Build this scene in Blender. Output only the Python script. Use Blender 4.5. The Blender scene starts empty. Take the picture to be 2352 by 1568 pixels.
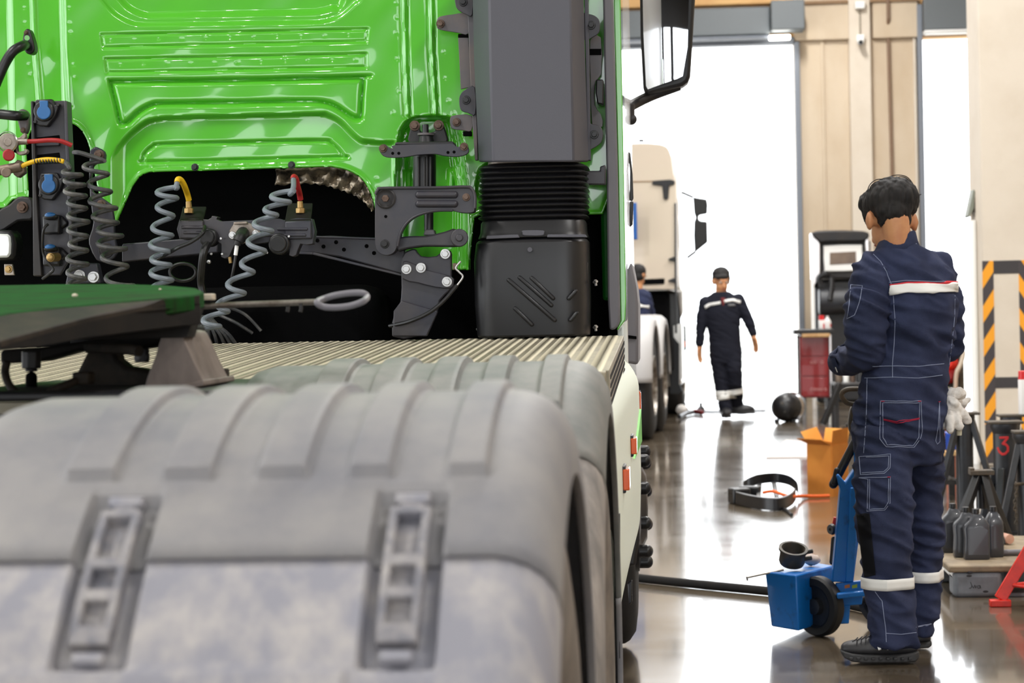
import bpy, bmesh, math, random
import numpy as np
from mathutils import Vector, Matrix, Euler, noise
from mathutils.bvhtree import BVHTree

random.seed(7)
SC = bpy.context.scene
COL = SC.collection
PI = math.pi
# ------------------------------------------------------------------ camera model (2352 x 1568 frame)
F = 4704.0
CAM = Vector((0.0, 0.0, 1.25))
YAW, PITCH, ROLL = math.radians(4.42), math.radians(0.78), math.radians(-1.2)
RC = (Matrix.Rotation(YAW, 3, 'Z') @ Matrix.Rotation(PI / 2 - PITCH, 3, 'X') @ Matrix.Rotation(ROLL, 3, 'Z'))

def ray(px, py):
    return RC @ Vector(((px - 1176) / F, -(py - 784) / F, -1.0))

def U(px, py, Y):
    """point of the plane y = Y that the photograph shows at pixel (px, py)"""
    d = ray(px, py)
    return CAM + d * ((Y - CAM.y) / d.y)

def G(px, py, z=0.0):
    """point of the level z that the photograph shows at pixel (px, py)"""
    d = ray(px, py)
    return CAM + d * ((z - CAM.z) / d.z)

def mpp(Y):
    return Y / F

# ------------------------------------------------------------------ mesh builder
def _frame(axis):
    a = Vector(axis).normalized()
    t = Vector((0, 0, 1)) if abs(a.z) < 0.9 else Vector((1, 0, 0))
    u = a.cross(t).normalized()
    return a, u, a.cross(u).normalized()

class MB:
    def __init__(s):
        s.v, s.f = [], []

    def add(s, vs, fs):
        b = len(s.v)
        s.v.extend(Vector(v) for v in vs)
        s.f.extend(tuple(b + i for i in f) for f in fs)
        return s

    def box(s, c, size, rot=None):
        c = Vector(c); hx, hy, hz = (x / 2 for x in size)
        vs = [Vector((x, y, z)) for x in (-hx, hx) for y in (-hy, hy) for z in (-hz, hz)]
        if rot is not None:
            M = rot if isinstance(rot, Matrix) else Euler(rot).to_matrix()
            vs = [M @ v for v in vs]
        return s.add([c + v for v in vs], [(0, 1, 3, 2), (4, 6, 7, 5), (0, 4, 5, 1), (2, 3, 7, 6), (0, 2, 6, 4), (1, 5, 7, 3)])

    def bb(s, x0, x1, y0, y1, z0, z1):
        return s.box(((x0 + x1) / 2, (y0 + y1) / 2, (z0 + z1) / 2), (abs(x1 - x0), abs(y1 - y0), abs(z1 - z0)))

    def beam(s, a, b, w, h, up=(0, 0, 1)):
        """rectangular bar from a to b"""
        a, b = Vector(a), Vector(b); d = (b - a).normalized(); up = Vector(up)
        if abs(d.dot(up)) > 0.97: up = Vector((1, 0, 0))
        u = d.cross(up).normalized(); v = u.cross(d).normalized()
        vs = []
        for p in (a, b):
            for su, sv in ((-1, -1), (1, -1), (1, 1), (-1, 1)):
                vs.append(p + u * (su * w / 2) + v * (sv * h / 2))
        return s.add(vs, [(3, 2, 1, 0), (4, 5, 6, 7)] + [(i, (i + 1) % 4, 4 + (i + 1) % 4, 4 + i) for i in range(4)])

    def cyl(s, a, b, r0, r1=None, n=20, cap=True):
        a, b = Vector(a), Vector(b); r1 = r0 if r1 is None else r1
        _, u, v = _frame(b - a)
        vs = []
        for p, r in ((a, r0), (b, r1)):
            for i in range(n):
                t = 2 * PI * i / n
                vs.append(p + u * (r * math.cos(t)) + v * (r * math.sin(t)))
        fs = [(i, (i + 1) % n, n + (i + 1) % n, n + i) for i in range(n)]
        if cap:
            fs += [tuple(range(n - 1, -1, -1)), tuple(range(n, 2 * n))]
        return s.add(vs, fs)

    def lathe(s, prof, o, axis, n=32, a0=0.0, a1=2 * PI):
        """prof: list of (radius, height along axis)"""
        o = Vector(o); a, u, v = _frame(axis)
        full = abs(a1 - a0 - 2 * PI) < 1e-6
        m = n if full else n + 1
        vs, fs = [], []
        for r, h in prof:
            for i in range(m):
                t = a0 + (a1 - a0) * i / n
                vs.append(o + a * h + u * (r * math.cos(t)) + v * (r * math.sin(t)))
        for k in range(len(prof) - 1):
            for i in range(n):
                j = (i + 1) % m
                fs.append((k * m + i, k * m + j, (k + 1) * m + j, (k + 1) * m + i))
        return s.add(vs, fs)

    def tube(s, pts, r, n=10, closed=False, cap=True):
        pts = [Vector(p) for p in pts]; N = len(pts)
        rs = r if isinstance(r, (list, tuple)) else [r] * N
        tg = []
        for i in range(N):
            if closed: d = pts[(i + 1) % N] - pts[i - 1]
            else: d = pts[min(i + 1, N - 1)] - pts[max(i - 1, 0)]
            tg.append(d.normalized() if d.length > 1e-9 else Vector((0, 0, 1)))
        _, u, _v = _frame(tg[0])
        vs, fs = [], []
        for i in range(N):
            u = (u - tg[i] * u.dot(tg[i]))
            u = u.normalized() if u.length > 1e-6 else _frame(tg[i])[1]
            v = tg[i].cross(u)
            for k in range(n):
                t = 2 * PI * k / n
                vs.append(pts[i] + (u * math.cos(t) + v * math.sin(t)) * rs[i])
        for i in range(N if closed else N - 1):
            j = (i + 1) % N
            for k in range(n):
                l = (k + 1) % n
                fs.append((i * n + k, i * n + l, j * n + l, j * n + k))
        if cap and not closed:
            fs += [tuple(range(n - 1, -1, -1)), tuple(range((N - 1) * n, N * n))]
        return s.add(vs, fs)

    def prism(s, pts, vec):
        """closed polygon (3D points) extruded by vec"""
        pts = [Vector(p) for p in pts]; vec = Vector(vec); n = len(pts)
        return s.add(pts + [p + vec for p in pts],
                     [tuple(range(n)), tuple(range(2 * n - 1, n - 1, -1))] + [(i, n + i, n + (i + 1) % n, (i + 1) % n) for i in range(n)])

    def ppoly(s, poly, Y, th):
        """outline given in photograph pixels at depth Y, extruded away by th metres"""
        return s.prism([U(x, y, Y) for x, y in poly], (0, th, 0))

    def sphere(s, c, r, n=16, m=10, rot=None):
        c = Vector(c); r = (r, r, r) if not isinstance(r, (tuple, list, Vector)) else r
        vs, fs = [], []
        for j in range(1, m):
            ph = PI * j / m
            for i in range(n):
                t = 2 * PI * i / n
                p = Vector((r[0] * math.sin(ph) * math.cos(t), r[1] * math.sin(ph) * math.sin(t), r[2] * math.cos(ph)))
                vs.append(c + (rot @ p if rot is not None else p))
        top = Vector((0, 0, r[2])); bot = Vector((0, 0, -r[2]))
        vs += [c + (rot @ top if rot is not None else top), c + (rot @ bot if rot is not None else bot)]
        for j in range(m - 2):
            for i in range(n):
                k = (i + 1) % n
                fs.append((j * n + i, (j + 1) * n + i, (j + 1) * n + k, j * n + k))
        T = (m - 1) * n
        for i in range(n):
            k = (i + 1) % n
            fs.append((T, i, k)); fs.append((T + 1, (m - 2) * n + k, (m - 2) * n + i))
        return s.add(vs, fs)

    def caps(s, a, b, ra, rb=None, n=14):
        """tapered capsule"""
        rb = ra if rb is None else rb
        s.cyl(a, b, ra, rb, n); s.sphere(a, ra, n, 8); s.sphere(b, rb, n, 8)
        return s

    def rings(s, rings, cap=True):
        """rings: list of equally long point loops"""
        n = len(rings[0]); vs = [p for r in rings for p in r]
        fs = []
        for k in range(len(rings) - 1):
            for i in range(n):
                j = (i + 1) % n
                fs.append((k * n + i, k * n + j, (k + 1) * n + j, (k + 1) * n + i))
        if cap:
            fs += [tuple(range(n - 1, -1, -1)), tuple(range((len(rings) - 1) * n, len(rings) * n))]
        return s.add(vs, fs)

    def ell(s, rr, n=24):
        """rr: list of (center, rx, ry) horizontal ellipses"""
        return s.rings([[Vector(c) + Vector((rx * math.cos(2 * PI * i / n), ry * math.sin(2 * PI * i / n), 0)) for i in range(n)] for c, rx, ry in rr])

    def grid(s, fn, nu, nv):
        vs = [fn(i / nu, j / nv) for j in range(nv + 1) for i in range(nu + 1)]
        fs = [(j * (nu + 1) + i, j * (nu + 1) + i + 1, (j + 1) * (nu + 1) + i + 1, (j + 1) * (nu + 1) + i) for j in range(nv) for i in range(nu)]
        return s.add(vs, fs)

    def build(s, name, m, parent=None, smooth=35, bevel=0.0, seg=2, solid=0.0, sub=0, fix=True):
        me = bpy.data.meshes.new(name)
        me.from_pydata([tuple(v) for v in s.v], [], s.f)
        if fix:
            b = bmesh.new(); b.from_mesh(me)
            bmesh.ops.recalc_face_normals(b, faces=b.faces)
            b.to_mesh(me); b.free()
        me.materials.append(m)
        if smooth:
            me.polygons.foreach_set('use_smooth', [True] * len(me.polygons))
            me.set_sharp_from_angle(angle=math.radians(smooth))
        o = bpy.data.objects.new(name, me); COL.objects.link(o)
        if solid:
            d = o.modifiers.new('solid', 'SOLIDIFY'); d.thickness = solid; d.offset = -1
        if bevel:
            d = o.modifiers.new('bevel', 'BEVEL'); d.width = bevel; d.segments = seg; d.limit_method = 'ANGLE'; d.angle_limit = math.radians(40)
            d.harden_normals = False
        if sub:
            d = o.modifiers.new('sub', 'SUBSURF'); d.levels = sub; d.render_levels = sub
        if parent is not None: adopt(o, parent)
        return o

def adopt(o, parent):
    o.parent = parent
    if parent.type == 'EMPTY':
        o.matrix_parent_inverse = (Matrix.Translation(parent.location) @ parent.rotation_euler.to_matrix().to_4x4()).inverted()
    return o

def thing(name, label, cat, loc=(0, 0, 0), group=None):
    o = bpy.data.objects.new(name, None); COL.objects.link(o)
    o.location = Vector(loc); o.empty_display_size = 0.1
    o['label'] = label; o['category'] = cat
    if group: o['group'] = group
    return o

def tag(o, label, cat, group=None):
    o['label'] = label; o['category'] = cat
    if group: o['group'] = group
    return o

def struct(o):
    o['kind'] = 'structure'; return o

def copy_tree(root, loc=None, rotz=None, label=None, scale=None):
    r = root.copy(); COL.objects.link(r)
    if loc is not None: r.location = Vector(loc)
    if rotz is not None: r.rotation_euler = (0, 0, rotz)
    if scale is not None: r.scale = (scale,) * 3
    if label: r['label'] = label
    for ch in list(root.children):
        c = ch.copy(); COL.objects.link(c); c.parent = r; c.matrix_parent_inverse = ch.matrix_parent_inverse.copy()
        for g in list(ch.children):
            d = g.copy(); COL.objects.link(d); d.parent = c; d.matrix_parent_inverse = g.matrix_parent_inverse.copy()
    return r

def catmull(pts, n=8, closed=False):
    pts = [Vector(p) for p in pts]; out = []
    N = len(pts)
    rng = range(N) if closed else range(N - 1)
    for i in rng:
        if closed: p0, p1, p2, p3 = pts[i - 1], pts[i], pts[(i + 1) % N], pts[(i + 2) % N]
        else: p0, p1, p2, p3 = pts[max(i - 1, 0)], pts[i], pts[i + 1], pts[min(i + 2, N - 1)]
        for k in range(n):
            t = k / n
            out.append(0.5 * ((2 * p1) + (p2 - p0) * t + (2 * p0 - 5 * p1 + 4 * p2 - p3) * t * t + (3 * p1 - p0 - 3 * p2 + p3) * t ** 3))
    if not closed: out.append(pts[-1])
    return out

def cat2(pts, n=6, closed=True):
    return [(p.x, p.y) for p in catmull([(x, y, 0) for x, y in pts], n, closed)]

# ------------------------------------------------------------------ materials
def lin(c):
    if isinstance(c, str):
        c = tuple(int(c[i:i + 2], 16) for i in (0, 2, 4))
    r = []
    for x in c[:3]:
        x = x / 255.0
        r.append(x / 12.92 if x <= 0.04045 else ((x + 0.055) / 1.055) ** 2.4)
    return (r[0], r[1], r[2], 1.0)

def mat(name, color, rough=0.5, metal=0.0, coat=0.0, color2=None, nscale=6.0, ndetail=5.0, stretch=(1, 1, 1), lo=0.4, hi=0.65,
        bump=0.0, bscale=60.0, rough2=None, emit=None, estr=0.0, spec=0.5, coat_rough=0.03, trans=0.0, ior=1.5):
    m = bpy.data.materials.new(name); m.use_nodes = True
    nt = m.node_tree; N = nt.nodes; L = nt.links
    p = N['Principled BSDF']
    p.inputs['Base Color'].default_value = lin(color)
    p.inputs['Roughness'].default_value = rough
    p.inputs['Metallic'].default_value = metal
    p.inputs['Specular IOR Level'].default_value = spec
    p.inputs['Coat Weight'].default_value = coat
    p.inputs['Coat Roughness'].default_value = coat_rough
    p.inputs['IOR'].default_value = ior
    p.inputs['Transmission Weight'].default_value = trans
    if emit is not None:
        p.inputs['Emission Color'].default_value = lin(emit); p.inputs['Emission Strength'].default_value = estr
    tc = N.new('ShaderNodeTexCoord')
    if color2 is not None or rough2 is not None:
        mp = N.new('ShaderNodeMapping'); mp.inputs['Scale'].default_value = stretch
        L.new(tc.outputs['Object'], mp.inputs['Vector'])
        no = N.new('ShaderNodeTexNoise'); no.inputs['Scale'].default_value = nscale; no.inputs['Detail'].default_value = ndetail
        no.inputs['Roughness'].default_value = 0.62
        L.new(mp.outputs['Vector'], no.inputs['Vector'])
        rp = N.new('ShaderNodeMapRange'); rp.inputs['From Min'].default_value = lo; rp.inputs['From Max'].default_value = hi
        L.new(no.outputs['Fac'], rp.inputs['Value'])
        if color2 is not None:
            mx = N.new('ShaderNodeMix'); mx.data_type = 'RGBA'
            mx.inputs[6].default_value = lin(color); mx.inputs[7].default_value = lin(color2)
            L.new(rp.outputs['Result'], mx.inputs[0]); L.new(mx.outputs[2], p.inputs['Base Color'])
        if rough2 is not None:
            mr = N.new('ShaderNodeMapRange'); mr.inputs['To Min'].default_value = rough; mr.inputs['To Max'].default_value = rough2
            L.new(rp.outputs['Result'], mr.inputs['Value']); L.new(mr.outputs['Result'], p.inputs['Roughness'])
    if bump:
        n2 = N.new('ShaderNodeTexNoise'); n2.inputs['Scale'].default_value = bscale; n2.inputs['Detail'].default_value = 3
        L.new(tc.outputs['Object'], n2.inputs['Vector'])
        b = N.new('ShaderNodeBump'); b.inputs['Strength'].default_value = bump; b.inputs['Distance'].default_value = 0.01
        L.new(n2.outputs['Fac'], b.inputs['Height']); L.new(b.outputs['Normal'], p.inputs['Normal'])
    return m

def bake(o):
    """freeze an object's modifiers into its mesh"""
    dg = bpy.context.evaluated_depsgraph_get(); dg.update()
    me = bpy.data.meshes.new_from_object(o.evaluated_get(dg))
    o.modifiers.clear(); old = o.data; o.data = me; bpy.data.meshes.remove(old)
    return o

def skin(mb, name, m, parent, voxel=0.01, it=6, fold=None, fac=0.5):
    """one continuous surface around the shapes of mb"""
    o = mb.build(name, m, None, smooth=0)
    d = o.modifiers.new('remesh', 'REMESH'); d.mode = 'VOXEL'; d.voxel_size = voxel
    d = o.modifiers.new('smooth', 'SMOOTH'); d.iterations = it; d.factor = fac
    bake(o)
    me = o.data
    if fold:
        n = len(me.vertices); co = np.empty(n * 3); no = np.empty(n * 3)
        me.vertices.foreach_get('co', co); me.vertices.foreach_get('normal', no)
        co = co.reshape(-1, 3); no = no.reshape(-1, 3)
        co = co + no * np.array([fold(Vector(c)) for c in co])[:, None]
        me.vertices.foreach_set('co', co.ravel()); me.update()
    me.polygons.foreach_set('use_smooth', [True] * len(me.polygons))
    if not me.materials: me.materials.append(m)
    if parent is not None: adopt(o, parent)
    return o

def tree_of(o):
    me = o.data
    return BVHTree.FromPolygons([v.co.copy() for v in me.vertices], [tuple(p.vertices) for p in me.polygons])

def onto(tr, px, py, off=0.003, Yd=None):
    """point of a surface that the photograph shows at (px, py), lifted off it"""
    d = ray(px, py).normalized()
    loc, nor, i, dist = tr.ray_cast(CAM, d)
    if loc is None:
        t = (Yd - CAM.y) / d.y if Yd else 10.0
        for _ in range(8):
            loc, nor, i, dist = tr.find_nearest(CAM + d * t)
            t = (loc - CAM).dot(d)
    if nor.dot(d) > 0: nor = -nor
    return loc + nor * off

def patch(tr, top, bot, n, m_, off=0.003, th=0.004, Yd=None):
    """strip lying on a surface between two pixel polylines (equally many points)"""
    def at(pl, t):
        k = t * (len(pl) - 1); i = min(int(k), len(pl) - 2); f = k - i
        return (pl[i][0] * (1 - f) + pl[i + 1][0] * f, pl[i][1] * (1 - f) + pl[i + 1][1] * f)
    mb = MB()
    def fn(u, v):
        a, b = at(top, u), at(bot, u)
        return onto(tr, a[0] * (1 - v) + b[0] * v, a[1] * (1 - v) + b[1] * v, off, Yd)
    mb.grid(fn, n, m_)
    return mb

def seam(mb, tr, pl, r=0.0011, off=0.001, step=9.0, Yd=None):
    """stitched line lying on a surface along a pixel polyline"""
    pts = []
    for (x0, y0), (x1, y1) in zip(pl, pl[1:]):
        k = max(1, int(math.hypot(x1 - x0, y1 - y0) / step))
        for i in range(k): pts.append(onto(tr, x0 + (x1 - x0) * i / k, y0 + (y1 - y0) * i / k, off, Yd))
    pts.append(onto(tr, pl[-1][0], pl[-1][1], off, Yd))
    return mb.tube(pts, r, 5)

M = {}
M['green'] = mat('green_paint', (84, 184, 44), 0.2, coat=1.0, coat_rough=0.04)
M['green_white'] = mat('pale_paint', (228, 236, 220), 0.5, coat=0.15, coat_rough=0.3, spec=0.3)
M['green_shade'] = mat('green_shade_paint', (22, 118, 34), 0.5, spec=0.3)  # darker, uncoated green: shade of the cab corner recess put into the colour
M['black_iron'] = mat('black_iron', (20, 19, 19), 0.7, color2=(30, 26, 23), nscale=8, spec=0.2)
M['white_paint'] = mat('white_paint', (236, 237, 235), 0.25, coat=0.6)
M['fender'] = mat('dusty_grey_plastic', (114, 114, 120), 0.62, color2=(144, 141, 139), nscale=7, stretch=(1, 1, 0.6), lo=0.3, hi=0.7, bump=0.05, bscale=90)
M['fender_low'] = mat('dirty_grey_plastic', (138, 138, 147), 0.66, color2=(178, 173, 170), nscale=24, ndetail=8, stretch=(1, 1, 0.25), lo=0.42, hi=0.75, bump=0.06, bscale=90)
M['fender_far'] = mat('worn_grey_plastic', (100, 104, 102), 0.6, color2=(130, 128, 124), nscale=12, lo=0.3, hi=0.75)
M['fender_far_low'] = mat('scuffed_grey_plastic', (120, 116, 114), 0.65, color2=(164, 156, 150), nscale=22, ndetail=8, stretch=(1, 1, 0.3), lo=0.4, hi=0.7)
M['latch'] = mat('latch_rubber', (112, 112, 120), 0.6, color2=(165, 160, 158), nscale=30, lo=0.4, hi=0.7)
M['black'] = mat('black_plastic', (22, 22, 25), 0.38)
M['rubber'] = mat('black_rubber', (24, 24, 26), 0.55)
M['duct'] = mat('duct_plastic', (80, 80, 88), 0.55, bump=0.04, bscale=250)
M['bracket'] = mat('bracket_grey', (88, 86, 90), 0.5, color2=(106, 96, 92), nscale=8)
M['trim'] = mat('trim_grey', (112, 110, 116), 0.5)
M['chassis'] = mat('chassis_paint', (46, 47, 57), 0.42, color2=(64, 60, 62), nscale=5)
M['dark'] = mat('dark_metal', (26, 26, 30), 0.5, color2=(40, 36, 34), nscale=7)
M['void'] = mat('unlit_black', (3, 3, 4), 0.9, spec=0.1)  # near-black: darkness of holes, gaps and unlit spaces put into the colour
M['zinc'] = mat('zinc_bolt', (190, 190, 190), 0.35, 0.8)
M['rust'] = mat('rusty_bolt', (110, 92, 82), 0.6, 0.5, color2=(80, 60, 48), nscale=60)
M['steel'] = mat('worn_steel', (150, 145, 138), 0.4, 0.8, color2=(95, 85, 76), nscale=14)
M['tread'] = mat('tread_plate', (158, 150, 130), 0.5, 0.4, color2=(136, 129, 113), nscale=5)
M['tyre'] = mat('tyre_rubber', (92, 85, 80), 0.8, color2=(128, 118, 108), nscale=10, lo=0.35, hi=0.7)
M['tyre_dark'] = mat('tyre_black', (34, 33, 33), 0.75)
M['hose'] = mat('grey_hose', (112, 120, 128), 0.45)
M['hose_dark'] = mat('dark_hose', (52, 54, 56), 0.5, color2=(84, 82, 78), nscale=30)
M['cable'] = mat('black_cable', (18, 18, 20), 0.4)
M['blue_cap'] = mat('blue_cap', (38, 98, 156), 0.45)
M['red_hose'] = mat('red_hose', (160, 24, 30), 0.5)
M['yellow'] = mat('yellow_hose', (226, 180, 24), 0.5)
M['brass'] = mat('brass', (170, 140, 90), 0.4, 0.7)
M['alu'] = mat('cast_aluminium', (170, 160, 150), 0.45, 0.6, color2=(120, 108, 98), nscale=20)
M['bronze'] = mat('dull_bronze', (128, 112, 98), 0.5, 0.5, color2=(96, 84, 74), nscale=20)
M['lens'] = mat('lamp_lens', (232, 235, 232), 0.12, coat=1.0)
M['amber'] = mat('amber_lens', (214, 84, 22), 0.2, coat=0.8)
M['orange_lens'] = mat('orange_lens', (238, 92, 10), 0.2, coat=0.8)
M['grease'] = mat('greasy_green', (14, 72, 22), 0.75, color2=(30, 34, 20), nscale=9, stretch=(1, 3, 1), lo=0.48, hi=0.72, spec=0.1)
M['grime'] = mat('grimy_metal', (56, 48, 40), 0.7, spec=0.2, color2=(30, 27, 24), nscale=9, lo=0.35, hi=0.6)
M['pedestal'] = mat('pedestal_iron', (124, 112, 104), 0.55, color2=(88, 76, 70), nscale=8, stretch=(1, 1, 0.4))
M['mirror'] = mat('mirror_glass', (210, 212, 215), 0.02, 1.0)
M['glass'] = mat('tinted_glass', (20, 24, 28), 0.05, coat=0.5)
M['cream'] = mat('cream_panel', (196, 184, 166), 0.45)
# ------------------------------------------------------------------ the workshop hall
EXPOSURE = 0.45
LAMP_W = 210.0
WF = 28.0                     # far wall
wd = bpy.data.worlds.new('world'); SC.world = wd; wd.use_nodes = True
bg = wd.node_tree.nodes['Background']; bg.inputs['Color'].default_value = (0.93, 0.965, 1.0, 1); bg.inputs['Strength'].default_value = 3.6

def floor_mat():
    m = mat('epoxy_floor', (84, 73, 60), 0.1, color2=(112, 100, 84), nscale=1.1, ndetail=7, lo=0.3, hi=0.75, rough2=0.2, spec=0.6, coat=0.35, coat_rough=0.05)
    nt = m.node_tree; N, L = nt.nodes, nt.links
    p = N['Principled BSDF']
    n2 = N.new('ShaderNodeTexNoise'); n2.inputs['Scale'].default_value = 2.2; n2.inputs['Detail'].default_value = 2
    tc = N.new('ShaderNodeTexCoord'); L.new(tc.outputs['Object'], n2.inputs['Vector'])
    b = N.new('ShaderNodeBump'); b.inputs['Strength'].default_value = 0.08; b.inputs['Distance'].default_value = 0.02
    L.new(n2.outputs['Fac'], b.inputs['Height']); L.new(b.outputs['Normal'], p.inputs['Normal'])
    return m
M['floor'] = floor_mat()
M['wall'] = mat('painted_concrete', (204, 188, 166), 0.75, color2=(188, 168, 142), nscale=1.3, ndetail=6, lo=0.4, hi=0.75, stretch=(1, 1, 0.5))
M['wall_tan'] = mat('tan_concrete', (214, 172, 116), 0.75, color2=(190, 142, 92), nscale=1.5, lo=0.4, hi=0.8)
M['wall_dark'] = mat('dark_wall', (52, 52, 54), 0.7)
M['pillar'] = mat('pillar_paint', (214, 203, 188), 0.7, color2=(202, 189, 172), nscale=1.6, lo=0.45, hi=0.8)
M['joint'] = mat('dark_joint', (140, 112, 84), 0.8)
M['shutter'] = mat('shutter_grey', (96, 102, 106), 0.5)
M['steel_frame'] = mat('door_frame_grey', (120, 126, 136), 0.5)
M['ceiling'] = mat('ceiling_metal', (150, 146, 140), 0.7)
M['tubelight'] = mat('light_tube', (255, 255, 255), 0.5, emit=(255, 250, 240), estr=9.0)
M['yard'] = mat('yard_concrete', (228, 226, 220), 0.8, color2=(206, 204, 198), nscale=0.5)
M['white'] = mat('white_plastic', (238, 238, 236), 0.4)

struct(MB().bb(-14, 9, -12, WF + 0.15, -0.2, 0).build('floor', M['floor']))
struct(MB().bb(-60, 60, WF + 0.16, 180, -0.22, -0.02).build('ground_yard', M['yard']))
struct(MB().bb(-60, 60, -120, -12.01, -0.22, -0.02).build('ground_apron', M['yard']))
struct(MB().bb(-14, 9, -12, WF + 0.3, 7.2, 7.4).build('ceiling', M['ceiling']))
for i, (a, b) in enumerate(((-12, -10.5), (-3.0, -1.8), (6.0, 7.2), (14.5, WF + 0.3))):  # openings left between these unseen wall pieces to brighten the hall
    struct(MB().bb(-14.3, -14, a, b, 0, 5.6).build('wall_left' if i == 0 else 'wall_left.%03d' % i, M['wall']))
struct(MB().bb(-14.3, -14, -12, WF + 0.3, 5.6, 7.2).build('wall_left_upper', M['wall_tan']))
struct(MB().bb(9, 9.3, -12, WF + 0.3, 0, 7.2).build('wall_right', M['wall']))
# unseen rear wall: gate openings and dark tone shaped for light and reflections
for i, (a, b) in enumerate(((-14, -9.5), (-2.2, -1.0), (1.6, 2.6), (8.4, 9))):
    struct(MB().bb(a, b, -12.3, -12, 0, 5.0).build('wall_rear' if i == 0 else 'wall_rear.%03d' % i, M['wall_dark']))
struct(MB().bb(-14, 9, -12.3, -12, 5.0, 7.2).build('wall_rear_upper', M['wall_dark']))
struct(MB().bb(-9.5, -2.2, -12.3, -12, 3.1, 5.0).build('wall_rear_upper.001', M['wall_dark']))

d1r = U(1829, 400, WF).x; d2l = U(2119, 400, WF).x; d2r = U(2246, 400, WF).x + 0.4
dtop = U(1700, 101, WF).z; d2top = U(2180, 84, WF).z
box_t = U(1700, 24, WF).z
struct(MB().bb(-14, -5.0, WF, WF + 0.3, 0, dtop).build('wall_far_left', M['wall']))
midw = MB().bb(d1r, d2l, WF, WF + 0.3, 0, 7.2).build('wall_far_middle', M['wall'])
struct(midw)
struct(MB().bb(d2r, 9, WF, WF + 0.3, 0, 7.2).build('wall_far_right', M['wall']))
struct(MB().bb(-14, d1r, WF, WF + 0.3, dtop, 7.2).build('wall_far_upper', M['wall_tan']))
struct(MB().bb(d2l, d2r, WF, WF + 0.3, d2top, 7.2).build('wall_far_upper.001', M['wall_tan']))
# raised upper band, pilaster, ledge and panel joints of the middle wall
lz = U(1900, 93, WF).z
struct(MB().bb(d1r, U(1950, 50, WF).x, WF - 0.09, WF, lz, 7.2).build('trim_1', M['wall'], bevel=0.01))
struct(MB().bb(U(2003, 50, WF).x, U(2106, 50, WF).x, WF - 0.09, WF, lz, 7.2).build('trim_2', M['wall'], bevel=0.01))
struct(MB().bb(U(1952, 300, WF).x, U(2001, 300, WF).x, WF - 0.14, WF, 0, 7.2).build('column_middle', M['pillar'], bevel=0.012))
for i, px in enumerate((1892,)):
    x = U(px, 300, WF).x
    struct(MB().bb(x - 0.02, x + 0.02, WF - 0.03, WF, 0, 7.2).build('trim_3', M['wall'], bevel=0.006))
struct(MB().bb(U(2100, 300, WF).x, U(2106, 300, WF).x, WF - 0.05, WF, 0, 7.2).build('trim_4', M['pillar'], bevel=0.008))
hz = U(1900, 8, WF).z
struct(MB().bb(U(1840, 10, WF).x, U(2112, 8, WF).x, WF - 0.13, WF - 0.1, hz - 0.02, hz + 0.02).build('trim_5', M['joint']))
struct(MB().bb(-6, U(1820, 8, WF).x, WF - 0.12, WF, box_t + 0.06, box_t + 0.2).build('trim_6', M['wall_tan'], bevel=0.02))
struct(MB().bb(-6, U(1720, 8, WF).x, WF - 0.06, WF, box_t, box_t + 0.05).build('trim_7', M['joint']))
# door frames
fr = U(1841, 400, WF).x
struct(MB().bb(d1r - 0.005, fr, WF - 0.1, WF - 0.001, 0, dtop).build('door_1', M['steel_frame'], bevel=0.01))
struct(MB().bb(d2l - 0.05, d2l + 0.02, WF - 0.12, WF - 0.001, 0, U(2120, 12, WF).z).build('door_2', M['steel_frame'], bevel=0.01))
struct(MB().bb(-5.0, d1r, WF - 0.12, WF + 0.1, dtop - 0.03, dtop + 0.06).build('trim_8', M['steel_frame'], bevel=0.015))
# roller shutter boxes
t = thing('shutter_box', 'long grey roller shutter box above the wide open gateway', 'shutter box', U(1600, 60, WF - 0.2))
MB().bb(-5.0, U(1766, 60, WF).x, WF - 0.32, WF - 0.125, U(1700, 88, WF).z, box_t).build('housing', M['shutter'], t, bevel=0.02)
MB().bb(-5.0, U(1766, 60, WF).x, WF - 0.36, WF - 0.14, U(1700, 97, WF).z, U(1700, 90, WF).z).build('bottom_rail', M['steel_frame'], t, bevel=0.02)
MB().bb(U(1767, 60, WF).x, U(1843, 60, WF).x, WF - 0.52, WF - 0.14, U(1800, 80, WF).z, U(1800, 13, WF).z).build('motor_cover', M['shutter'], t, bevel=0.015)
MB().bb(U(1766, 88, WF - 0.3).x, U(1814, 88, WF - 0.3).x, WF - 0.42, WF - 0.3, U(1800, 92, WF - .3).z, U(1800, 83, WF - .3).z).build('light_strip', M['tubelight'], t, bevel=0.01)
t = thing('shutter_box', 'short grey roller shutter box above the narrow gateway beside the pillar', 'shutter box', U(2180, 50, WF - 0.2))
MB().bb(U(2122, 40, WF - .3).x, U(2237, 40, WF - .3).x, WF - 0.32, WF - 0.125, U(2180, 74, WF).z, U(2180, 2, WF).z).build('housing', M['shutter'], t, bevel=0.015)
MB().bb(U(2121, 40, WF - .3).x, U(2238, 40, WF - .3).x, WF - 0.36, WF - 0.14, U(2180, 83, WF).z, U(2180, 75, WF).z).build('bottom_rail', M['white'], t, bevel=0.02)
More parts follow.
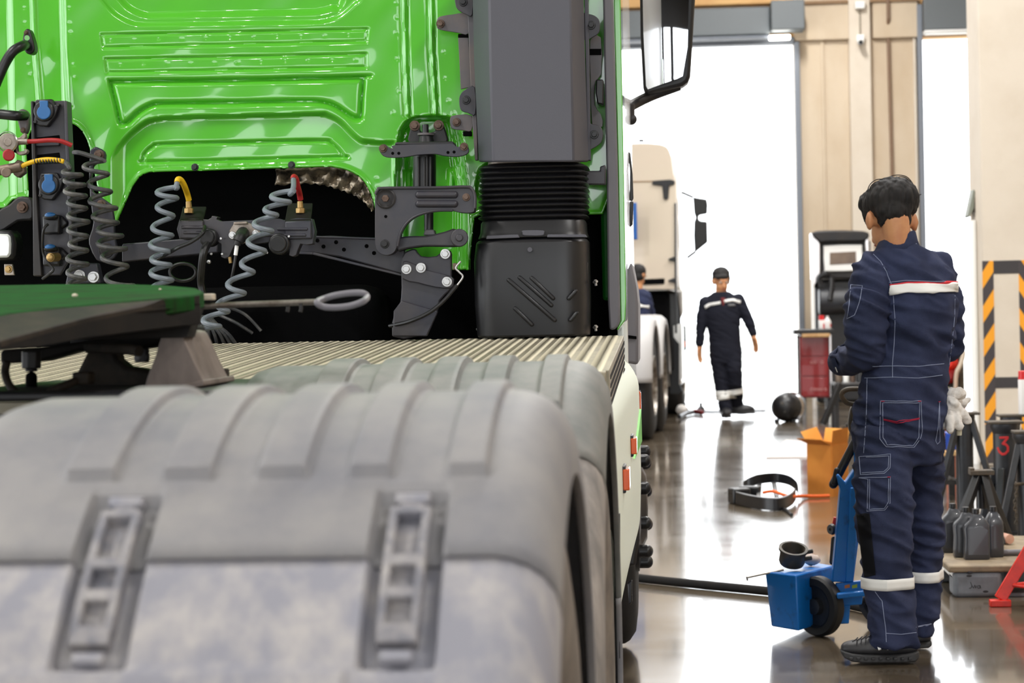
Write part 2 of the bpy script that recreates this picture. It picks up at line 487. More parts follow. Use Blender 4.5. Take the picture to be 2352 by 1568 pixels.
# conduit, junction box and camera on the middle wall
x = U(2046, 300, WF).x
cn = MB().tube([(x, WF - 0.05, 0.0), (x, WF - 0.05, 3.2), (x - 0.02, WF - 0.05, 5.0), (x - 0.02, WF - 0.13, 5.1), (x - 0.02, WF - 0.13, 7.0)], 0.022, 10)
tag(cn.build('conduit_pipe', mat('conduit_brown', (130, 104, 84), 0.6)), 'thin brown conduit pipe running up the wall right of the pilaster', 'pipe')
p = U(1975, 12, WF - .2)
tag(MB().box(p, (0.13, 0.1, 0.1)).build('junction_box', M['white'], bevel=0.012), 'small white junction box at the top of the pilaster', 'junction box')
t = thing('security_camera', 'white security camera with black lens on the pilaster', 'camera', U(1976, 95, WF - .2))
MB().box(U(1976, 88, WF - .19), (0.1, 0.1, 0.09)).build('mount', M['white'], t, bevel=0.01)
MB().cyl(U(1976, 97, WF - .2), U(1977, 97, WF - .34), 0.04).build('housing', M['white'], t, bevel=0.006)
MB().cyl(U(1977, 97, WF - .335), U(1977, 97, WF - .36), 0.03).build('lens', M['black'], t)
a, b = U(1975, 20, WF - .15), U(1976, 82, WF - .15)
tag(MB().tube([a, b], 0.012, 8).build('cable', mat('grey_cable', (150, 140, 124), 0.6)), 'thin cable running down from the junction box to the security camera', 'cable')

# the near pillar on the right with hazard striping
PY = 16.0
px0 = U(2254, 500, PY).x; pxs = px0 + 0.40
struct(MB().bb(px0, pxs, PY, PY + 0.6, 0, 7.2).build('pillar_right', M['pillar'], bevel=0.012))
def hazard(sgn=-1.55):
    m = mat('hazard_stripes', (62, 56, 58), 0.6)
    nt = m.node_tree; N, L = nt.nodes, nt.links; p = N['Principled BSDF']
    tc = N.new('ShaderNodeTexCoord'); sp = N.new('ShaderNodeSeparateXYZ'); L.new(tc.outputs['Object'], sp.inputs[0])
    a = N.new('ShaderNodeMath'); a.operation = 'MULTIPLY'; a.inputs[1].default_value = sgn; L.new(sp.outputs['X'], a.inputs[0])
    ad = N.new('ShaderNodeMath'); ad.operation = 'ADD'; L.new(a.outputs[0], ad.inputs[0]); L.new(sp.outputs['Z'], ad.inputs[1])
    mu = N.new('ShaderNodeMath'); mu.operation = 'MULTIPLY'; mu.inputs[1].default_value = 1 / 0.262; L.new(ad.outputs[0], mu.inputs[0])
    of = N.new('ShaderNodeMath'); of.operation = 'ADD'; of.inputs[1].default_value = HZ_OFF; L.new(mu.outputs[0], of.inputs[0])
    fr_ = N.new('ShaderNodeMath'); fr_.operation = 'FRACT'; L.new(of.outputs[0], fr_.inputs[0])
    gt = N.new('ShaderNodeMath'); gt.operation = 'GREATER_THAN'; gt.inputs[1].default_value = 0.5; L.new(fr_.outputs[0], gt.inputs[0])
    mx = N.new('ShaderNodeMix'); mx.data_type = 'RGBA'; mx.inputs[6].default_value = lin((62, 56, 58)); mx.inputs[7].default_value = lin((236, 158, 30))
    L.new(gt.outputs[0], mx.inputs[0]); L.new(mx.outputs[2], p.inputs['Base Color'])
    return m
_p = U(2254, 628, PY)
HZ_OFF = (1000 - ((_p.z - 1.55 * _p.x) / 0.262)) % 1.0
M['hazard'] = hazard()
M['hazard_right'] = hazard(1.55)
M['tape'] = mat('black_band', (54, 50, 52), 0.6)
xa, xb = px0, U(2283, 700, PY).x; xc = U(2341, 700, PY).x
zt, zb = U(2270, 599, PY).z, U(2270, 629, PY).z
struct(MB().bb(xa, xb, PY - 0.004, PY - 0.0005, 0.02, zt).build('trim_9', M['hazard'], smooth=0))
struct(MB().bb(xc, pxs, PY - 0.004, PY - 0.0005, 0.02, zt).build('trim_10', M['hazard_right'], smooth=0))
struct(MB().bb(xb + .0005, xc - .0005, PY - 0.004, PY - 0.0005, zb, zt).build('trim_11', M['tape'], smooth=0))
struct(MB().bb(xb + .0005, xc - .0005, PY - 0.004, PY - 0.0005, U(2300, 891, PY).z, U(2300, 866, PY).z).build('trim_12', M['tape'], smooth=0))

# battens under the roof, more added over the far right to brighten the walls
for i, (x, y) in enumerate(((-9, -7), (-4, -7), (3.5, -6), (-9, 0), (-4.5, 3), (0.2, 9), (3.6, 2), (-8, 9), (1.5, 13), (-4, 16), (0.6, 19), (3.4, 21), (1.5, 24.5), (6.8, 9))):
    t = thing('ceiling_light', 'long fluorescent batten under the workshop roof', 'ceiling light', (x, y, 7.0), 'fluorescent battens under the roof') if i == 0 else None
    if t is not None:
        MB().box((x, y, 7.13), (0.22, 1.6, 0.12)).build('housing', M['white'], t, bevel=0.01)
        MB().cyl((x, y - 0.76, 7.05), (x, y + 0.76, 7.05), 0.028).build('tube', M['tubelight'], t)
        lamp0 = t
    else:
        copy_tree(lamp0, (x, y, 7.0))
    ld = bpy.data.lights.new('batten_lamp', 'AREA'); ld.shape = 'RECTANGLE'; ld.size = 0.2; ld.size_y = 1.6; ld.energy = LAMP_W; ld.color = (1.0, 0.98, 0.95)
    lo = bpy.data.objects.new('batten_lamp', ld); COL.objects.link(lo); lo.location = (x, y, 7.0)
def portal(name, c, sx, sy, rot):
    ld = bpy.data.lights.new(name, 'AREA'); ld.shape = 'RECTANGLE'; ld.size = sx; ld.size_y = sy; ld.cycles.is_portal = True
    o = bpy.data.objects.new(name, ld); COL.objects.link(o); o.location = c; o.rotation_euler = rot
portal('gate_portal', ((-5.0 + d1r) / 2, WF + 0.2, dtop / 2), d1r + 5.0, dtop, (-PI / 2, 0, 0))
portal('gate_portal_narrow', ((d2l + d2r) / 2, WF + 0.2, d2top / 2), d2r - d2l, d2top, (-PI / 2, 0, 0))
for a, b, h in ((-1.0, 1.6, 5.0), (2.6, 8.4, 5.0), (-9.5, -2.2, 3.1)):
    portal('gate_portal_rear', ((a + b) / 2, -12.15, h / 2), b - a, h, (PI / 2, 0, 0))
for a, b in ((-10.5, -3.0), (-1.8, 6.0), (7.2, 14.5)):
    portal('gate_portal_left', (-14.15, (a + b) / 2, 2.8), b - a, 5.6, (PI / 2, 0, -PI / 2))
# ------------------------------------------------------------------ the green tractor unit
XT = -1.37                    # centre line of the truck
XS = -0.115                   # outer side
AX = (2.40, 3.83, 7.65)       # axles
ZA, RW = 0.52, 0.505
TR = thing('tractor_truck', 'bright green tractor unit filling the left half, seen from behind its fifth wheel', 'truck', (XT, 4.5, 0))

def plate(name, m, poly, Y, th, parent=TR, bevel=0.004, smooth=35):
    return MB().ppoly(poly, Y, th).build(name, m, parent, smooth=smooth, bevel=bevel)

def bolt(p, r, m, parent, h=0.012, name='bolt', washer=True, hexn=6):
    p = Vector(p); mb = MB()
    if washer: mb.cyl(p, p + Vector((0, -h * 0.3, 0)), r * 1.45, n=18)
    mb.cyl(p, p + Vector((0, -h, 0)), r, n=hexn)
    return mb.build(name, m, parent, bevel=0.0012)

# ---- mudguards over the driven axles
RIBS = [(-0.634, -0.580), (-0.531, -0.478), (-0.431, -0.379), (-0.335, -0.290), (-0.232, -0.190)]
LAT = (-0.561, -0.264)
RF = 0.64
TH_S = math.radians(39.2)
def sst(a, b, x):
    t = min(1.0, max(0.0, (x - a) / (b - a))); return t * t * (3 - 2 * t)
XIN, XOUT = -0.795, XS
base_prof = [(XIN, -0.075), (XIN, -0.05), (XIN + 0.008, -0.026), (XIN + 0.026, -0.008), (XIN + 0.055, 0.0)]
end_prof = [(XOUT - 0.062, 0.0), (XOUT - 0.045, -0.004), (XOUT - 0.028, -0.013), (XOUT - 0.014, -0.028), (XOUT - 0.004, -0.05), (XOUT, -0.075), (XOUT, -0.10), (XOUT - 0.01, -0.104)]
def fender_prof():
    xs = set()
    for a, b in RIBS:
        for e in (a, b):
            for d in (-0.006, -0.002, 0.002, 0.006): xs.add(round(e + d, 4))
    for c in LAT:
        for e in (c - 0.036, c + 0.036):
            for d in (-0.006, -0.003, 0, 0.003, 0.006): xs.add(round(e + d, 4))
    for k in range(40): xs.add(round(-0.735 + k * 0.015, 4))
    xs = sorted(x for x in xs if XIN + 0.06 < x < XOUT - 0.066)
    return base_prof + [(x, 0.0) for x in xs] + end_prof
def fender(axle, parent, latches=True, mu='fender', ml='fender_low'):
    prof = fender_prof()
    def surf(lo, hi, n, name, m, inset, lower):
        rows = []
        ths = list(np.linspace(lo, hi, n))
        extra = [math.radians(27.0), math.radians(27.6), math.radians(28.4), math.radians(29.2), math.radians(30.2), math.radians(31.2), math.radians(50.2), math.radians(51.0), math.radians(52)]
        ths = sorted(set(ths + [e for e in extra if lo < e < hi]))
        for th in ths:
            row = []
            deg = math.degrees(th)
            for x, dr in prof:
                r = RF + dr - inset
                if dr > -0.012:
                    for a, b in RIBS:
                        k = sst(a - 0.004, a + 0.004, x) - sst(b - 0.004, b + 0.004, x)
                        if k > 0 and not lower:
                            hgt = 0.012
                            r += k * hgt * (1 - sst(27.4, 28.6, deg))
                    if latches:
                        for c in LAT:
                            k = sst(c - 0.039, c - 0.032, x) - sst(c + 0.032, c + 0.039, x)
                            if k > 0: r -= k * 0.015 * (sst(29.8, 31.2, deg) if not lower else 1 - sst(50.0, 51.4, deg))
                    if lower and x < -0.31: r += 0.006 * sst(50.6, 51.4, deg)
                row.append(Vector((x, axle - r * math.sin(th), ZA + r * math.cos(th))))
            rows.append(row)
        mb = MB(); mb.rings(rows, cap=False)
        # open strip: drop the wrap-around faces
        n_ = len(prof); mb.f = [f for f in mb.f if not (f[0] % n_ == n_ - 1)]
        return mb.build(name, m, parent, smooth=28, solid=0.006)
    up = surf(math.radians(-78), TH_S, 60, 'mudguard_top', M[mu], 0.0, False)
    lw = surf(TH_S - 0.02, math.radians(112), 50, 'mudguard_rear', M[ml], 0.007, True)
    surf(math.radians(-118), math.radians(-77), 24, 'mudguard_front', M['fender'], 0.007, True)
    if latches:
        for c in LAT:
            mb = MB()
            def at(x, deg, lift):
                th = math.radians(deg); r = RF - 0.013 + lift
                return Vector((x, axle - r * math.sin(th), ZA + r * math.cos(th)))
            def bar(x0, x1, d0, d1, l0=0.0, l1=0.016, k=6):
                rr = []
                for i in range(k + 1):
                    d = d0 + (d1 - d0) * i / k
                    rr.append([at(x0, d, l0), at(x1, d, l0), at(x1, d, l1), at(x0, d, l1)])
                mb.rings(rr)
            w = 0.021
            bar(c - w, c - w + 0.009, 33.2, 47.6); bar(c + w - 0.009, c + w, 33.2, 47.6)
            for a, b in ((33.0, 34.0), (39.3, 40.6), (43.0, 44.3), (46.9, 48.9)):
                bar(c - w + 0.001, c + w - 0.001, a, b, k=2)
            bar(c - 0.012, c + 0.012, 31.6, 33.2, 0.0, 0.011, 2)
            bar(c - 0.014, c + 0.014, 34, 47, 0.0, 0.004)
            lt = mb.build('latch_strap', M['latch'], up, bevel=0.003)
            th = math.radians(31.4)
            MB().box(at(c, 31.3, 0.007), (0.036, 0.016, 0.012), (-th, 0, 0)).build('latch_hook', M['fender_low'], up, bevel=0.003)
            MB().box(at(c, 49.9, 0.005), (0.032, 0.012, 0.014), (-math.radians(50), 0, 0)).build('latch_hook', M['fender_low'], up, bevel=0.003)
    return up
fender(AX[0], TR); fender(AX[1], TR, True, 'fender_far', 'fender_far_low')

# ---- wheels
def wheel(Ya, x0, x1, name, m, R=RW, rim=True):
    w = x1 - x0; c = Vector(((x0 + x1) / 2, Ya, ZA))
    prof = [(0.28, -w / 2 + 0.02), (0.33, -w / 2 + 0.004), (0.40, -w / 2), (0.46, -w / 2 + 0.008), (R - 0.012, -w / 2 + 0.03), (R, -w / 2 + 0.05)]
    for k in range(5):
        x = -w / 2 + 0.05 + (w - 0.1) * (k + 0.5) / 5
        g = (w - 0.1) / 5 / 2
        prof += [(R, x - g * 0.82), (R - 0.013, x - g * 0.7), (R - 0.013, x - g * 0.7 + 0.006), (R, x - g * 0.6)]
    prof += [(R, w / 2 - 0.05), (R - 0.012, w / 2 - 0.03), (0.46, w / 2 - 0.008), (0.40, w / 2), (0.33, w / 2 - 0.004), (0.28, w / 2 - 0.02), (0.26, w / 2 - 0.06), (0.26, -w / 2 + 0.06), (0.28, -w / 2 + 0.02)]
    t = MB().lathe(prof, c, (1, 0, 0), 72).build(name, m, TR)
    if rim:
        MB().lathe([(0.275, w / 2 - 0.025), (0.262, w / 2 - 0.05), (0.25, w / 2 - 0.11), (0.16, w / 2 - 0.12), (0.15, w / 2 - 0.06), (0.1, w / 2 - 0.05), (0.02, w / 2 - 0.045), (0.001, w / 2 - 0.045)], c, (1, 0, 0), 40).build('wheel_rim', M['steel'], t)
    return t
for a in AX[:2]:
    wheel(a, -0.425, XS - 0.012, 'tyre', M['tyre']); wheel(a, -0.78, -0.455, 'tyre', M['tyre'], rim=False)
    wheel(a, 2 * XT + 0.425, 2 * XT + 0.78, 'tyre', M['tyre'], rim=False)
    MB().cyl((2 * XT + 0.6, a, ZA), (-0.3, a, ZA), 0.09).build('axle_tube', M['dark'], TR)
fw = wheel(AX[2], -0.44, -0.14, 'tyre', M['tyre_dark'])
wheel(AX[2], 2 * XT + 0.14, 2 * XT + 0.44, 'tyre', M['tyre_dark'])
mb = MB(); mb.lathe([(0.24, -0.02), (0.24, 0.02), (0.16, 0.03), (0.12, 0.05), (0.001, 0.055)], (-0.15, AX[2], ZA), (1, 0, 0), 32); mb.build('wheel_hub', M['black'], fw)
for k in range(10):
    t = 2 * PI * k / 10 + 0.2
    p = Vector((-0.135, AX[2] + 0.205 * math.cos(t), ZA + 0.205 * math.sin(t)))
    MB().cyl(p, p + Vector((0.035, 0, 0)), 0.024, n=12).sphere(p + Vector((0.035, 0, 0)), (0.02, 0.024, 0.024), 12, 8).build('wheel_nut', M['black'], fw)

# ---- frame
for s in (-1, 1):
    x = XT + s * 0.39
    MB().bb(x - 0.04, x + 0.04, 1.5, 8.2, 0.80, 1.02).build('frame_rail', M['dark'], TR, bevel=0.006)
MB().bb(XT - 0.36, XT + 0.36, 2.0, 2.2, 0.82, 1.0).build('crossmember', M['dark'], TR, bevel=0.006)
MB().bb(XT - 0.58, XIN - 0.02, 2.15, 3.0, 1.0, 1.06).build('frame_plate', M['trim'], TR, bevel=0.01)

# ---- walkway behind the cab
zf, zn = 1.178, 1.118
Yf, Yn = 6.05, 4.5
def cz(y): return zn + (zf - zn) * (y - Yn) / (Yf - Yn)
CX0, CX1 = 2 * XT + 0.15, U(1428, 766, Yf).x
mb = MB()
Yn2 = 3.95
vs = []
mb.add([(CX0, Yn, cz(Yn)), (XIN - 0.03, Yn, cz(Yn)), (XIN - 0.03, Yn2, cz(Yn2)), (2 * XT - XIN + 0.03, Yn2, cz(Yn2)), (2 * XT - XIN + 0.03, Yn, cz(Yn)), (CX1, Yn, cz(Yn)), (CX1, Yf, cz(Yf)), (CX0, Yf, cz(Yf))], [])
mb2 = MB()
mb2.prism([(CX0, Yn, cz(Yn)), (2 * XT - XIN + 0.03, Yn, cz(Yn)), (2 * XT - XIN + 0.03, Yn2, cz(Yn2)), (XIN - 0.03, Yn2, cz(Yn2)), (XIN - 0.03, Yn, cz(Yn)), (CX1, Yn, cz(Yn)), (CX1, Yf, cz(Yf)), (CX0, Yf, cz(Yf))], (0, 0, -0.025))
walk = mb2.build('walkway_plate', M['tread'], TR, bevel=0.003)
mb = MB()
ny = int((Yf - Yn2) / 0.024); nx = int((CX1 - CX0) / 0.046)
for j in range(ny):
    y = Yn2 + 0.02 + j * 0.024
    for i in range(nx):
        x = CX0 + 0.03 + i * 0.046
        y2 = y + (0.012 if i % 2 else 0.0)
        if y2 < Yn + 0.02 and not (2 * XT - XIN + 0.06 < x < XIN - 0.06): continue
        if y2 > Yf - 0.01: continue
        z = cz(y2)
        mb.add([(x - 0.018, y2, z), (x, y2 - 0.0055, z), (x + 0.018, y2, z), (x, y2 + 0.0055, z), (x - 0.012, y2, z + 0.0025), (x + 0.012, y2, z + 0.0025)],
               [(0, 1, 5, 4), (1, 2, 5), (2, 3, 4, 5), (3, 0, 4)])
mb.build('tread_bars', mat('tread_bar_pale', (214, 206, 182), 0.4, 0.4), walk, smooth=0)  # bars in a paler tone than the plate
mb = MB(); mb.bb(CX1 - 0.004, CX1 + 0.006, Yn + 0.05, Yf, zn - 0.11, zn + 0.02)
mb.v[-8:] = [Vector((v.x, v.y, v.z + (cz(v.y) - zn - 0.02))) for v in mb.v[-8:]]
sidep = mb.build('side_apron', M['tread'], walk, bevel=0.002)
mb = MB()
for r in range(5):
    for k in range(44):
        y = Yn + 0.12 + k * 0.033; z = cz(y) - 0.02 - r * 0.02
        mb.cyl((CX1 + 0.004, y, z), (CX1 + 0.008, y, z), 0.006, n=6)
mb.build('perforations', M['dark'], walk, smooth=0)
def onwalk(px, py):
    d = ray(px, py); t = 1.0
    for _ in range(30):
        p = CAM + d * (t); 
        y = (cz(p.y) - CAM.z) / d.z * d.y if d.z else p.y
        t = max(0.1, y / d.y)
    return CAM + d * t
for px, py in ((562, 838), (572, 833), (678, 806), (768, 781), (772, 801), (852, 779), (1330, 790), (1352, 767)):
    Y = min(max(onwalk(px, py).y, Yn2 + 0.05), Yf - 0.02)
    p = U(px, py, Y); p.z = cz(Y)
    mb = MB(); w = 0.012
    mb.box(p + Vector((0, 0, 0.012)), (2 * w, 0.012, 0.004)); mb.box(p + Vector((-w, 0, 0.006)), (0.003, 0.016, 0.014)); mb.box(p + Vector((w, 0, 0.006)), (0.003, 0.016, 0.014))
    mb.build('walkway_clip', M['zinc'], walk, bevel=0.001)

# ---- side skirt with marker lamps
def skirt():
    mb = MB()
    ya, yb = 4.38, 6.55
    def P(u, v):
        y = ya + (yb - ya) * u
        ztop = U(1400, 905, ya).z + (U(1462, 818, yb).z - U(1400, 905, ya).z) * min(1, u * 1.6) ** 0.8
        zbot = U(1420, 1500, ya).z + (U(1463, 1270, yb).z - U(1420, 1500, ya).z) * u
        z = ztop + (zbot - ztop) * v
        x = U(1403, 905, ya).x + (U(1466, 870, yb).x - U(1403, 905, ya).x) * u
        x += -0.05 * max(0, 1 - v / 0.16) ** 2 + 0.003 * math.sin(PI * v) - 0.03 * max(0, (v - 0.8) / 0.2) ** 2 * u
        if v > 0.6: x -= 0.02 * (v - 0.6)
        return Vector((x, y, z))
    mb.grid(P, 30, 40)
    o = mb.build('side_skirt', M['green_white'], TR, solid=0.02)
    g = MB()
    def PZ(y, z):
        u = (y - ya) / (yb - ya); lo_, hi_ = 0.0, 1.0
        for _ in range(30):
            m_ = (lo_ + hi_) / 2
            if P(u, m_).z > z: lo_ = m_
            else: hi_ = m_
        return P(u, lo_)
    zt_ = U(1464, 940, 6.5).z; zl_ = U(1464, 1014, 6.5).z
    tri = [PZ(5.75, zl_), PZ(6.15, zl_), PZ(6.53, zl_), PZ(6.53, (zl_ + zt_) / 2), PZ(6.53, zt_), PZ(6.2, zl_ * 0.45 + zt_ * 0.55)]
    g.prism([p + Vector((0.006, 0, 0)) for p in tri], (-0.012, 0, 0))
    g.build('green_flash', M['green_shade'] if False else mat('green_film', (96, 190, 60), 0.5), o)
    for (x, y, Y, h) in ((1441, 1022, 5.6, 40), (1419, 1098, 4.95, 52)):
        u = (Y - ya) / (yb - ya)
        zc = U(x, y, Y).z; hh = h / F * Y / 2
        xx = max(P(u, 0.35).x, P(u, 0.5).x) + 0.004
        l = MB().box((xx - 0.004, Y, zc), (0.014, 0.10, hh * 2 + 0.01)).build('marker_housing', M['black'], o, bevel=0.003)
        MB().box((xx + 0.004, Y - 0.004, zc), (0.016, 0.098, hh * 2 - 0.004)).build('marker_lens', M['amber'], l, bevel=0.003)
    return o
skirt()
# step, reflector, lower cab cladding
Yq = 6.75
plate('step_cladding', M['trim'], [(1432, 640), (1450, 600), (1462, 660), (1466, 700), (1466, 838), (1432, 832)], 6.7, 0.5, bevel=0.01)
plate('cladding_gap', M['void'], [(1430, 768), (1462, 772), (1462, 779), (1430, 776)], 6.69, 0.02, bevel=0.001)
plate('lower_cladding', M['dark'], [(1440, 960), (1468, 900), (1469, 1240), (1460, 1300), (1440, 1300)], 6.75, 0.35, bevel=0.01)
plate('side_reflector', M['orange_lens'], [(1466, 896), (1472, 902), (1473, 955), (1468, 962), (1464, 960), (1464, 898)], 6.8, 0.05, bevel=0.004)
plate('mud_flap', M['black'], [(1441, 1340), (1452, 1332), (1452, 1384), (1444, 1390)], 6.6, 0.03, bevel=0.004)
mb = MB(); mb.ppoly([(1421, 1180), (1424, 1180), (1424.5, 1512), (1421, 1514)], 4.36, 0.02); mb.build('skirt_edge_seal', M['rubber'], TR, bevel=0.002)
# ------------------------------------------------------------------ cab rear wall as one pressed panel
YC = 6.2
def np_sdf(P, poly):
    """signed distance (pixels, negative inside) of points P (n,2) to a polygon"""
    V = np.array(poly, float); n = len(V)
    d = np.full(len(P), 1e18); ins = np.zeros(len(P), bool)
    for i in range(n):
        a, b = V[i], V[(i + 1) % n]
        e = b - a; w = P - a
        t = np.clip((w @ e) / max(e @ e, 1e-9), 0, 1)
        q = w - t[:, None] * e
        d = np.minimum(d, (q * q).sum(1))
        c = (a[1] <= P[:, 1]) != (b[1] <= P[:, 1])
        if abs(e[1]) > 1e-12:
            xi = a[0] + (P[:, 1] - a[1]) * e[0] / e[1]
            ins ^= c & (P[:, 0] < xi)
    d = np.sqrt(d)
    return np.where(ins, -d, d)
def np_line(P, pl):
    d = np.full(len(P), 1e18)
    for a, b in zip(pl, pl[1:]):
        a, b = np.array(a, float), np.array(b, float); e = b - a; w = P - a
        t = np.clip((w @ e) / max(e @ e, 1e-9), 0, 1); q = w - t[:, None] * e
        d = np.minimum(d, (q * q).sum(1))
    return np.sqrt(d)
def S(sd, w):
    t = np.clip(0.5 - sd / (2 * w), 0, 1); return t * t * (3 - 2 * t)
def UN(P, Y):
    """vectorised U for pixel array P (n,2) at depths Y (n)"""
    R_ = np.array(RC)
    d = np.stack([(P[:, 0] - 1176) / F, -(P[:, 1] - 784) / F, -np.ones(len(P))], 1) @ R_.T
    return np.array(CAM) + d * ((Y - CAM.y) / d[:, 1])[:, None]

def cab_panel():
    st = 3.0
    x0, x1, y0, y1 = -440, 1400, -165, 640
    nx, ny = int((x1 - x0) / st), int((y1 - y0) / st)
    gx, gy = np.meshgrid(np.linspace(x0, x1, nx + 1), np.linspace(y0, y1, ny + 1))
    P = np.stack([gx.ravel(), gy.ravel()], 1)
    outline = [(-460, -175), (1420, -175), (1420, 400), (1385, 492), (1110, 500), (1104, 494), (1090, 500), (1078, 620), (902, 620), (902, 500), (862, 482), (858, 462)]
    outline += [(p[0], p[1]) for p in cat2([(850, 440), (832, 412), (800, 392), (760, 383)], 4, False)]
    outline += [(600, 388), (440, 393), (360, 395)]
    outline += [(p[0], p[1]) for p in cat2([(342, 396), (322, 406), (305, 428)], 4, False)]
    outline += [(264, 522), (250, 522), (228, 450), (222, 420), (214, 385), (206, 340)]
    outline += [(p[0], p[1]) for p in cat2([(200, 322), (186, 298), (166, 284), (140, 283)], 4, False)]
    outline += [(72, 300), (60, 330), (66, 440), (66, 452), (30, 458), (12, 478), (-460, 490)]
    sdO = np_sdf(P, outline)
    h = np.zeros(len(P))
    # upper blanked window, two steps deep
    A = [(225, -175)] + cat2([(232, -5), (262, 30), (300, 52), (330, 57)], 6, False) + cat2([(735, 51), (775, 40), (812, 10), (832, -20), (850, -175)], 6, False)
    B = [(262, -175)] + cat2([(270, -10), (292, 15), (318, 30), (340, 36)], 6, False) + cat2([(725, 28), (760, 20), (788, 0), (810, -175)], 6, False)
    h -= 0.012 * S(np_sdf(P, A), 4) + 0.016 * S(np_sdf(P, B) , 7)
    for q in ([(233, 80), (845, 67), (842, 95), (238, 109)], [(242, 136), (841, 124), (841, 154), (247, 167)]):
        s = np_sdf(P, q); h -= 0.0045 * np.exp(-(s / 2.6) ** 2); h -= 0.002 * S(s, 3)
    D = cat2([(250, 190), (256, 184), (300, 183), (540, 180), (832, 174), (839, 180), (836, 225), (833, 268), (826, 276), (812, 275), (795, 266), (770, 250), (745, 241), (700, 238), (540, 241), (380, 243), (350, 247), (322, 262), (298, 284), (284, 289), (272, 283), (262, 240)], 4)
    s = np_sdf(P, D); h -= 0.016 * np.exp(-((s + 5) / 5.0) ** 2); h -= 0.003 * S(s, 4)
    E = cat2([(272, 338), (300, 308), (330, 284), (352, 275), (400, 270), (560, 266), (730, 262), (752, 264), (780, 278), (806, 304), (822, 318), (840, 325), (905, 328)], 4, False) + [(905, 700), (255, 700), (250, 370)]
    h -= 0.024 * S(np_sdf(P, E), 6) * S(P[:, 0] * 0 + (270 - P[:, 0]) * 0.25, 5)
    Fp = cat2([(328, 368), (332, 352), (350, 336), (375, 330), (540, 326), (735, 322), (760, 327), (780, 345), (788, 358), (780, 362), (540, 369), (340, 373)], 4)
    s = np_sdf(P, Fp); h -= 0.007 * np.exp(-((s + 1) / 3.0) ** 2); h -= 0.003 * S(s, 4)
    for l in ([(926, -175), (931, 120), (937, 262)], [(987, -175), (993, 120), (1001, 262)]):
        d = np_line(P, l); h += 0.006 * np.exp(-(d / 3.5) ** 2) - 0.004 * np.exp(-((d - 8) / 4.0) ** 2)
    # left edge folds
    h -= 0.022 * S(P[:, 0] - (146 + P[:, 1] * 0.03), 12)
    d = np_line(P, [(70, -175), (80, 80), (92, 232)]); h += 0.006 * np.exp(-(d / 6.0) ** 2)
    h -= 0.012 * S(P[:, 0] - (22 + P[:, 1] * 0.02), 9)
    d = np_line(P, [(146, -175), (150, 90), (160, 240)]); h += 0.006 * np.exp(-(d / 5.0) ** 2)
    # pocket for the cab mount
    R1 = [(902, 700), (902, 430), (906, 340)] + cat2([(914, 300), (930, 276), (952, 265), (985, 262), (1020, 263), (1042, 270), (1058, 292), (1066, 325)], 4, False) + [(1076, 420), (1076, 700)]
    s1 = np_sdf(P, R1)
    h -= 0.085 * S(s1 + 9, 8)
    R2 = [(930, 700), (930, 420), (934, 330)] + cat2([(940, 292), (955, 276), (985, 271), (1015, 273), (1030, 290), (1036, 330)], 4, False) + [(1048, 420), (1048, 700)]
    h -= 0.03 * S(np_sdf(P, R2) + 2, 5)
    for q in ([(930, 395), (943, 390), (945, 470), (930, 470)], [(1030, 390), (1042, 390), (1042, 470), (1026, 470)]):
        h += 0.02 * S(np_sdf(P, q), 4)
    # pocket behind the duct foot
    s = np_sdf(P, cat2([(1100, 398), (1108, 385), (1130, 380), (1130, 470), (1108, 462), (1094, 440)], 4)); h -= 0.012 * S(s, 4)
    # spot welds
    rng = random.Random(3)
    dots = [(255 + i * 54.5, 92 - i * 1.15) for i in range(11)] + [(276 + i * 54, 148 - i * 1.1) for i in range(11)]
    dots += [(350 + i * 36, 384 - i * 0.9) for i in range(12)] + [(160, 18), (160, 55), (163, 75), (168, 150), (172, 180), (66, 150), (70, 172), (56, 18), (58, 54), (910, 8), (912, 40), (910, 76), (912, 135), (918, 208), (902, 260), (1020, 120), (1022, 180), (1030, 232), (1040, 260), (865, 410), (870, 432), (880, 455), (1088, 470), (1092, 400), (338, 425), (300, 470), (330, 380)]
    for x, y in dots:
        m_ = (np.abs(P[:, 0] - x) < 14) & (np.abs(P[:, 1] - y) < 14)
        q = P[m_] - (x + rng.uniform(-1, 1), y + rng.uniform(-1, 1))
        r2 = (q * q).sum(1)
        h[m_] += -0.0013 * np.exp(-r2 / 12.0)
    # gentle panel waviness
    h += 0.0016 * np.sin(P[:, 0] / 61 + 0.8 * np.sin(P[:, 1] / 47)) * np.sin(P[:, 1] / 53 + 0.5) + 0.0009 * np.sin(P[:, 0] / 23 + P[:, 1] / 31)
    # crisp outline
    lip = np.exp(-((sdO + 4) / 4.0) ** 2) * 0.004
    h += lip * (P[:, 1] > 200)
    W_ = UN(P, YC - h)
    eps = 0.5
    gxs = (np_sdf(P + [eps, 0], outline) - np_sdf(P - [eps, 0], outline)) / (2 * eps)
    gys = (np_sdf(P + [0, eps], outline) - np_sdf(P - [0, eps], outline)) / (2 * eps)
    near = (sdO > -1.8) & (sdO < 4.5)
    P2 = P.copy(); P2[near] -= np.stack([gxs, gys], 1)[near] * sdO[near][:, None]
    W2 = UN(P2, YC - h); W_[near] = W2[near]
    keepv = sdO < 4.5
    idx = -np.ones(len(P), int)
    faces = []
    sd2 = sdO.reshape(ny + 1, nx + 1)
    for j in range(ny):
        for i in range(nx):
            c = (sd2[j, i] + sd2[j, i + 1] + sd2[j + 1, i] + sd2[j + 1, i + 1]) / 4
            if c < 0:
                a = j * (nx + 1) + i
                faces.append((a, a + nx + 1, a + nx + 2, a + 1))
    used = sorted({v for f in faces for v in f})
    for k, v in enumerate(used): idx[v] = k
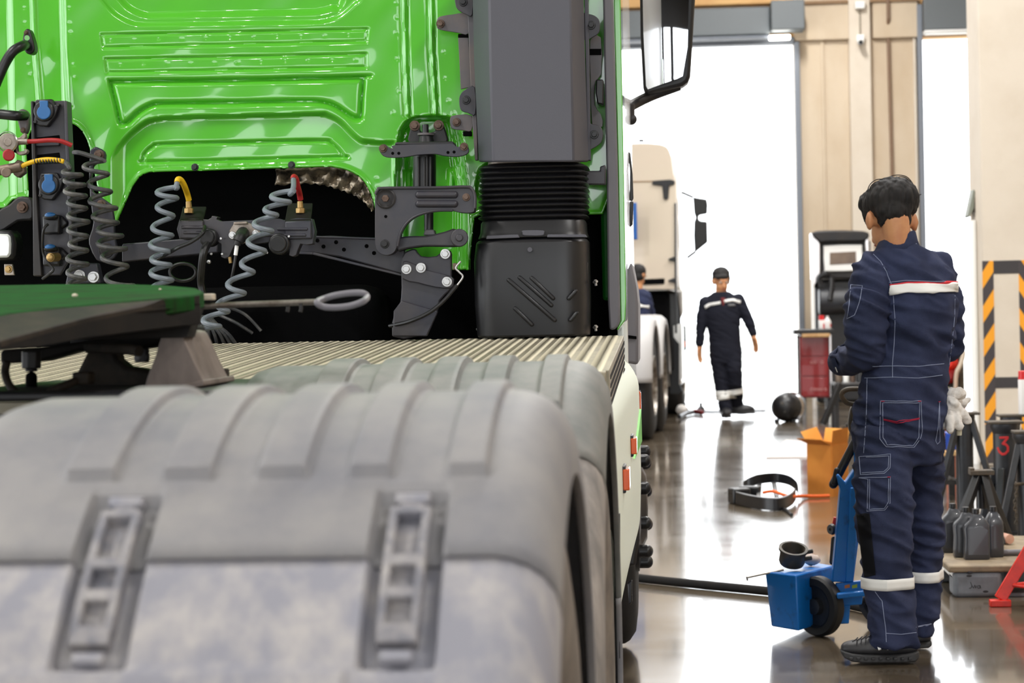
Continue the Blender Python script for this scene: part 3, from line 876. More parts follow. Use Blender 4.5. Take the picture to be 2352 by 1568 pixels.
    mb = MB(); mb.v = [Vector(W_[v]) for v in used]; mb.f = [tuple(int(idx[v]) for v in f) for f in faces]
    return mb.build('cab_back_panel', M['green'], TR, smooth=50, solid=0.012, fix=False)
panel = cab_panel()
# cab body around and behind the panel; black boxes and sheets added as darkness
xl, xr = 2 * XT + 0.15, U(1427, 400, YC).x
MB().bb(xl, xr - 0.02, YC + 0.35, 8.35, 2.12, 3.9).build('cab_body', M['green'], TR, bevel=0.06, seg=3)
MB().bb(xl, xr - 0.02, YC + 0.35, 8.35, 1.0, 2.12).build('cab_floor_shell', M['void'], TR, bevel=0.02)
MB().bb(xl + 0.05, xr - 0.03, YC + 0.30, YC + 0.345, 0.9, 2.2).build('dark_backdrop', M['void'], TR)  # black backdrop added to keep the cab opening dark
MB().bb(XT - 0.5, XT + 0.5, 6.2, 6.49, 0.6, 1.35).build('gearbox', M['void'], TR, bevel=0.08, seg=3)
MB().bb(xl + 0.1, xr - 0.1, 6.1, 6.14, 0.55, 1.1).build('dark_under_fill', M['void'], TR)
# rear corner, right
plate('corner_post', M['green_shade'], [(1378, -75), (1400, -75), (1418, 470), (1421, 690), (1384, 690), (1380, 500), (1374, 300)], YC + 0.05, 0.12, bevel=0.01)
plate('corner_web', M['green_shade'], [(1348, 330), (1376, 330), (1386, 492), (1352, 492)], YC + 0.02, 0.04, bevel=0.006)
plate('corner_slot', M['void'], [(1340, 492), (1386, 492), (1398, 690), (1400, 768), (1340, 768)], YC + 0.09, 0.03, bevel=0.003)
plate('side_deflector_edge', M['trim'], [(1383, -75), (1405, -75), (1408, 10), (1419, 400), (1424, 700), (1423, 742), (1412, 757), (1400, 757), (1396, 690), (1393, 400), (1385, 0)], YC - 0.06, 0.05, bevel=0.006)
plate('side_deflector', M['green'], [(1409, -75), (1423, -75), (1425, 0), (1433, 400), (1438, 690), (1436, 735), (1420, 757), (1416, 757), (1426, 736), (1425, 690), (1420, 400), (1410, 0)], YC - 0.02, 0.3, bevel=0.005)
mb = MB()
def side(u, v):
    y = YC + 0.3 + 2.0 * u; z = 0.98 + (3.9 - 0.98) * v
    x = U(1437, 690, YC).x + 0.0 + (U(1425, 0, YC).x - U(1437, 690, YC).x) * (v - 0.1) * 0.9 - 0.004
    return Vector((x - 0.1 * max(0, (u - 0.85) / 0.15) ** 2, y, z))
mb.grid(side, 16, 24)
sd = mb.build('cab_side', M['white_paint'], TR, solid=0.03)
plate('side_window_frame', M['black'], [(1441, 345), (1448, 352), (1453, 400), (1455, 455), (1452, 462), (1446, 460), (1447, 390)], 7.4, 0.03, bevel=0.003)
plate('door_handle', M['black'], [(1446, 462), (1455, 462), (1453, 515), (1447, 522)], 7.35, 0.03, bevel=0.004)
plate('front_wheel_arch', M['trim'], [(1441, 628), (1449, 640), (1459, 700), (1463, 760), (1463, 830), (1452, 830), (1446, 700)], 7.0, 0.4, bevel=0.01)
# ---- mirror on its arm
def mirror():
    Ym = 8.0
    t = MB()
    outer = [(1468, -120), (1597, -120), (1597, -10), (1590, 110), (1586, 172), (1580, 188), (1568, 197), (1490, 218), (1482, 215), (1477, 200), (1471, 80)]
    inner = [(1474, -110), (1585, -110), (1585, -10), (1579, 110), (1574, 165), (1568, 176), (1556, 182), (1496, 206), (1488, 206), (1484, 198), (1478, 80)]
    f = t.ppoly(outer, Ym, 0.11).build('mirror_housing', M['black'], TR, bevel=0.02, seg=3)
    # tilted a little upwards and towards the cab, as a driver's mirror is
    pts = [U(x, y, Ym - 0.004) for x, y in inner]
    c = U(1530, 60, Ym)
    bl, br_ = [(1474, -110), (1478, 80), (1484, 198), (1488, 206)], [(1585, -110), (1579, 110), (1568, 176), (1556, 182)]
    def gl(u, v):
        def at(pl, t):
            k = t * (len(pl) - 1); i = min(int(k), len(pl) - 2); q = k - i
            return (pl[i][0] * (1 - q) + pl[i + 1][0] * q, pl[i][1] * (1 - q) + pl[i + 1][1] * q)
        a, b = at(bl, v), at(br_, v)
        p = U(a[0] * (1 - u) + b[0] * u, a[1] * (1 - u) + b[1] * u, Ym - 0.003)
        dx, dz = p.x - c.x, p.z - c.z
        p.y -= 0.03 - (dx * dx * 1.2 + dz * dz * 0.16)
        return p
    mb = MB(); mb.grid(gl, 12, 30); mb.build('mirror_glass', M['mirror'], f, smooth=180)
    mb = MB(); mb.tube([U(1487, 150, Ym + .02), U(1487, 190, Ym + .02)], 0.003, 6); 
    a = [U(1560, 196, Ym + 0.06), U(1500, 218, Ym + 0.05), U(1462, 236, Ym + 0.02), U(1440, 250, Ym - 0.05), U(1432, 268, Ym - .1)]
    MB().tube(catmull(a, 6), 0.021, 12).build('mirror_arm', M['dark'], f)
    MB().cyl(U(1446, 282, Ym - 0.1), U(1446, 238, Ym - 0.1), 0.02).sphere(U(1450, 274, Ym - .1), 0.022).build('arm_pivot', M['dark'], f, bevel=0.004)
mirror()

# ---- air intake duct
def duct():
    lv = [(-75, 1084, 1121, 1310, 1339), (140, 1089, 1125, 1314, 1344), (372, 1100, 1131, 1319, 1352)]
    rr = []
    for y, a, b, c, d in lv:
        rr.append([U(a, y, 6.14), U(a, y, 6.03), U(b, y, 5.92), U(c, y, 5.92), U(d, y, 6.05), U(d, y, 6.14)])
    f = MB().rings(rr).build('air_duct', M['duct'], TR, bevel=0.006)
    # mounting strips and brackets, left
    plate('mount_strip', M['bracket'], [(1070, -75), (1085, -75), (1098, 368), (1091, 368), (1086, 300), (1080, 180)], 6.10, 0.02, f, 0.002)
    def br(poly, Y, bx, by, m=M['bracket'], rr_=0.009):
        b = plate('duct_bracket', m, cat2(poly, 3), Y, 0.006, f, 0.0015)
        bolt(U(bx, by, Y), rr_, M['rust'] if m is M['bracket'] else M['black'], b, 0.014)
        return b
    br([(1046, -30), (1082, -30), (1085, 33), (1070, 33), (1054, 24), (1046, 10)], 6.085, 1064, 5, M['chassis'])
    br([(1003, 48), (1010, 38), (1040, 33), (1075, 32), (1076, 77), (1050, 75), (1010, 68), (1003, 60)], 6.13, 1012, 55)
    plate('duct_bracket', M['bracket'], [(1052, 86), (1076, 86), (1079, 130), (1082, 200), (1058, 205), (1055, 140)], 6.14, 0.006, f, 0.0015)
    plate('duct_bracket', M['void'], [(1052, 78), (1076, 78), (1076, 86), (1052, 86)], 6.138, 0.01, f, 0.001)
    br([(1090, 200), (1068, 206), (1056, 220), (1055, 240), (1060, 254), (1074, 259), (1092, 262)], 6.09, 1071, 230, M['chassis'])
    br([(1034, 272), (1042, 265), (1083, 265), (1083, 300), (1062, 299), (1040, 296), (1034, 286)], 6.12, 1049, 281)
    plate('duct_bracket', M['void'], [(1063, 301), (1083, 301), (1083, 312), (1063, 312)], 6.12, 0.02, f, 0.002)
    # right
    plate('mount_strip', M['duct'], [(1340, -75), (1350, -75), (1357, 368), (1350, 368)], 6.07, 0.03, f, 0.002)
    br([(1341, 31), (1352, 32), (1366, 36), (1376, 46), (1378, 62), (1375, 76), (1360, 86), (1342, 91)], 6.075, 1358, 58, M['chassis'])
    plate('side_strip', M['bracket'], cat2([(1355, 92), (1380, 86), (1381, 170), (1368, 186), (1366, 240), (1380, 262), (1384, 290), (1360, 290), (1356, 180)], 2), 6.15, 0.006, f, 0.0015)
    plate('side_strip', M['void'], [(1353, 112), (1381, 112), (1381, 126), (1353, 126)], 6.147, 0.01, f, 0.001)
    br([(1348, 283), (1360, 285), (1376, 289), (1384, 300), (1384, 318), (1376, 332), (1350, 341)], 6.075, 1365, 309, M['chassis'])
    plate('clip_block', M['black'], [(1369, 182), (1386, 182), (1386, 240), (1372, 238), (1368, 215)], 6.12, 0.05, f, 0.004)
    plate('strap_bracket', M['chassis'], [(1345, 392), (1378, 392), (1378, 382), (1391, 378), (1391, 424), (1345, 424)], 6.1, 0.03, f, 0.004)
    # bellows
    cx, cy_ = 1228, 6.11
    n = 40
    def loop(y, hw, hd, pc=cx):
        c = U(pc, y, cy_); out = []
        for i in range(n):
            t = 2 * PI * i / n; ct, s_ = math.cos(t), math.sin(t)
            e = 0.42
            out.append(c + Vector((math.copysign(abs(ct) ** e, ct) * hw, math.copysign(abs(s_) ** e, s_) * hd, -0.02 * ct * 0)))
        return out
    rr = []
    N_ = 10
    for k in range(N_ * 8 + 1):
        y = 384 + (508 - 384) * k / (N_ * 8)
        a = (0.5 + 0.5 * math.cos(2 * PI * k / 8 + PI)) ** 0.7
        rr.append(loop(y, 0.150 + 0.013 * a, 0.148 + 0.013 * a))
    MB().rings(rr).build('bellows', M['black'], f)
    rr = [loop(371, 0.135, 0.14), loop(381, 0.135, 0.14)]
    MB().rings(rr).build('clamp_band', M['alu'], f, bevel=0.002)
    rr = [loop(508, 0.150, 0.15), loop(514, 0.155, 0.155), (loop(536, 0.157, 0.158)), (loop(549, 0.163, 0.165))]
    col = MB().rings(rr).build('intake_collar', M['black'], f, bevel=0.003)
    plate('collar_latch', M['duct'], cat2([(1202, 529), (1247, 529), (1250, 535), (1245, 541), (1205, 541), (1200, 535)], 3), 5.945, 0.012, col, 0.002)
    plate('collar_lip', M['duct'], [(1118, 541), (1190, 538), (1194, 546), (1116, 549)], 5.945, 0.008, col, 0.002)
    plate('collar_lip', M['duct'], [(1258, 538), (1344, 538), (1350, 545), (1256, 545)], 5.945, 0.008, col, 0.002)
    rr = [loop(549, 0.150, 0.15), loop(556, 0.166, 0.165, 1226), loop(600, 0.170, 0.172, 1224), loop(700, 0.170, 0.172, 1226), loop(772, 0.165, 0.165, 1228)]
    bx = MB().rings(rr).build('filter_box', M['black'], f, bevel=0.006)
    for a, b, w in (((1165, 640), (1278, 738), 0.016), ((1218, 635), (1274, 688), 0.014), ((1180, 705), (1225, 748), 0.012), ((1304, 688), (1326, 665), 0.014), ((1308, 738), (1328, 715), 0.012), ((1190, 634), (1270, 704), 0.01)):
        MB().beam(U(*a, 5.935), U(*b, 5.935), 0.012, w, (0, 1, 0)).build('box_rib', M['black'], bx, bevel=0.005)
    MB().cyl(U(1217, 573, 5.945), U(1217, 573, 5.93), 0.007).build('box_stud', M['duct'], bx)
    plate('box_latch', M['dark'], [(1335, 620), (1350, 600), (1350, 650), (1335, 650)], 6.0, 0.03, bx, 0.003)
    for px, py in ((1098, 650), (1099, 756), (1367, 648), (1367, 752)):
        MB().cyl(U(px, py - 6, 6.02), U(px + 2, py + 8, 6.02), 0.004, n=8).cyl(U(px - 3, py, 6.02), U(px + 4, py - 2, 6.0), 0.004, n=8).build('box_clip', M['zinc'], bx)
    return f
duct()
# ------------------------------------------------------------------ cab mounts, valves, hoses and the fifth wheel
# panel stops along the lower edge of the cab wall
for px, py in ((448, 384), (670, 379)):
    bolt(U(px, py, YC - 0.012), 0.008, M['black'], panel, 0.012, 'rubber_stop', hexn=12)

# ---- heat foil under the cab tunnel
def foil_mat():
    m = mat('woven_foil', (150, 138, 120), 0.3, 0.8, color2=(60, 56, 50), nscale=18, lo=0.45, hi=0.65)
    nt = m.node_tree; N, L = nt.nodes, nt.links; p = N['Principled BSDF']
    tc = N.new('ShaderNodeTexCoord'); mp = N.new('ShaderNodeMapping'); mp.inputs['Rotation'].default_value = (0, 0.5, 0); mp.inputs['Scale'].default_value = (190, 190, 190)
    ck = N.new('ShaderNodeTexChecker'); ck.inputs['Scale'].default_value = 1.0
    L.new(tc.outputs['Object'], mp.inputs['Vector']); L.new(mp.outputs['Vector'], ck.inputs['Vector'])
    b = N.new('ShaderNodeBump'); b.inputs['Strength'].default_value = 0.9; b.inputs['Distance'].default_value = 0.004
    L.new(ck.outputs['Fac'], b.inputs['Height']); L.new(b.outputs['Normal'], p.inputs['Normal'])
    return m
M['foil'] = foil_mat()
top = [(632, 388), (700, 384), (762, 382), (800, 390), (832, 412), (850, 440), (860, 474)]
bot = [(632, 422), (700, 418), (745, 422), (780, 432), (812, 444), (836, 460), (854, 482)]
mb = MB()
tp = catmull([U(x, y, YC + 0.03) for x, y in top], 8); bt = catmull([U(x, y + 4, YC + 0.07) for x, y in bot], 8)
nn = len(tp)
mb.rings([[tp[i] * (1 - v) + bt[i] * v + Vector((0, 0.02 * math.sin(PI * v) + 0.006 * math.sin(i * 0.9 + v * 5), 0.003 * math.sin(i * 1.7))) for v in (0, .2, .4, .6, .8, 1)] for i in range(nn)], cap=False)
mb.f = [f for f in mb.f if f[0] % 6 != 5]
mb.build('heat_foil', M['foil'], TR, solid=0.003)

# ---- right cab mount
Ymt = 6.02
mt = plate('mount_crossbar', M['chassis'], cat2([(870, 342), (874, 333), (884, 331), (893, 338), (902, 340), (908, 333), (1020, 330), (1040, 330), (1046, 335), (1054, 337), (1062, 330), (1072, 334), (1077, 344), (1072, 354), (1050, 360), (1020, 358), (1000, 354), (960, 356), (930, 361), (900, 362), (880, 358)], 3), 5.98, 0.012, TR, 0.003)
plate('mount_ledge', M['dark'], [(906, 334), (908, 326), (1040, 324), (1044, 333)], 5.985, 0.08, mt, 0.004)
for px, py, m in ((880, 341, 'rust'), (1066, 337, 'rust')): bolt(U(px, py, 5.98), 0.0085, M[m], mt, 0.014)
for px, py in ((902, 352), (916, 352), (1029, 350), (1043, 349)):
    MB().cyl(U(px, py, 5.981), U(px, py, 5.979), 0.0045, n=14).build('bolt_hole', M['void'], mt)
tw = plate('mount_tower', M['dark'], cat2([(942, 332), (944, 290), (950, 278), (962, 282), (966, 302), (998, 302), (1000, 282), (1012, 278), (1020, 292), (1024, 332)], 3), 6.12, 0.03, TR, 0.004)
for px, py in ((953, 289), (1008, 288)): bolt(U(px, py, 6.12), 0.011, M['rust'], tw, 0.02)
MB().cyl(U(977, 286, 6.1), U(978, 312, 6.1), 0.0095).build('rod_end', M['black'], tw)
MB().cyl(U(978, 306, 6.1), U(978, 311, 6.1), 0.025, n=24).build('rod_washer', M['bracket'], tw)
MB().cyl(U(978, 312, 6.1), U(979, 328, 6.1), 0.02, 0.024).build('rod_boot', M['black'], tw)
st = MB().cyl(U(975, 356, 6.08), U(975, 440, 6.08), 0.035).build('air_strut', M['black'], TR)
for dx in (-14, 0, 14):
    MB().cyl(U(975 + dx, 360, 6.045), U(975 + dx, 438, 6.045), 0.004, n=8).build('strut_rib', M['black'], st)
MB().cyl(U(985, 488, 6.08), U(985, 530, 6.08), 0.014).build('strut_rod', M['black'], st)
# pressed lever
lv = plate('mount_lever', M['chassis'], cat2([(862, 446), (868, 436), (880, 433), (1000, 432), (1070, 430), (1084, 436), (1090, 450), (1090, 480), (1084, 488), (1058, 488), (1030, 482), (1000, 484), (960, 494), (936, 510), (920, 535), (912, 565), (904, 580), (888, 586), (870, 580), (862, 560), (861, 500)], 3), 5.90, 0.05, TR, 0.006)
lip = cat2([(862, 446), (868, 436), (880, 432), (1000, 431), (1070, 429), (1084, 434), (1091, 450), (1091, 478)], 5, False)
MB().tube([U(x, y, 5.895) for x, y in lip], 0.0045, 8).build('lever_rim', M['chassis'], lv)
lip = cat2([(1040, 483), (1000, 484), (960, 494), (936, 510), (920, 535), (913, 565)], 5, False)
MB().tube([U(x, y, 5.895) for x, y in lip], 0.004, 8).build('lever_rim', M['chassis'], lv)
for y in (447, 468):
    MB().caps(U(962, y, 5.9), U(1044, y, 5.9), 0.011).build('lever_bead', M['chassis'], lv)
MB().lathe([(0.03, 0.004), (0.026, 0.006), (0.02, 0.002), (0.012, 0.002)], U(886, 456, 5.9), (0, -1, 0), 28).build('lever_dish', M['dark'], lv)
bolt(U(886, 456, 5.898), 0.011, M['rust'], lv, 0.012, washer=False)
bolt(U(1071, 453, 5.9), 0.008, M['rust'], lv, 0.012)
bolt(U(884, 560, 5.9), 0.009, M['dark'], lv, 0.014, hexn=16)
MB().cyl(U(886, 497, 5.901), U(886, 497, 5.898), 0.0045, n=14).build('bolt_hole', M['void'], lv)
# link with bush
ln = MB().ppoly(cat2([(912, 548), (940, 542), (980, 541), (1020, 532), (1048, 526), (1062, 560), (1048, 566), (1010, 566), (970, 566), (930, 572), (912, 576)], 3), 5.93, 0.05).build('mount_link', M['chassis'], TR, bevel=0.005)
MB().cyl(U(1055, 546, 5.99), U(1055, 546, 5.90), 0.026, n=32).cyl(U(1055, 546, 5.9), U(1055, 546, 5.893), 0.011).build('link_bush', M['chassis'], ln, bevel=0.003)
MB().ppoly([(976, 527), (996, 527), (1000, 540), (972, 540)], 5.96, 0.05).build('link_block', M['trim'], ln, bevel=0.003)
# pedestal plate with the four bright bolts
pd = plate('mount_pedestal', M['chassis'], cat2([(922, 592), (938, 575), (955, 572), (966, 588), (1002, 588), (1014, 576), (1030, 574), (1037, 584), (1037, 640), (1043, 655), (1034, 666), (1010, 690), (1004, 716), (960, 772), (900, 772), (908, 712), (918, 700), (922, 660)], 2), 5.95, 0.02, TR, 0.004)
plate('pedestal_face', M['chassis'], cat2([(926, 600), (945, 604), (968, 614), (980, 620), (1036, 634), (1042, 648), (1036, 662), (1000, 660), (960, 650), (924, 640)], 2), 5.935, 0.014, pd, 0.003)
plate('pedestal_skirt', M['chassis'], [(922, 690), (1006, 715), (980, 772), (902, 772), (904, 714)], 5.93, 0.02, pd, 0.003)
for px, py in ((934, 618), (967, 615), (1023, 583), (1027, 647)): bolt(U(px, py, 5.935), 0.0105, M['zinc'], pd, 0.014)
MB().tube(catmull([U(1058, 600, 5.9), U(1047, 615, 5.9), U(1055, 625, 5.9), U(1063, 636, 5.9), U(1050, 655, 5.9)], 6), 0.003, 8).build('sensor_lead', M['zinc'], pd)
MB().tube(catmull([U(1050, 655, 5.9), U(1020, 690, 5.89), U(985, 718, 5.89), U(940, 738, 5.9), U(895, 748, 5.95)], 8), 0.006, 8).build('sensor_cable', M['cable'], pd)
MB().box(U(1045, 612, 5.91), (0.014, 0.012, 0.02)).build('sensor_plug', M['bronze'], pd, bevel=0.003)
# tapered cross beam
bm = plate('rear_crossbeam', M['chassis'], [(676, 560), (700, 543), (760, 541), (862, 547), (930, 560), (930, 632), (860, 612), (780, 590), (720, 581), (676, 579)], 6.02, 0.05, TR, 0.004)
MB().beam(U(676, 580, 6.0), U(720, 582, 6.0), 0.02, 0.008).beam(U(720, 582, 6.0), U(930, 633, 6.0), 0.02, 0.008).beam(U(690, 543, 6.0), U(864, 548, 6.0), 0.02, 0.006).build('beam_flange', M['chassis'], bm, bevel=0.002)
for px, py in ((729, 552), (743, 566), (772, 556), (790, 573), (842, 565), (859, 581)):
    MB().cyl(U(px, py, 6.021), U(px, py, 6.018), 0.006, n=14).build('bolt_hole', M['void'], bm)

# ---- valve console in the middle
Yv = 5.72
vc = plate('valve_console', M['chassis'], cat2([(412, 504), (478, 504), (486, 496), (500, 498), (508, 508), (640, 502), (650, 506), (716, 502), (718, 560), (690, 560), (680, 586), (664, 586), (662, 560), (620, 556), (580, 560), (566, 548), (540, 560), (526, 590), (508, 590), (508, 560), (478, 548), (440, 548), (412, 548)], 2), Yv, 0.04, TR, 0.005)
for poly in ([(412, 506), (420, 474), (474, 474), (466, 506)], [(654, 508), (662, 466), (718, 466), (714, 506)]):
    mb = MB()
    a = [U(poly[0][0], poly[0][1], Yv - 0.01), U(poly[3][0], poly[3][1], Yv - 0.01), U(poly[2][0], poly[2][1], Yv + 0.10), U(poly[1][0], poly[1][1], Yv + 0.10)]
    mb.prism(a, (0, 0.002, -0.008)); tb = mb.build('console_tab', M['black_iron'], vc, bevel=0.002)
    mb = MB()
    mb.ppoly([(poly[0][0], poly[0][1]), (poly[3][0], poly[3][1]), (poly[3][0] + 2, poly[3][1] + 42), (poly[0][0], poly[0][1] + 42)], Yv - 0.015, 0.02); mb.build('console_face', M['chassis'], vc, bevel=0.004)
for y, x0, x1 in ((522, 420, 470), (534, 424, 468), (526, 640, 704), (540, 600, 700)):
    MB().caps(U(x0, y, Yv - 0.014), U(x1, y, Yv - 0.014), 0.005).build('console_bead', M['chassis'], vc)
def fitting(px, py, m, end):
    MB().cyl(U(px, py + 12, Yv + 0.04), U(px, py, Yv + 0.04), 0.014, n=6).cyl(U(px, py, Yv + .04), U(px - 1, py - 16, Yv + .04), 0.009, 0.008).build('hose_nut', M['brass'], vc, bevel=0.0015)
fitting(434, 478, M['brass'], 0); fitting(690, 478, M['brass'], 0)
def sleeve(pts, r, m, name):
    return MB().tube(catmull([U(x, y, Y) for x, y, Y in pts], 8), r, 12).build(name, m, vc)
sleeve([(434, 460, Yv + .04), (430, 445, Yv + .03), (424, 428, Yv), (416, 414, Yv - .02), (409, 412, Yv - .03), (407, 420, Yv - .04)], 0.0085, M['yellow'], 'yellow_sleeve')
sleeve([(690, 458, Yv + .04), (688, 445, Yv + .03), (684, 430, Yv), (680, 412, Yv - .02), (675, 406, Yv - .03), (674, 412, Yv - .04)], 0.0085, M['red_hose'], 'red_sleeve')
# electrical sockets of the console
def sock(px, py, R_, tilt=0):
    c = U(px, py, Yv - 0.03)
    s = MB().cyl(c + Vector((0, 0.05, 0)), c, R_, n=28).build('console_socket', M['black'], vc, bevel=0.004)
    MB().cyl(c, c + Vector((0, -0.012, 0)), R_ * 0.78, n=28).build('socket_lid', M['rubber'], s, bevel=0.003)
    return s
sock(640, 560, 0.03); sock(477, 545, 0.026)
s = sock(556, 540, 0.02)
plate('plug_frame', M['alu'], [(526, 530), (536, 514), (574, 512), (598, 532), (598, 544), (574, 552), (556, 560), (530, 548)], Yv - 0.025, 0.012, vc, 0.003)
plate('plug_lever', M['alu'], [(536, 510), (566, 508), (568, 514), (536, 516)], Yv - 0.05, 0.02, vc, 0.002)
for px, py in ((534, 540), (587, 537)): bolt(U(px, py, Yv - 0.025), 0.0075, M['zinc'], vc, 0.01)
MB().tube(catmull([U(558, 535, Yv - .04), U(552, 545, Yv - .09), U(546, 556, Yv - .1), U(544, 562, Yv - .1)], 6), [0.018] * 4 + [0.016] * 8 + [0.011] * 7, 14).build('plug_boot', M['rubber'], vc)
MB().cyl(U(545, 558, Yv - .1), U(541, 586, Yv - .1), 0.0056, n=10).build('cable_label', M['white'], vc)
MB().tube(catmull([U(544, 560, Yv - .1), U(541, 590, Yv - .1), U(536, 620, Yv - .1), U(528, 660, Yv - .08)], 8), 0.0045, 8).build('plug_cable', M['cable'], vc)
MB().cyl(U(528, 590, Yv), U(530, 604, Yv), 0.005).build('drain_cock', M['brass'], vc)
MB().sphere(U(480, 601, Yv - 0.03), 0.006).build('ring_nut', M['zinc'], vc)
for px, py in ((508, 548), (486, 583), (511, 583), (664, 543), (614, 580)): bolt(U(px, py, Yv - 0.02), 0.004, M['zinc'], vc, 0.006, washer=False)
MB().tube(catmull([U(470, 520, Yv - .04), U(466, 535, Yv - .07), U(440, 555, Yv - .08), U(410, 568, Yv - .08), U(392, 578, Yv - .06), U(350, 600, Yv)], 8), 0.0055, 8).build('console_cable', M['cable'], vc)
MB().tube(catmull([U(477, 560, Yv - .04), U(468, 580, Yv - .06), U(463, 620, Yv - .04), U(462, 650, Yv), U(470, 690, Yv)], 8), 0.011, 10).build('console_cable', M['cable'], vc)
ring = [U(420 + 30 * math.cos(t), 625 + 20 * math.sin(t), Yv + 0.05) for t in np.linspace(0, 2 * PI, 30)[:-1]]
MB().tube(ring, 0.005, 8, closed=True).build('cable_loop', M['cable'], vc)
# coiled air lines
def coil(axis, rad, turns, r, m, Y, name, lead=(), tail=(), ph=0.0, per=26):
    ax = catmull([U(x, y, Y) for x, y in axis], 24)
    pts = []
    n = int(turns * per)
    for k in range(n + 1):
        t = k / n; q = t * (len(ax) - 1); i = min(int(q), len(ax) - 2); c = ax[i] * (1 - (q - i)) + ax[i + 1] * (q - i)
        a = 2 * PI * turns * t + ph
        rr = rad[0] + (rad[1] - rad[0]) * t if isinstance(rad, tuple) else rad
        rr *= 1 + 0.10 * math.sin(a * 0.37 + ph)
        pts.append(c + Vector((math.cos(a) * rr, math.sin(a) * rr * 0.9, 0.18 * rr * math.sin(a))))
    pre = catmull([U(*p) for p in lead] + [pts[0]], 8)[:-1] if lead else []
    post = catmull([pts[-1]] + [U(*p) for p in tail], 8)[1:] if tail else []
    return MB().tube(pre + pts + post, r, 9).build(name, m, TR)
coil([(386, 432), (382, 470), (372, 530), (368, 580), (370, 620), (372, 664)], 0.027, 6.6, 0.0075, M['hose'], 5.66, 'coiled_air_line', lead=[(407, 420, Yv - .04), (404, 432, 5.67)], ph=0.6)
coil([(652, 440), (640, 468), (612, 500), (598, 540), (582, 590), (552, 640), (528, 690), (490, 730), (480, 760)], 0.027, 8.4, 0.0075, M['hose'], 5.60, 'coiled_air_line', lead=[(674, 412, Yv - .04), (674, 430, 5.64), (666, 446, 5.62)], ph=0.4)
coil([(166, 392), (172, 430), (178, 480), (180, 540), (178, 600), (176, 655)], 0.026, 9.3, 0.0068, M['hose_dark'], 5.62, 'coiled_air_line', lead=[(150, 372, 5.7), (160, 384, 5.64)], ph=2.2)
coil([(218, 372), (228, 430), (240, 490), (252, 540), (262, 590), (276, 660)], (0.030, 0.036), 8.0, 0.0068, M['hose_dark'], 5.64, 'coiled_air_line', lead=[(170, 350, 5.68), (188, 352, 5.65)], ph=0.9)

# ---- socket tower on the left
Yt = 5.78
tw = plate('socket_tower', M['chassis'], [(70, 232), (153, 231), (158, 300), (162, 420), (166, 560), (165, 585), (138, 632), (94, 632), (78, 440)], Yt, 0.015, TR, 0.003)
plate('tower_flange', M['chassis'], [(146, 231), (153, 231), (168, 560), (160, 580), (152, 400)], Yt - 0.03, 0.05, tw, 0.003)
plate('tower_flange', M['dark'], [(70, 232), (76, 232), (84, 440), (96, 634), (76, 634), (74, 420)], Yt - 0.02, 0.05, tw, 0.003)
for y0 in (312, 352):
    plate('tower_slot', M['void'], [(82, y0 + 4), (136, y0 - 2), (138, y0 + 10), (82, y0 + 12)], Yt - 0.002, 0.004, tw, 0.001)
    plate('tower_lip', M['chassis'], [(80, y0 + 12), (136, y0 + 10), (136, y0 + 22), (82, y0 + 24)], Yt - 0.012, 0.012, tw, 0.002)
def blue_socket(cx_, cy_):
    c = U(cx_, cy_, Yt - 0.025)
    b = MB().cyl(c + Vector((0, 0.03, 0)), c + Vector((0, -0.006, 0)), 0.030, n=30).ppoly([(cx_ - 20, cy_ - 26), (cx_ + 18, cy_ - 28), (cx_ + 24, cy_ - 14), (cx_ + 36, cy_ - 18), (cx_ + 26, cy_ + 12), (cx_ + 8, cy_ + 36), (cx_ - 12, cy_ + 34), (cx_ - 24, cy_ + 26)], Yt - 0.022, 0.022).build('socket_body', M['black'], tw, bevel=0.004)
    plate('socket_cap', M['blue_cap'], [(cx_ - 11, cy_ - 24), (cx_ + 8, cy_ - 24), (cx_ + 9, cy_ - 12)] + [(cx_ - 1 + 16 * math.cos(t), cy_ + 3 + 16 * math.sin(t)) for t in np.linspace(-0.95, PI + 0.95, 18)] + [(cx_ - 10, cy_ - 12)], Yt - 0.036, 0.008, b, 0.002)
    for dx, dy in ((-19, 25), (33, -14)): bolt(U(cx_ + dx, cy_ + dy, Yt - 0.022), 0.005, M['dark'], b, 0.006, washer=False)
blue_socket(101, 255); blue_socket(112, 424)
for cy_, plug in ((494, 1), (567, 0)):
    c = U(117, cy_ + 4, Yt - 0.05)
    b = MB().box(U(122, cy_ + 22, Yt - 0.01), (0.05, 0.045, 0.055)).ppoly([(94, cy_ + 20), (106, cy_ + 4), (140, cy_), (158, cy_ + 18), (150, cy_ + 26), (126, cy_ + 40)], Yt - 0.012, 0.012).build('socket_body', M['black'], tw, bevel=0.006)
    MB().sphere(c, (0.021, 0.02, 0.010), 20, 10).build('socket_lid', M['black'], b)
    MB().sphere(c + Vector((0, -0.006, 0.004)), (0.016, 0.016, 0.009), 20, 10).build('socket_cap', M['blue_cap'], b)
    if plug:
        MB().tube(catmull([U(110, 515, Yt - .07), U(101, 525, Yt - .08), U(98, 548, Yt - .07), U(99, 580, Yt - .05), U(108, 600, Yt - .05), U(122, 618, Yt - .05), U(114, 628, Yt - .05), U(98, 640, Yt - .03)], 8), 0.0042, 8).build('lead_cable', M['cable'], b)
    else:
        MB().cyl(U(132, 590, Yt - 0.03), U(115, 591, Yt - 0.075), 0.013, n=24).sphere(U(115, 591, Yt - .077), (.011, .006, .011)).build('plug_cap', M['brass'], b, bevel=0.002)
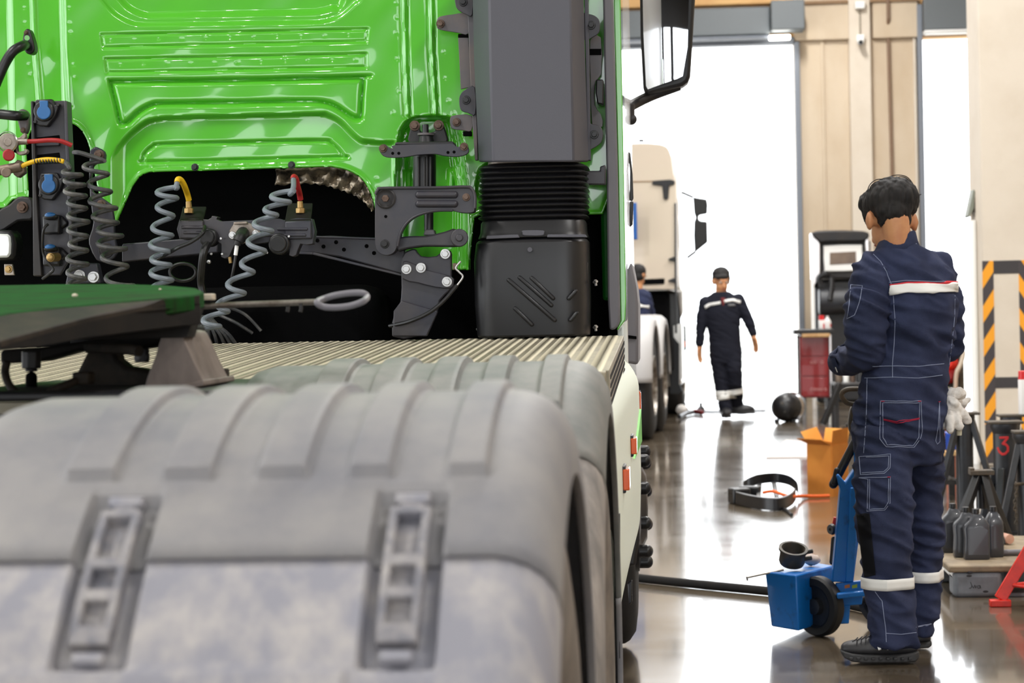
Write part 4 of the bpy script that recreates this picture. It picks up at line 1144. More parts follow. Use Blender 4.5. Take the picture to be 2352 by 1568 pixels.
# glad hands with their red and yellow lines
gh = MB().cyl(U(18, 326, 5.66), U(18, 326, 5.60), 0.025, n=30).cyl(U(18, 326, 5.61), U(18, 326, 5.59), 0.011).cyl(U(30, 326, 5.63), U(64, 325, 5.63), 0.0085).ppoly(cat2([(30, 318), (44, 316), (56, 305), (58, 316), (48, 324), (38, 334), (32, 348), (56, 346), (54, 340), (62, 344), (60, 352), (44, 356), (36, 348)], 2), 5.63, 0.02).build('gladhand_coupling', M['alu'], TR, bevel=0.002)
MB().lathe([(0.027, 0), (0.03, 0.004), (0.027, 0.01)], U(18, 326, 5.61), (0, -1, 0), 30).build('coupling_ring', M['zinc'], gh)
MB().cyl(U(20, 356, 5.64), U(20, 356, 5.60), 0.017, n=24).build('coupling_button', M['red_hose'], gh, bevel=0.004)
MB().tube(catmull([U(63, 325, 5.63), U(85, 324, 5.62), U(115, 322, 5.62), U(140, 324, 5.62), U(165, 334, 5.63)], 8), 0.0066, 10).build('red_line', M['red_hose'], gh)
gh2 = MB().cyl(U(-4, 392, 5.62), U(50, 382, 5.62), 0.014).cyl(U(14, 396, 5.64), U(14, 396, 5.58), 0.014).ppoly([(28, 378), (40, 366), (54, 374), (56, 396), (40, 408), (30, 400)], 5.62, 0.03).build('gladhand_coupling', M['bronze'], TR, bevel=0.003)
MB().tube(catmull([U(50, 382, 5.62), U(62, 376, 5.62), U(85, 369, 5.62), U(110, 366, 5.62), U(135, 368, 5.62), U(146, 371, 5.62)], 8), 0.0066, 10).build('yellow_line', M['yellow'], gh2)
mb = MB()
for k in range(10):
    p, q = U(80 + k * 6.5, 370 - 0.25 * k, 5.62), U(82 + k * 6.5, 369.6 - .25 * k, 5.62); mb.cyl(p, q, 0.0075, n=12)
mb.build('line_spiral', M['cable'], gh2)
# lower bracket, hinge pin and side plate
plate('tower_bracket', M['dark'], cat2([(-10, 488), (20, 470), (40, 452), (60, 452), (74, 458), (76, 500), (60, 506), (40, 508), (10, 528), (-10, 530)], 2), 5.9, 0.03, TR, 0.006)
bolt(U(52, 476, 5.9), 0.012, M['rust'], TR, 0.014, 'bracket_bolt')
pl = plate('hinge_plate', M['chassis'], cat2([(206, 345), (232, 342), (242, 356), (236, 372), (214, 380), (212, 440), (256, 470), (262, 540), (268, 580), (250, 600), (222, 598), (204, 560), (206, 540), (214, 510), (206, 450)], 2), 6.0, 0.02, TR, 0.004)
for px, py, r in ((228, 356, 0.011), (233, 470, 0.01), (244, 575, 0.016)): bolt(U(px, py, 6.0), r, M['rust'] if r < 0.012 else M['dark'], pl, 0.014)
plate('hinge_foot', M['chassis'], [(160, 604), (222, 604), (232, 650), (150, 652)], 5.9, 0.04, TR, 0.004)
for px, py in ((183, 633), (215, 636)): bolt(U(px, py, 5.9), 0.012, M['zinc'], TR, 0.014, 'foot_bolt')
plate('lower_channel', M['chassis'], [(280, 560), (420, 548), (500, 552), (500, 580), (400, 590), (280, 602)], 6.05, 0.05, TR, 0.004)
# grab handle
hd = MB().tube(catmull([U(62, 104, 6.1), U(52, 105, 6.0), U(30, 118, 5.97), U(12, 145, 5.97), U(-6, 185, 5.97), U(-24, 230, 5.97)], 8), 0.015, 14).build('grab_handle', M['black'], TR)
MB().tube(catmull([U(-40, 258, 5.97), U(0, 262, 5.97), U(38, 266, 5.97), U(56, 266, 6.02)], 8), 0.015, 14).build('handle_bar', M['black'], hd)
plate('handle_foot', M['black'], cat2([(56, 70), (64, 66), (70, 74), (79, 108), (74, 122), (62, 123), (54, 112), (51, 92)], 3), 6.06, 0.04, hd, 0.005)
plate('handle_foot', M['bracket'], cat2([(40, 256), (52, 250), (64, 262), (64, 290), (58, 306), (48, 304), (42, 286), (38, 270)], 3), 6.04, 0.03, hd, 0.005)
MB().cyl(U(62, 87, 6.062), U(62, 87, 6.057), 0.008, n=16).build('handle_hole', M['green'], hd)
bolt(U(60, 75, 6.06), 0.005, M['rust'], hd, 0.005); bolt(U(53, 299, 6.04), 0.006, M['rust'], hd, 0.005)
# work lamp
wl = plate('work_lamp', M['black'], [(-40, 526), (22, 528), (32, 536), (36, 560), (34, 586), (28, 596), (-40, 598)], 5.85, 0.08, TR, 0.01)
plate('lamp_lens', M['lens'], [(-40, 536), (16, 537), (23, 542), (25, 560), (24, 582), (18, 591), (-40, 592)], 5.838, 0.012, wl, 0.006)
plate('lamp_foot', M['alu'], [(9, 606), (28, 606), (33, 632), (10, 632)], 5.86, 0.01, wl, 0.002)
bolt(U(20, 618, 5.86), 0.008, M['brass'], wl, 0.01)

# ---- fifth wheel
def fz(y): return 1.27 + 0.074 * (y - 3.2)
half = [(0.0, 3.98), (0.16, 3.97), (0.30, 3.93), (0.42, 3.84), (0.50, 3.73), (0.538, 3.62), (0.54, 3.55), (0.515, 3.48), (0.416, 3.35), (0.335, 3.2), (0.30, 3.0), (0.28, 2.82), (0.20, 2.76), (0.13, 2.78), (0.10, 3.0), (0.07, 3.2), (0.0, 3.26)]
top = [(XT + x, y, fz(y)) for x, y in half] + [(XT - x, y, fz(y)) for x, y in half[::-1][1:-1]]
fwh = MB().prism(top, (0, 0, -0.03)).build('fifth_wheel', M['grease'], TR, bevel=0.004)
def ramp(s):
    up = [(0.545, 3.56), (0.50, 3.46), (0.416, 3.35), (0.335, 3.2), (0.30, 3.0)]
    lo_px = [(446, 689, 3.56), (330, 702, 3.40), (200, 728, 3.22), (90, 758, 3.07), (0, 783, 2.95)]
    bo_px = [(450, 744, 3.55), (330, 758, 3.40), (200, 775, 3.22), (90, 796, 3.07), (0, 805, 2.95)]
    A = [Vector((XT + x, y, fz(y) - 0.002)) for x, y in up]
    B = [U(*q) for q in lo_px]; C_ = [U(*q) for q in bo_px]
    Dn = [Vector((a.x, a.y, c.z)) for a, c in zip(A, C_)]
    if s < 0:
        A, B, C_, Dn = ([Vector((2 * XT - v.x, v.y, v.z)) for v in L_] for L_ in (A, B, C_, Dn))
    MB().rings([[a, b, b - Vector((0, 0, 0.01)), a - Vector((0, 0, 0.02))] for a, b in zip(A, B)]).build('ramp_lip', M['grime'], fwh, bevel=0.003)
    MB().rings([[b - Vector((0, 0, 0.002)), c, d, a - Vector((0, 0, 0.015))] for a, b, c, d in zip(A, B, C_, Dn)]).build('ramp_skirt', M['black_iron'], fwh, bevel=0.003)
ramp(1); ramp(-1)
MB().rings([[Vector((XT + x, y, fz(y) - 0.028)), Vector((XT + x * 0.97, y - 0.01, 1.22)), Vector((XT + x * 0.6, y - 0.05, 1.22)), Vector((XT + x * 0.6, y - 0.05, fz(y) - 0.028))] for x, y in half[1:7]]).build('plate_rib', M['black_iron'], fwh)
# little stones left on the greasy plate
for px, py, Y, r in ((172, 677, 3.55, 0.006), (368, 670, 3.7, 0.003)):
    p = U(px, py, Y); p.z = fz(Y) + r * 0.4
    MB().sphere(p, (r, r, r * 0.6), 6, 4).build('gravel_chip', M['cream'], fwh, smooth=0)
# pedestal
plate('pedestal', M['pedestal'], cat2([(372, 768), (384, 760), (412, 762), (424, 780), (446, 830), (470, 878), (470, 886), (400, 897), (340, 897), (334, 880), (344, 850), (356, 820)], 2), 3.55, 0.20, fwh, 0.012)
plate('pedestal_flange', M['pedestal'], [(372, 895), (468, 872), (470, 886), (400, 902), (340, 902)], 3.52, 0.25, fwh, 0.006)
plate('pedestal', M['grime'], [(168, 872), (206, 795), (262, 800), (270, 826), (290, 842), (330, 848), (346, 850), (346, 902), (160, 902)], 3.7, 0.06, fwh, 0.008)
plate('yoke', M['black_iron'], [(0, 805), (95, 797), (230, 778), (450, 748), (450, 770), (340, 800), (270, 806), (180, 806), (95, 830), (0, 836)], 3.72, 0.08, fwh, 0.006)
MB().cyl(U(326, 800, 3.62), U(326, 832, 3.62), 0.013).cyl(U(326, 812, 3.62), U(326, 828, 3.62), 0.0135 * 1.1, n=6).build('pivot_bolt', M['dark'], fwh, bevel=0.002)
MB().cyl(U(72, 806, 3.6), U(72, 846, 3.6), 0.018, n=8).cyl(U(72, 846, 3.6), U(72, 853, 3.6), 0.011).build('pivot_bolt', M['dark'], fwh, bevel=0.002)
MB().caps(U(72, 866, 3.62), U(72, 900, 3.62), 0.0105).build('grease_stud', M['void'], fwh)
MB().tube(catmull([U(16, 830, 3.5), U(12, 855, 3.5), U(22, 885, 3.48), U(48, 908, 3.46), (U(90, 910, 3.45)), U(130, 893, 3.45), U(172, 876, 3.48), U(200, 868, 3.55)], 8), 0.0072, 10).build('grease_pipe', M['grime'], fwh)
MB().tube(catmull([U(200, 798, 3.65), U(290, 802, 3.62), U(320, 806, 3.6)], 4), 0.01, 10).build('grease_pipe', M['grime'], fwh)
MB().box(U(192, 868, 3.5), (0.03, 0.04, 0.022)).build('pipe_block', M['grime'], fwh, bevel=0.004)
plate('base_plate', M['dark'], [(-120, 900), (540, 896), (540, 915), (-120, 925)], 3.4, 0.6, fwh, 0.006)
# release handle
hb = MB().tube([U(452, 704, 3.72), U(560, 699, 3.74), U(735, 693, 3.78)], 0.0055, 8).build('release_handle', M['steel'], fwh)
cpx = [(728, 694), (744, 686), (770, 678), (805, 673), (832, 673), (843, 681), (834, 692), (805, 702), (770, 706), (742, 704)]
MB().tube(catmull([U(x, y, 3.78 + (0.02 if y < 690 else -0.02)) for x, y in cpx], 6, True), 0.0062, 10, closed=True).build('handle_loop', M['trim'], hb)
for px in (661, 691): MB().tube([U(px, 697, 3.765), U(px + 1, 708, 3.765), U(px - 1, 716, 3.765)], 0.0035, 8).build('handle_hook', M['dark'], hb)
MB().box(U(477, 682, 3.72), (0.024, 0.03, 0.012)).build('handle_bracket', M['cream'], fwh, bevel=0.002)
# bundle of corrugated lines behind the plate
cb = MB()
for k in range(9):
    a = -0.9 + k * 0.24
    x = 476 + 60 * math.sin(a)
    cb.tube(catmull([U(474 + 8 * math.sin(a * 2), 726, 6.14), U(476 + 26 * math.sin(a), 745, 6.12), U(x, 770, 6.12), U(476 + 84 * math.sin(a), 800, 6.14)], 6), 0.006, 7)
cb.tube(catmull([U(500, 722, 6.14), U(540, 740, 6.12), U(580, 765, 6.14)], 6), 0.005, 7)
cb.tube(catmull([U(506, 700, 6.14), U(560, 720, 6.14), U(600, 760, 6.14)], 6), 0.005, 7)
cb.build('line_bundle', M['hose_dark'], TR)
# small valve beside the mudguard
vb = MB().box(U(502, 858, 4.0), (0.038, 0.03, 0.02)).build('level_valve', M['grime'], TR, bevel=0.003)
MB().cyl(U(490, 868, 3.95), U(480, 905, 3.95), 0.008).box(U(510, 886, 4.0), (0.04, 0.03, 0.016), (0, 0.25, 0)).build('valve_arm', M['grime'], vb, bevel=0.002)
MB().bb(XIN - 0.02, XIN + 0.2, 3.1, 3.25, 0.95, 1.05).build('mudguard_bracket', M['dark'], TR, bevel=0.004)
# ------------------------------------------------------------------ people
M['navy'] = mat('navy_twill', (52, 59, 88), 0.85, color2=(41, 47, 72), nscale=7, bump=0.25, bscale=420, spec=0.25)
M['navy_dark'] = mat('dark_navy_twill', (26, 28, 40), 0.85, bump=0.2, bscale=420, spec=0.25)
M['knee'] = mat('black_knee_patch', (17, 18, 23), 0.85, spec=0.2)
M['stitch'] = mat('pale_stitching', (150, 160, 190), 0.7)
M['stitch_red'] = mat('red_stitching', (190, 40, 70), 0.7)
M['reflective'] = mat('reflective_tape', (240, 240, 238), 0.45)
M['red_tape'] = mat('red_piping', (206, 30, 44), 0.6)
M['skin'] = mat('skin', (206, 148, 104), 0.5, color2=(192, 130, 90), nscale=14)
M['hair'] = mat('black_hair', (14, 12, 13), 0.75, color2=(34, 30, 30), nscale=60, stretch=(1, 1, 0.2))
M['shoe'] = mat('black_leather', (40, 40, 43), 0.5, color2=(52, 52, 55), nscale=16)
M['sole'] = mat('black_sole', (46, 46, 48), 0.65)
M['glove'] = mat('white_cotton', (232, 228, 224), 0.9, color2=(196, 188, 180), nscale=34, lo=0.5, hi=0.72, bump=0.2, bscale=300)
M['eye'] = mat('eye_white', (225, 220, 214), 0.3)
M['lip'] = mat('lips', (168, 98, 82), 0.5)

def fold_fn(amp, seed=0.0, sx=9.0, sz=22.0):
    def f(p):
        q = Vector((p.x * sx + p.z * 6.0 + seed, p.y * sx, p.z * sz + p.x * 8.0))
        a = noise.noise(q); b = noise.noise(q * 0.45 + Vector((7.3, 2.1, 5.5)))
        return amp * (1.0 - 2.2 * abs(a)) * (0.5 + 0.9 * max(0, b + 0.3))
    return f

def ringpx(y, xl, xr, Y, d):
    c = U((xl + xr) / 2, y, Y)
    return (c, (xr - xl) / 2 * mpp(Y), d)

def band(tr, c, z0, z1, off=0.003, R_=0.3, n=40, up=(0, 0)):
    """closed tape round a limb"""
    rows = []
    for k in range(4):
        z = z0 + (z1 - z0) * k / 3
        row = []
        for i in range(n):
            a = 2 * PI * i / n; d = Vector((math.cos(a), math.sin(a), 0))
            cc = Vector((c.x, c.y, z + up[0] * math.cos(a) + up[1] * math.sin(a)))
            hit = tr.ray_cast(cc + d * R_ * 0.0, d)
            row.append((hit[0] - cc).length if hit[0] is not None else 0.06)
        rows.append(row)
    mx = [max(r_[i] for r_ in rows) for i in range(n)]
    mx = [max(mx[i], (mx[i - 1] + mx[(i + 1) % n]) / 2) + off for i in range(n)]
    for k in range(4):
        z = z0 + (z1 - z0) * k / 3
        rows[k] = [Vector((c.x + mx[i] * math.cos(2 * PI * i / n), c.y + mx[i] * math.sin(2 * PI * i / n), z + up[0] * math.cos(2 * PI * i / n) + up[1] * math.sin(2 * PI * i / n))) for i in range(n)]
    mb = MB(); mb.rings(rows, cap=False); return mb

def hand(mb, wrist, dirv, palm_n, s=1.0, curl=0.35, thumb_side=1):
    """five-fingered hand: palm block, four bent fingers, thumb from the side of the palm"""
    d = Vector(dirv).normalized(); nrm = Vector(palm_n); nrm = (nrm - d * nrm.dot(d)).normalized(); w = d.cross(nrm) * thumb_side
    wrist = Vector(wrist)
    mb.caps(wrist - d * 0.02 * s, wrist + d * 0.02 * s, 0.026 * s, 0.027 * s, 10)
    for k in range(4):
        o = wrist + d * 0.02 * s + w * ((k - 1.5) * 0.013 * s)
        mb.caps(o, wrist + d * (0.085 - 0.004 * abs(k - 1)) * s + w * ((k - 1.5) * 0.019 * s), 0.015 * s, 0.0125 * s, 10)
    for k, L_ in enumerate((0.070, 0.080, 0.074, 0.058)):
        b = wrist + d * (0.088 - 0.004 * abs(k - 1)) * s + w * ((1.5 - k) * 0.0205 * s)
        c1 = curl * (0.8 + 0.2 * k); dd = d
        for j, fr_ in enumerate((0.46, 0.31, 0.23)):
            a = c1 * (0.6 + 0.5 * j)
            dd = (d * math.cos(a) + nrm * math.sin(a)).normalized()
            e = b + dd * L_ * fr_ * s
            mb.caps(b, e, (0.0098 - 0.001 * j) * s, (0.0092 - 0.0012 * j) * s, 10); b = e
    t0 = wrist + d * 0.03 * s + w * 0.026 * s
    t1 = t0 + (d * 0.6 + w * 0.75 + nrm * 0.3).normalized() * 0.042 * s
    t2 = t1 + (d * 0.85 + w * 0.3 + nrm * 0.4).normalized() * 0.032 * s
    mb.caps(t0, t1, 0.0135 * s, 0.011 * s, 10); mb.caps(t1, t2, 0.0105 * s, 0.0085 * s, 10)

def head(mb, c, face, up, s=1.0):
    """skull, jaw, nose, ears round centre c looking along face"""
    f = Vector(face).normalized(); u = Vector(up); u = (u - f * u.dot(f)).normalized(); r = f.cross(u)
    R_ = Matrix((r, f, u)).transposed()
    c = Vector(c)
    mb.sphere(c + u * 0.025 * s - f * 0.008 * s, (0.074 * s, 0.094 * s, 0.092 * s), 22, 14, R_)
    mb.sphere(c - u * 0.045 * s + f * 0.025 * s, (0.058 * s, 0.062 * s, 0.068 * s), 20, 12, R_)
    mb.sphere(c - u * 0.092 * s + f * 0.055 * s, (0.032 * s, 0.028 * s, 0.022 * s), 14, 10, R_)
    mb.caps(c + f * 0.085 * s, c + f * 0.106 * s - u * 0.038 * s, 0.010 * s, 0.0145 * s, 10)
    mb.caps(c + f * 0.080 * s + r * 0.03 * s + u * 0.02 * s, c + f * 0.080 * s - r * 0.03 * s + u * 0.02 * s, 0.012 * s, None, 10)
    for sg in (-1, 1):
        e = c + r * sg * 0.078 * s - f * 0.008 * s - u * 0.005 * s
        mb.sphere(e, (0.012 * s, 0.02 * s, 0.034 * s), 12, 8, R_)
        mb.sphere(e + r * sg * 0.006 * s + u * 0.012 * s - f * 0.006 * s, (0.009 * s, 0.016 * s, 0.018 * s), 12, 8, R_)
    return f, u, r
def face_parts(par, c, f, u, r, s=1.0):
    for sg in (-1, 1):
        MB().sphere(c + f * 0.079 * s + r * sg * 0.031 * s + u * 0.002 * s, (0.012 * s, 0.012 * s, 0.008 * s), 12, 8).build('eye', M['eye'], par)
        MB().sphere(c + f * 0.089 * s + r * sg * 0.031 * s + u * 0.002 * s, 0.0048 * s, 10, 6).build('pupil', M['hair'], par)
        MB().caps(c + f * 0.087 * s + r * sg * 0.016 * s + u * 0.021 * s, c + f * 0.081 * s + r * sg * 0.047 * s + u * 0.022 * s, 0.0042 * s, 0.003 * s, 8).build('eyebrow', M['hair'], par)
    MB().caps(c + f * 0.087 * s + r * 0.019 * s - u * 0.066 * s, c + f * 0.087 * s - r * 0.019 * s - u * 0.066 * s, 0.005 * s, None, 8).build('mouth', M['lip'], par)

# ---- the mechanic in front
MECH = thing('person', 'person in navy coverall standing with their back to us beside the blue trolley, head bowed', 'person', G(2060, 1500))
sk = MB()
hc = U(2044, 500, 7.40)
fdir = Vector((-0.46, 0.80, -0.36)); 
hf, hu, hr = head(sk, hc, fdir, (-0.1, 0.25, 1), 1.03)
sk.caps(U(2062, 580, 7.36), U(2052, 515, 7.38), 0.058, 0.056, 18)
sk.caps(U(2062, 560, 7.33), U(2056, 505, 7.33), 0.045, 0.05, 16)
for ex, ey, eY in ((1997, 507, 7.335), (2100, 511, 7.40)):
    e = U(ex, ey, eY); sk.sphere(e, (0.013, 0.022, 0.034), 12, 10); sk.caps(e, U(2050, 505, 7.39), 0.016, 0.04, 10)
for pts in (((2058, 560, 7.36), (2000, 640, 7.33), (1988, 806, 7.29), (1950, 815, 7.56)), ((2060, 560, 7.36), (2145, 640, 7.40), (2172, 790, 7.50), (2112, 792, 7.71))):
    for a_, b_ in zip(pts, pts[1:]): sk.caps(U(*a_), U(*b_), 0.034, 0.028, 12)
# hands meeting in front of the chest, hidden by the body from here
hand(sk, U(1950, 812, 7.58), (0.35, 0.55, 0.35), (0.7, -0.3, 0.2), 1.0, 0.7, 1)
hand(sk, U(2110, 790, 7.72), (-0.6, 0.35, 0.2), (-0.3, -0.5, 0.3), 1.0, 0.7, -1)
bodyh = skin(sk, 'body', M['skin'], MECH, 0.005, 4)
face_parts(bodyh, hc, hf, hu, hr, 1.03)
# coverall
cv = MB()
T = [(566, 2030, 2098, 7.36, 0.07), (582, 2008, 2128, 7.36, 0.085), (604, 1984, 2158, 7.36, 0.10), (640, 1984, 2188, 7.36, 0.122), (700, 2004, 2194, 7.36, 0.13), (760, 2014, 2186, 7.36, 0.128), (820, 2004, 2176, 7.36, 0.122), (870, 1981, 2170, 7.36, 0.125), (920, 1975, 2166, 7.36, 0.135), (980, 1970, 2162, 7.36, 0.14), (1030, 1969, 2161, 7.37, 0.135), (1062, 1972, 2158, 7.37, 0.11)]
cv.ell([ringpx(*q) for q in T], 36)
Lg = [(985, 1972, 2090, 7.31, 0.10), (1060, 1968, 2092, 7.29, 0.102), (1130, 1967, 2092, 7.28, 0.096), (1200, 1970, 2090, 7.27, 0.09), (1270, 1980, 2089, 7.25, 0.085), (1340, 1992, 2090, 7.24, 0.082), (1400, 2000, 2094, 7.24, 0.08), (1440, 2003, 2100, 7.24, 0.08), (1478, 2002, 2107, 7.24, 0.082)]
cv.ell([ringpx(*q) for q in Lg], 30)
Rg = [(985, 2060, 2162, 7.45, 0.10), (1060, 2080, 2161, 7.47, 0.098), (1130, 2087, 2160, 7.49, 0.092), (1200, 2088, 2158, 7.50, 0.086), (1270, 2088, 2158, 7.51, 0.082), (1340, 2088, 2158, 7.52, 0.08), (1400, 2090, 2154, 7.52, 0.075), (1430, 2094, 2146, 7.52, 0.07), (1457, 2097, 2137, 7.52, 0.068)]
cv.ell([ringpx(*q) for q in Rg], 30)
# sleeves
def sleeve_(pts):
    for (a, b) in zip(pts, pts[1:]): cv.caps(U(*a[:3]), U(*b[:3]), a[3], b[3], 20)
sleeve_([(2002, 626, 7.31, 0.062), (1992, 700, 7.26, 0.068), (1986, 770, 7.25, 0.066), (1988, 808, 7.28, 0.062)])
sleeve_([(1988, 808, 7.28, 0.060), (1962, 822, 7.42, 0.052), (1942, 826, 7.50, 0.047)])
sleeve_([(2150, 622, 7.40, 0.060), (2166, 690, 7.44, 0.060), (2176, 750, 7.47, 0.055), (2178, 798, 7.50, 0.050), (2150, 800, 7.64, 0.046), (2126, 794, 7.70, 0.042)])
cover = skin(cv, 'coverall', M['navy'], MECH, 0.0075, 5, fold_fn(0.018, 3.0))
ct = tree_of(cover)
# collar standing round the neck
def loop_(y, px, rx, ry, tilt, Y=7.365, n=36, lean=0.0):
    c = U(px, y, Y)
    return [c + Vector((math.cos(t) * rx, math.sin(t) * ry + lean, tilt * math.cos(t) - 0.018 * max(0, math.sin(t)))) for t in [2 * PI * i / n for i in range(n)]]
rows = [loop_(580, 2058, 0.088, 0.086, 0.008), loop_(562, 2059, 0.075, 0.078, 0.014), loop_(545, 2060, 0.066, 0.074, 0.018), loop_(541, 2060, 0.060, 0.068, 0.018), loop_(552, 2060, 0.060, 0.066, 0.016)]
MB().rings(rows, cap=False).build('collar', M['navy'], cover, solid=0.003)
# cuff
w0, w1 = U(1950, 822, 7.46), U(1930, 832, 7.54)
mb = MB(); mb.cyl(w0, w1, 0.0545, 0.050, 26, cap=False); mb.build('cuff', M['navy'], cover, solid=0.004)
# reflective tapes
mb = patch(ct, [(2041, 656), (2080, 652), (2140, 652), (2197, 650)], [(2043, 677), (2085, 672), (2140, 673), (2197, 671)], 44, 6, 0.006); mb.build('back_tape', M['reflective'], cover, solid=0.002)
mb = patch(ct, [(2041, 652.5), (2080, 648.5), (2140, 648.5), (2197, 647)], [(2041, 656.5), (2080, 652.5), (2140, 652.5), (2197, 650.5)], 44, 2, 0.0064); mb.build('red_piping', M['red_tape'], cover, solid=0.001)
lc = U(2041, 1342, 7.24); z0, z1 = U(2041, 1355, 7.17).z, U(2041, 1329, 7.17).z
band(ct, lc, z0, z1).build('leg_tape', M['reflective'], cover, solid=0.002)
rc_ = U(2124, 1326, 7.52); z0, z1 = U(2124, 1337, 7.45).z, U(2124, 1313, 7.45).z
band(ct, rc_, z0, z1).build('leg_tape', M['reflective'], cover, solid=0.002)
mb = patch(ct, [(1968, 1180), (1976, 1180), (1998, 1178)], [(1986, 1325), (1994, 1325), (2012, 1320)], 10, 34, 0.002); mb.build('knee_patch', M['knee'], cover, solid=0.001)
# stitched seams, pockets
sm = MB()
for pl in ([(2004, 841), (2050, 840), (2110, 841), (2168, 835)], [(1986, 868), (2050, 866), (2110, 868), (2164, 861)], [(2052, 679), (2056, 740), (2054, 790), (2050, 835), (2050, 867)], [(2193, 678), (2192, 730), (2186, 790), (2180, 838)], [(2006, 584), (2022, 600), (2036, 624), (2047, 652)], [(2042, 648), (2080, 644), (2140, 646), (2196, 646)], [(2045, 564), (2070, 563), (2105, 560)], [(1992, 868), (1990, 960), (1984, 1040)], [(2036, 1454), (2070, 1456), (2104, 1452)], [(2104, 1440), (2130, 1436), (2148, 1428)], [(2010, 1358), (2026, 1380), (2034, 1440), (2036, 1474)]):
    seam(sm, ct, pl, Yd=7.3)
sm.build('stitching', M['stitch'], cover, smooth=60)
def pocket(name, out, inner, red=None, lab=None):
    mb = MB()
    P_ = [onto(ct, x, y, 0.003, 7.25) for x, y in out]
    seam(mb, ct, out + [out[0]], 0.0011, 0.002, 7, 7.25)
    if inner: seam(mb, ct, inner, 0.0011, 0.002, 7, 7.25)
    mb.build(name, M['stitch'], cover, smooth=60)
    if red:
        mb = MB()
        for r_ in red: seam(mb, ct, r_, 0.0013, 0.0025, 6, 7.25)
        mb.build('bar_tack', M['stitch_red'], cover, smooth=60)
pocket('back_pocket', [(2023, 921), (2115, 921), (2118, 990), (2114, 1006), (2099, 1027), (2036, 1025), (2021, 1008), (2021, 990)], [(2028, 925), (2028, 1004), (2038, 1021), (2097, 1023), (2110, 1004), (2112, 925), (2028, 925)], [[(2024, 922), (2032, 922)], [(2108, 922), (2115, 922)], [(2030, 963), (2060, 970), (2086, 968), (2112, 961)], [(2030, 961), (2060, 967), (2086, 965), (2112, 959)]])
pocket('cargo_flap', [(1974, 1049), (2045, 1043), (2044, 1074), (2031, 1087), (1977, 1090)], [(1990, 1050), (2041, 1047), (2040, 1073), (2030, 1083), (1980, 1086)], None)
pocket('cargo_pocket', [(1974, 1097), (2045, 1095), (2044, 1155), (2032, 1171), (1992, 1174), (1994, 1100)], [(1998, 1100), (1997, 1170), (2031, 1167), (2040, 1153), (2041, 1099)], [[(2038, 1095), (2045, 1095)]])
pocket('side_pocket', [(2157, 922), (2154, 980), (2148, 1012), (2152, 1020), (2158, 1014)], None, [[(2155, 922), (2159, 921)]])
pocket('sleeve_pocket', [(1955, 654), (1981, 657), (1974, 695), (1963, 724), (1946, 732), (1951, 700)], None)
mb = MB(); seam(mb, ct, [(1922, 842), (1926, 852)], 0.0018, 0.006, 4, 7.5); mb.build('cuff_tab', M['reflective'], cover)
# hair
hb = MB()
hh = U(2046, 464, 7.385)
R_ = Matrix((hr, hf, hu)).transposed()
hb.sphere(hh, (0.096, 0.112, 0.084), 26, 18, R_)
hb.sphere(U(2048, 484, 7.355), (0.07, 0.085, 0.056), 22, 14)
hb.sphere(U(2031, 500, 7.335), (0.026, 0.04, 0.034), 16, 10); hb.sphere(U(2078, 500, 7.35), (0.026, 0.04, 0.032), 16, 10)
hb.caps(U(1990, 470, 7.42), U(1993, 512, 7.44), 0.022, 0.012)
hb.sphere(hh + hf * 0.06 + hu * 0.02, (0.085, 0.06, 0.06), 18, 12, R_)
def hairf(p):
    q = Vector((p.x * 60, p.y * 60, p.z * 14))
    return 0.006 * noise.noise(q) + 0.004 * noise.noise(q * 2.1)
ho = skin(hb, 'hair', M['hair'], MECH, 0.005, 3, hairf)
st_ = MB()
for pl in ([(2040, 412), (2048, 404), (2066, 402), (2084, 407), (2098, 424), (2108, 444)], [(2054, 414), (2066, 406), (2082, 409), (2094, 424), (2104, 450)], [(1992, 440), (1998, 424), (2012, 413), (2030, 411)], [(1994, 450), (2000, 428), (2016, 416), (2034, 416)], [(2100, 440), (2110, 447), (2116, 446)], [(2020, 414), (2036, 408), (2056, 412)], [(2070, 411), (2090, 416), (2104, 436)]):
    st_.tube(catmull([U(x, y, 7.36) for x, y in pl], 6), 0.0019, 6)
st_.build('hair_strands', M['hair'], ho)
# shoes
def shoe(prof, Yc_, hw, name, dirx=0.0):
    """prof: (px, sole bottom y, sole top y, upper top y, half width)"""
    up, so = [], []
    n = 18
    for px, yb, ys, yt, w in prof:
        a, b, c = U(px, yb, Yc_), U(px, ys, Yc_), U(px, yt, Yc_)
        r1 = []
        for i in range(n):
            t = 2 * PI * i / n
            zz = b.z - 0.006 + (c.z - b.z + 0.006) * (0.5 + 0.5 * math.sin(t))
            e = math.copysign(abs(math.cos(t)) ** 0.7, math.cos(t))
            r1.append(Vector((a.x, Yc_ + e * w * (1 - 0.25 * (0.5 + 0.5 * math.sin(t))), zz)))
        up.append(r1)
        so.append([Vector((a.x, Yc_ - w - 0.006, a.z)), Vector((a.x, Yc_ + w + 0.006, a.z)), Vector((a.x, Yc_ + w + 0.003, b.z)), Vector((a.x, Yc_ - w - 0.003, b.z))])
    o = MB().rings(up).build(name, M['shoe'], MECH, smooth=60, sub=1)
    MB().rings(so).build('sole', M['sole'], o, bevel=0.006)
    return o
s1 = shoe([(1931, 1499, 1490, 1484, 0.02), (1938, 1507, 1492, 1474, 0.036), (1955, 1514, 1496, 1470, 0.046), (1980, 1517, 1498, 1466, 0.05), (2010, 1517, 1499, 1462, 0.048), (2045, 1517, 1499, 1456, 0.044), (2080, 1517, 1497, 1462, 0.042), (2100, 1515, 1493, 1470, 0.038), (2110, 1508, 1492, 1474, 0.022)], 7.235, 0.05, 'shoe')
for k in range(9):
    MB().box(U(1955 + k * 17, 1512, 7.18), (0.012, 0.014, 0.009)).build('tread_lug', M['sole'], s1, bevel=0.002)
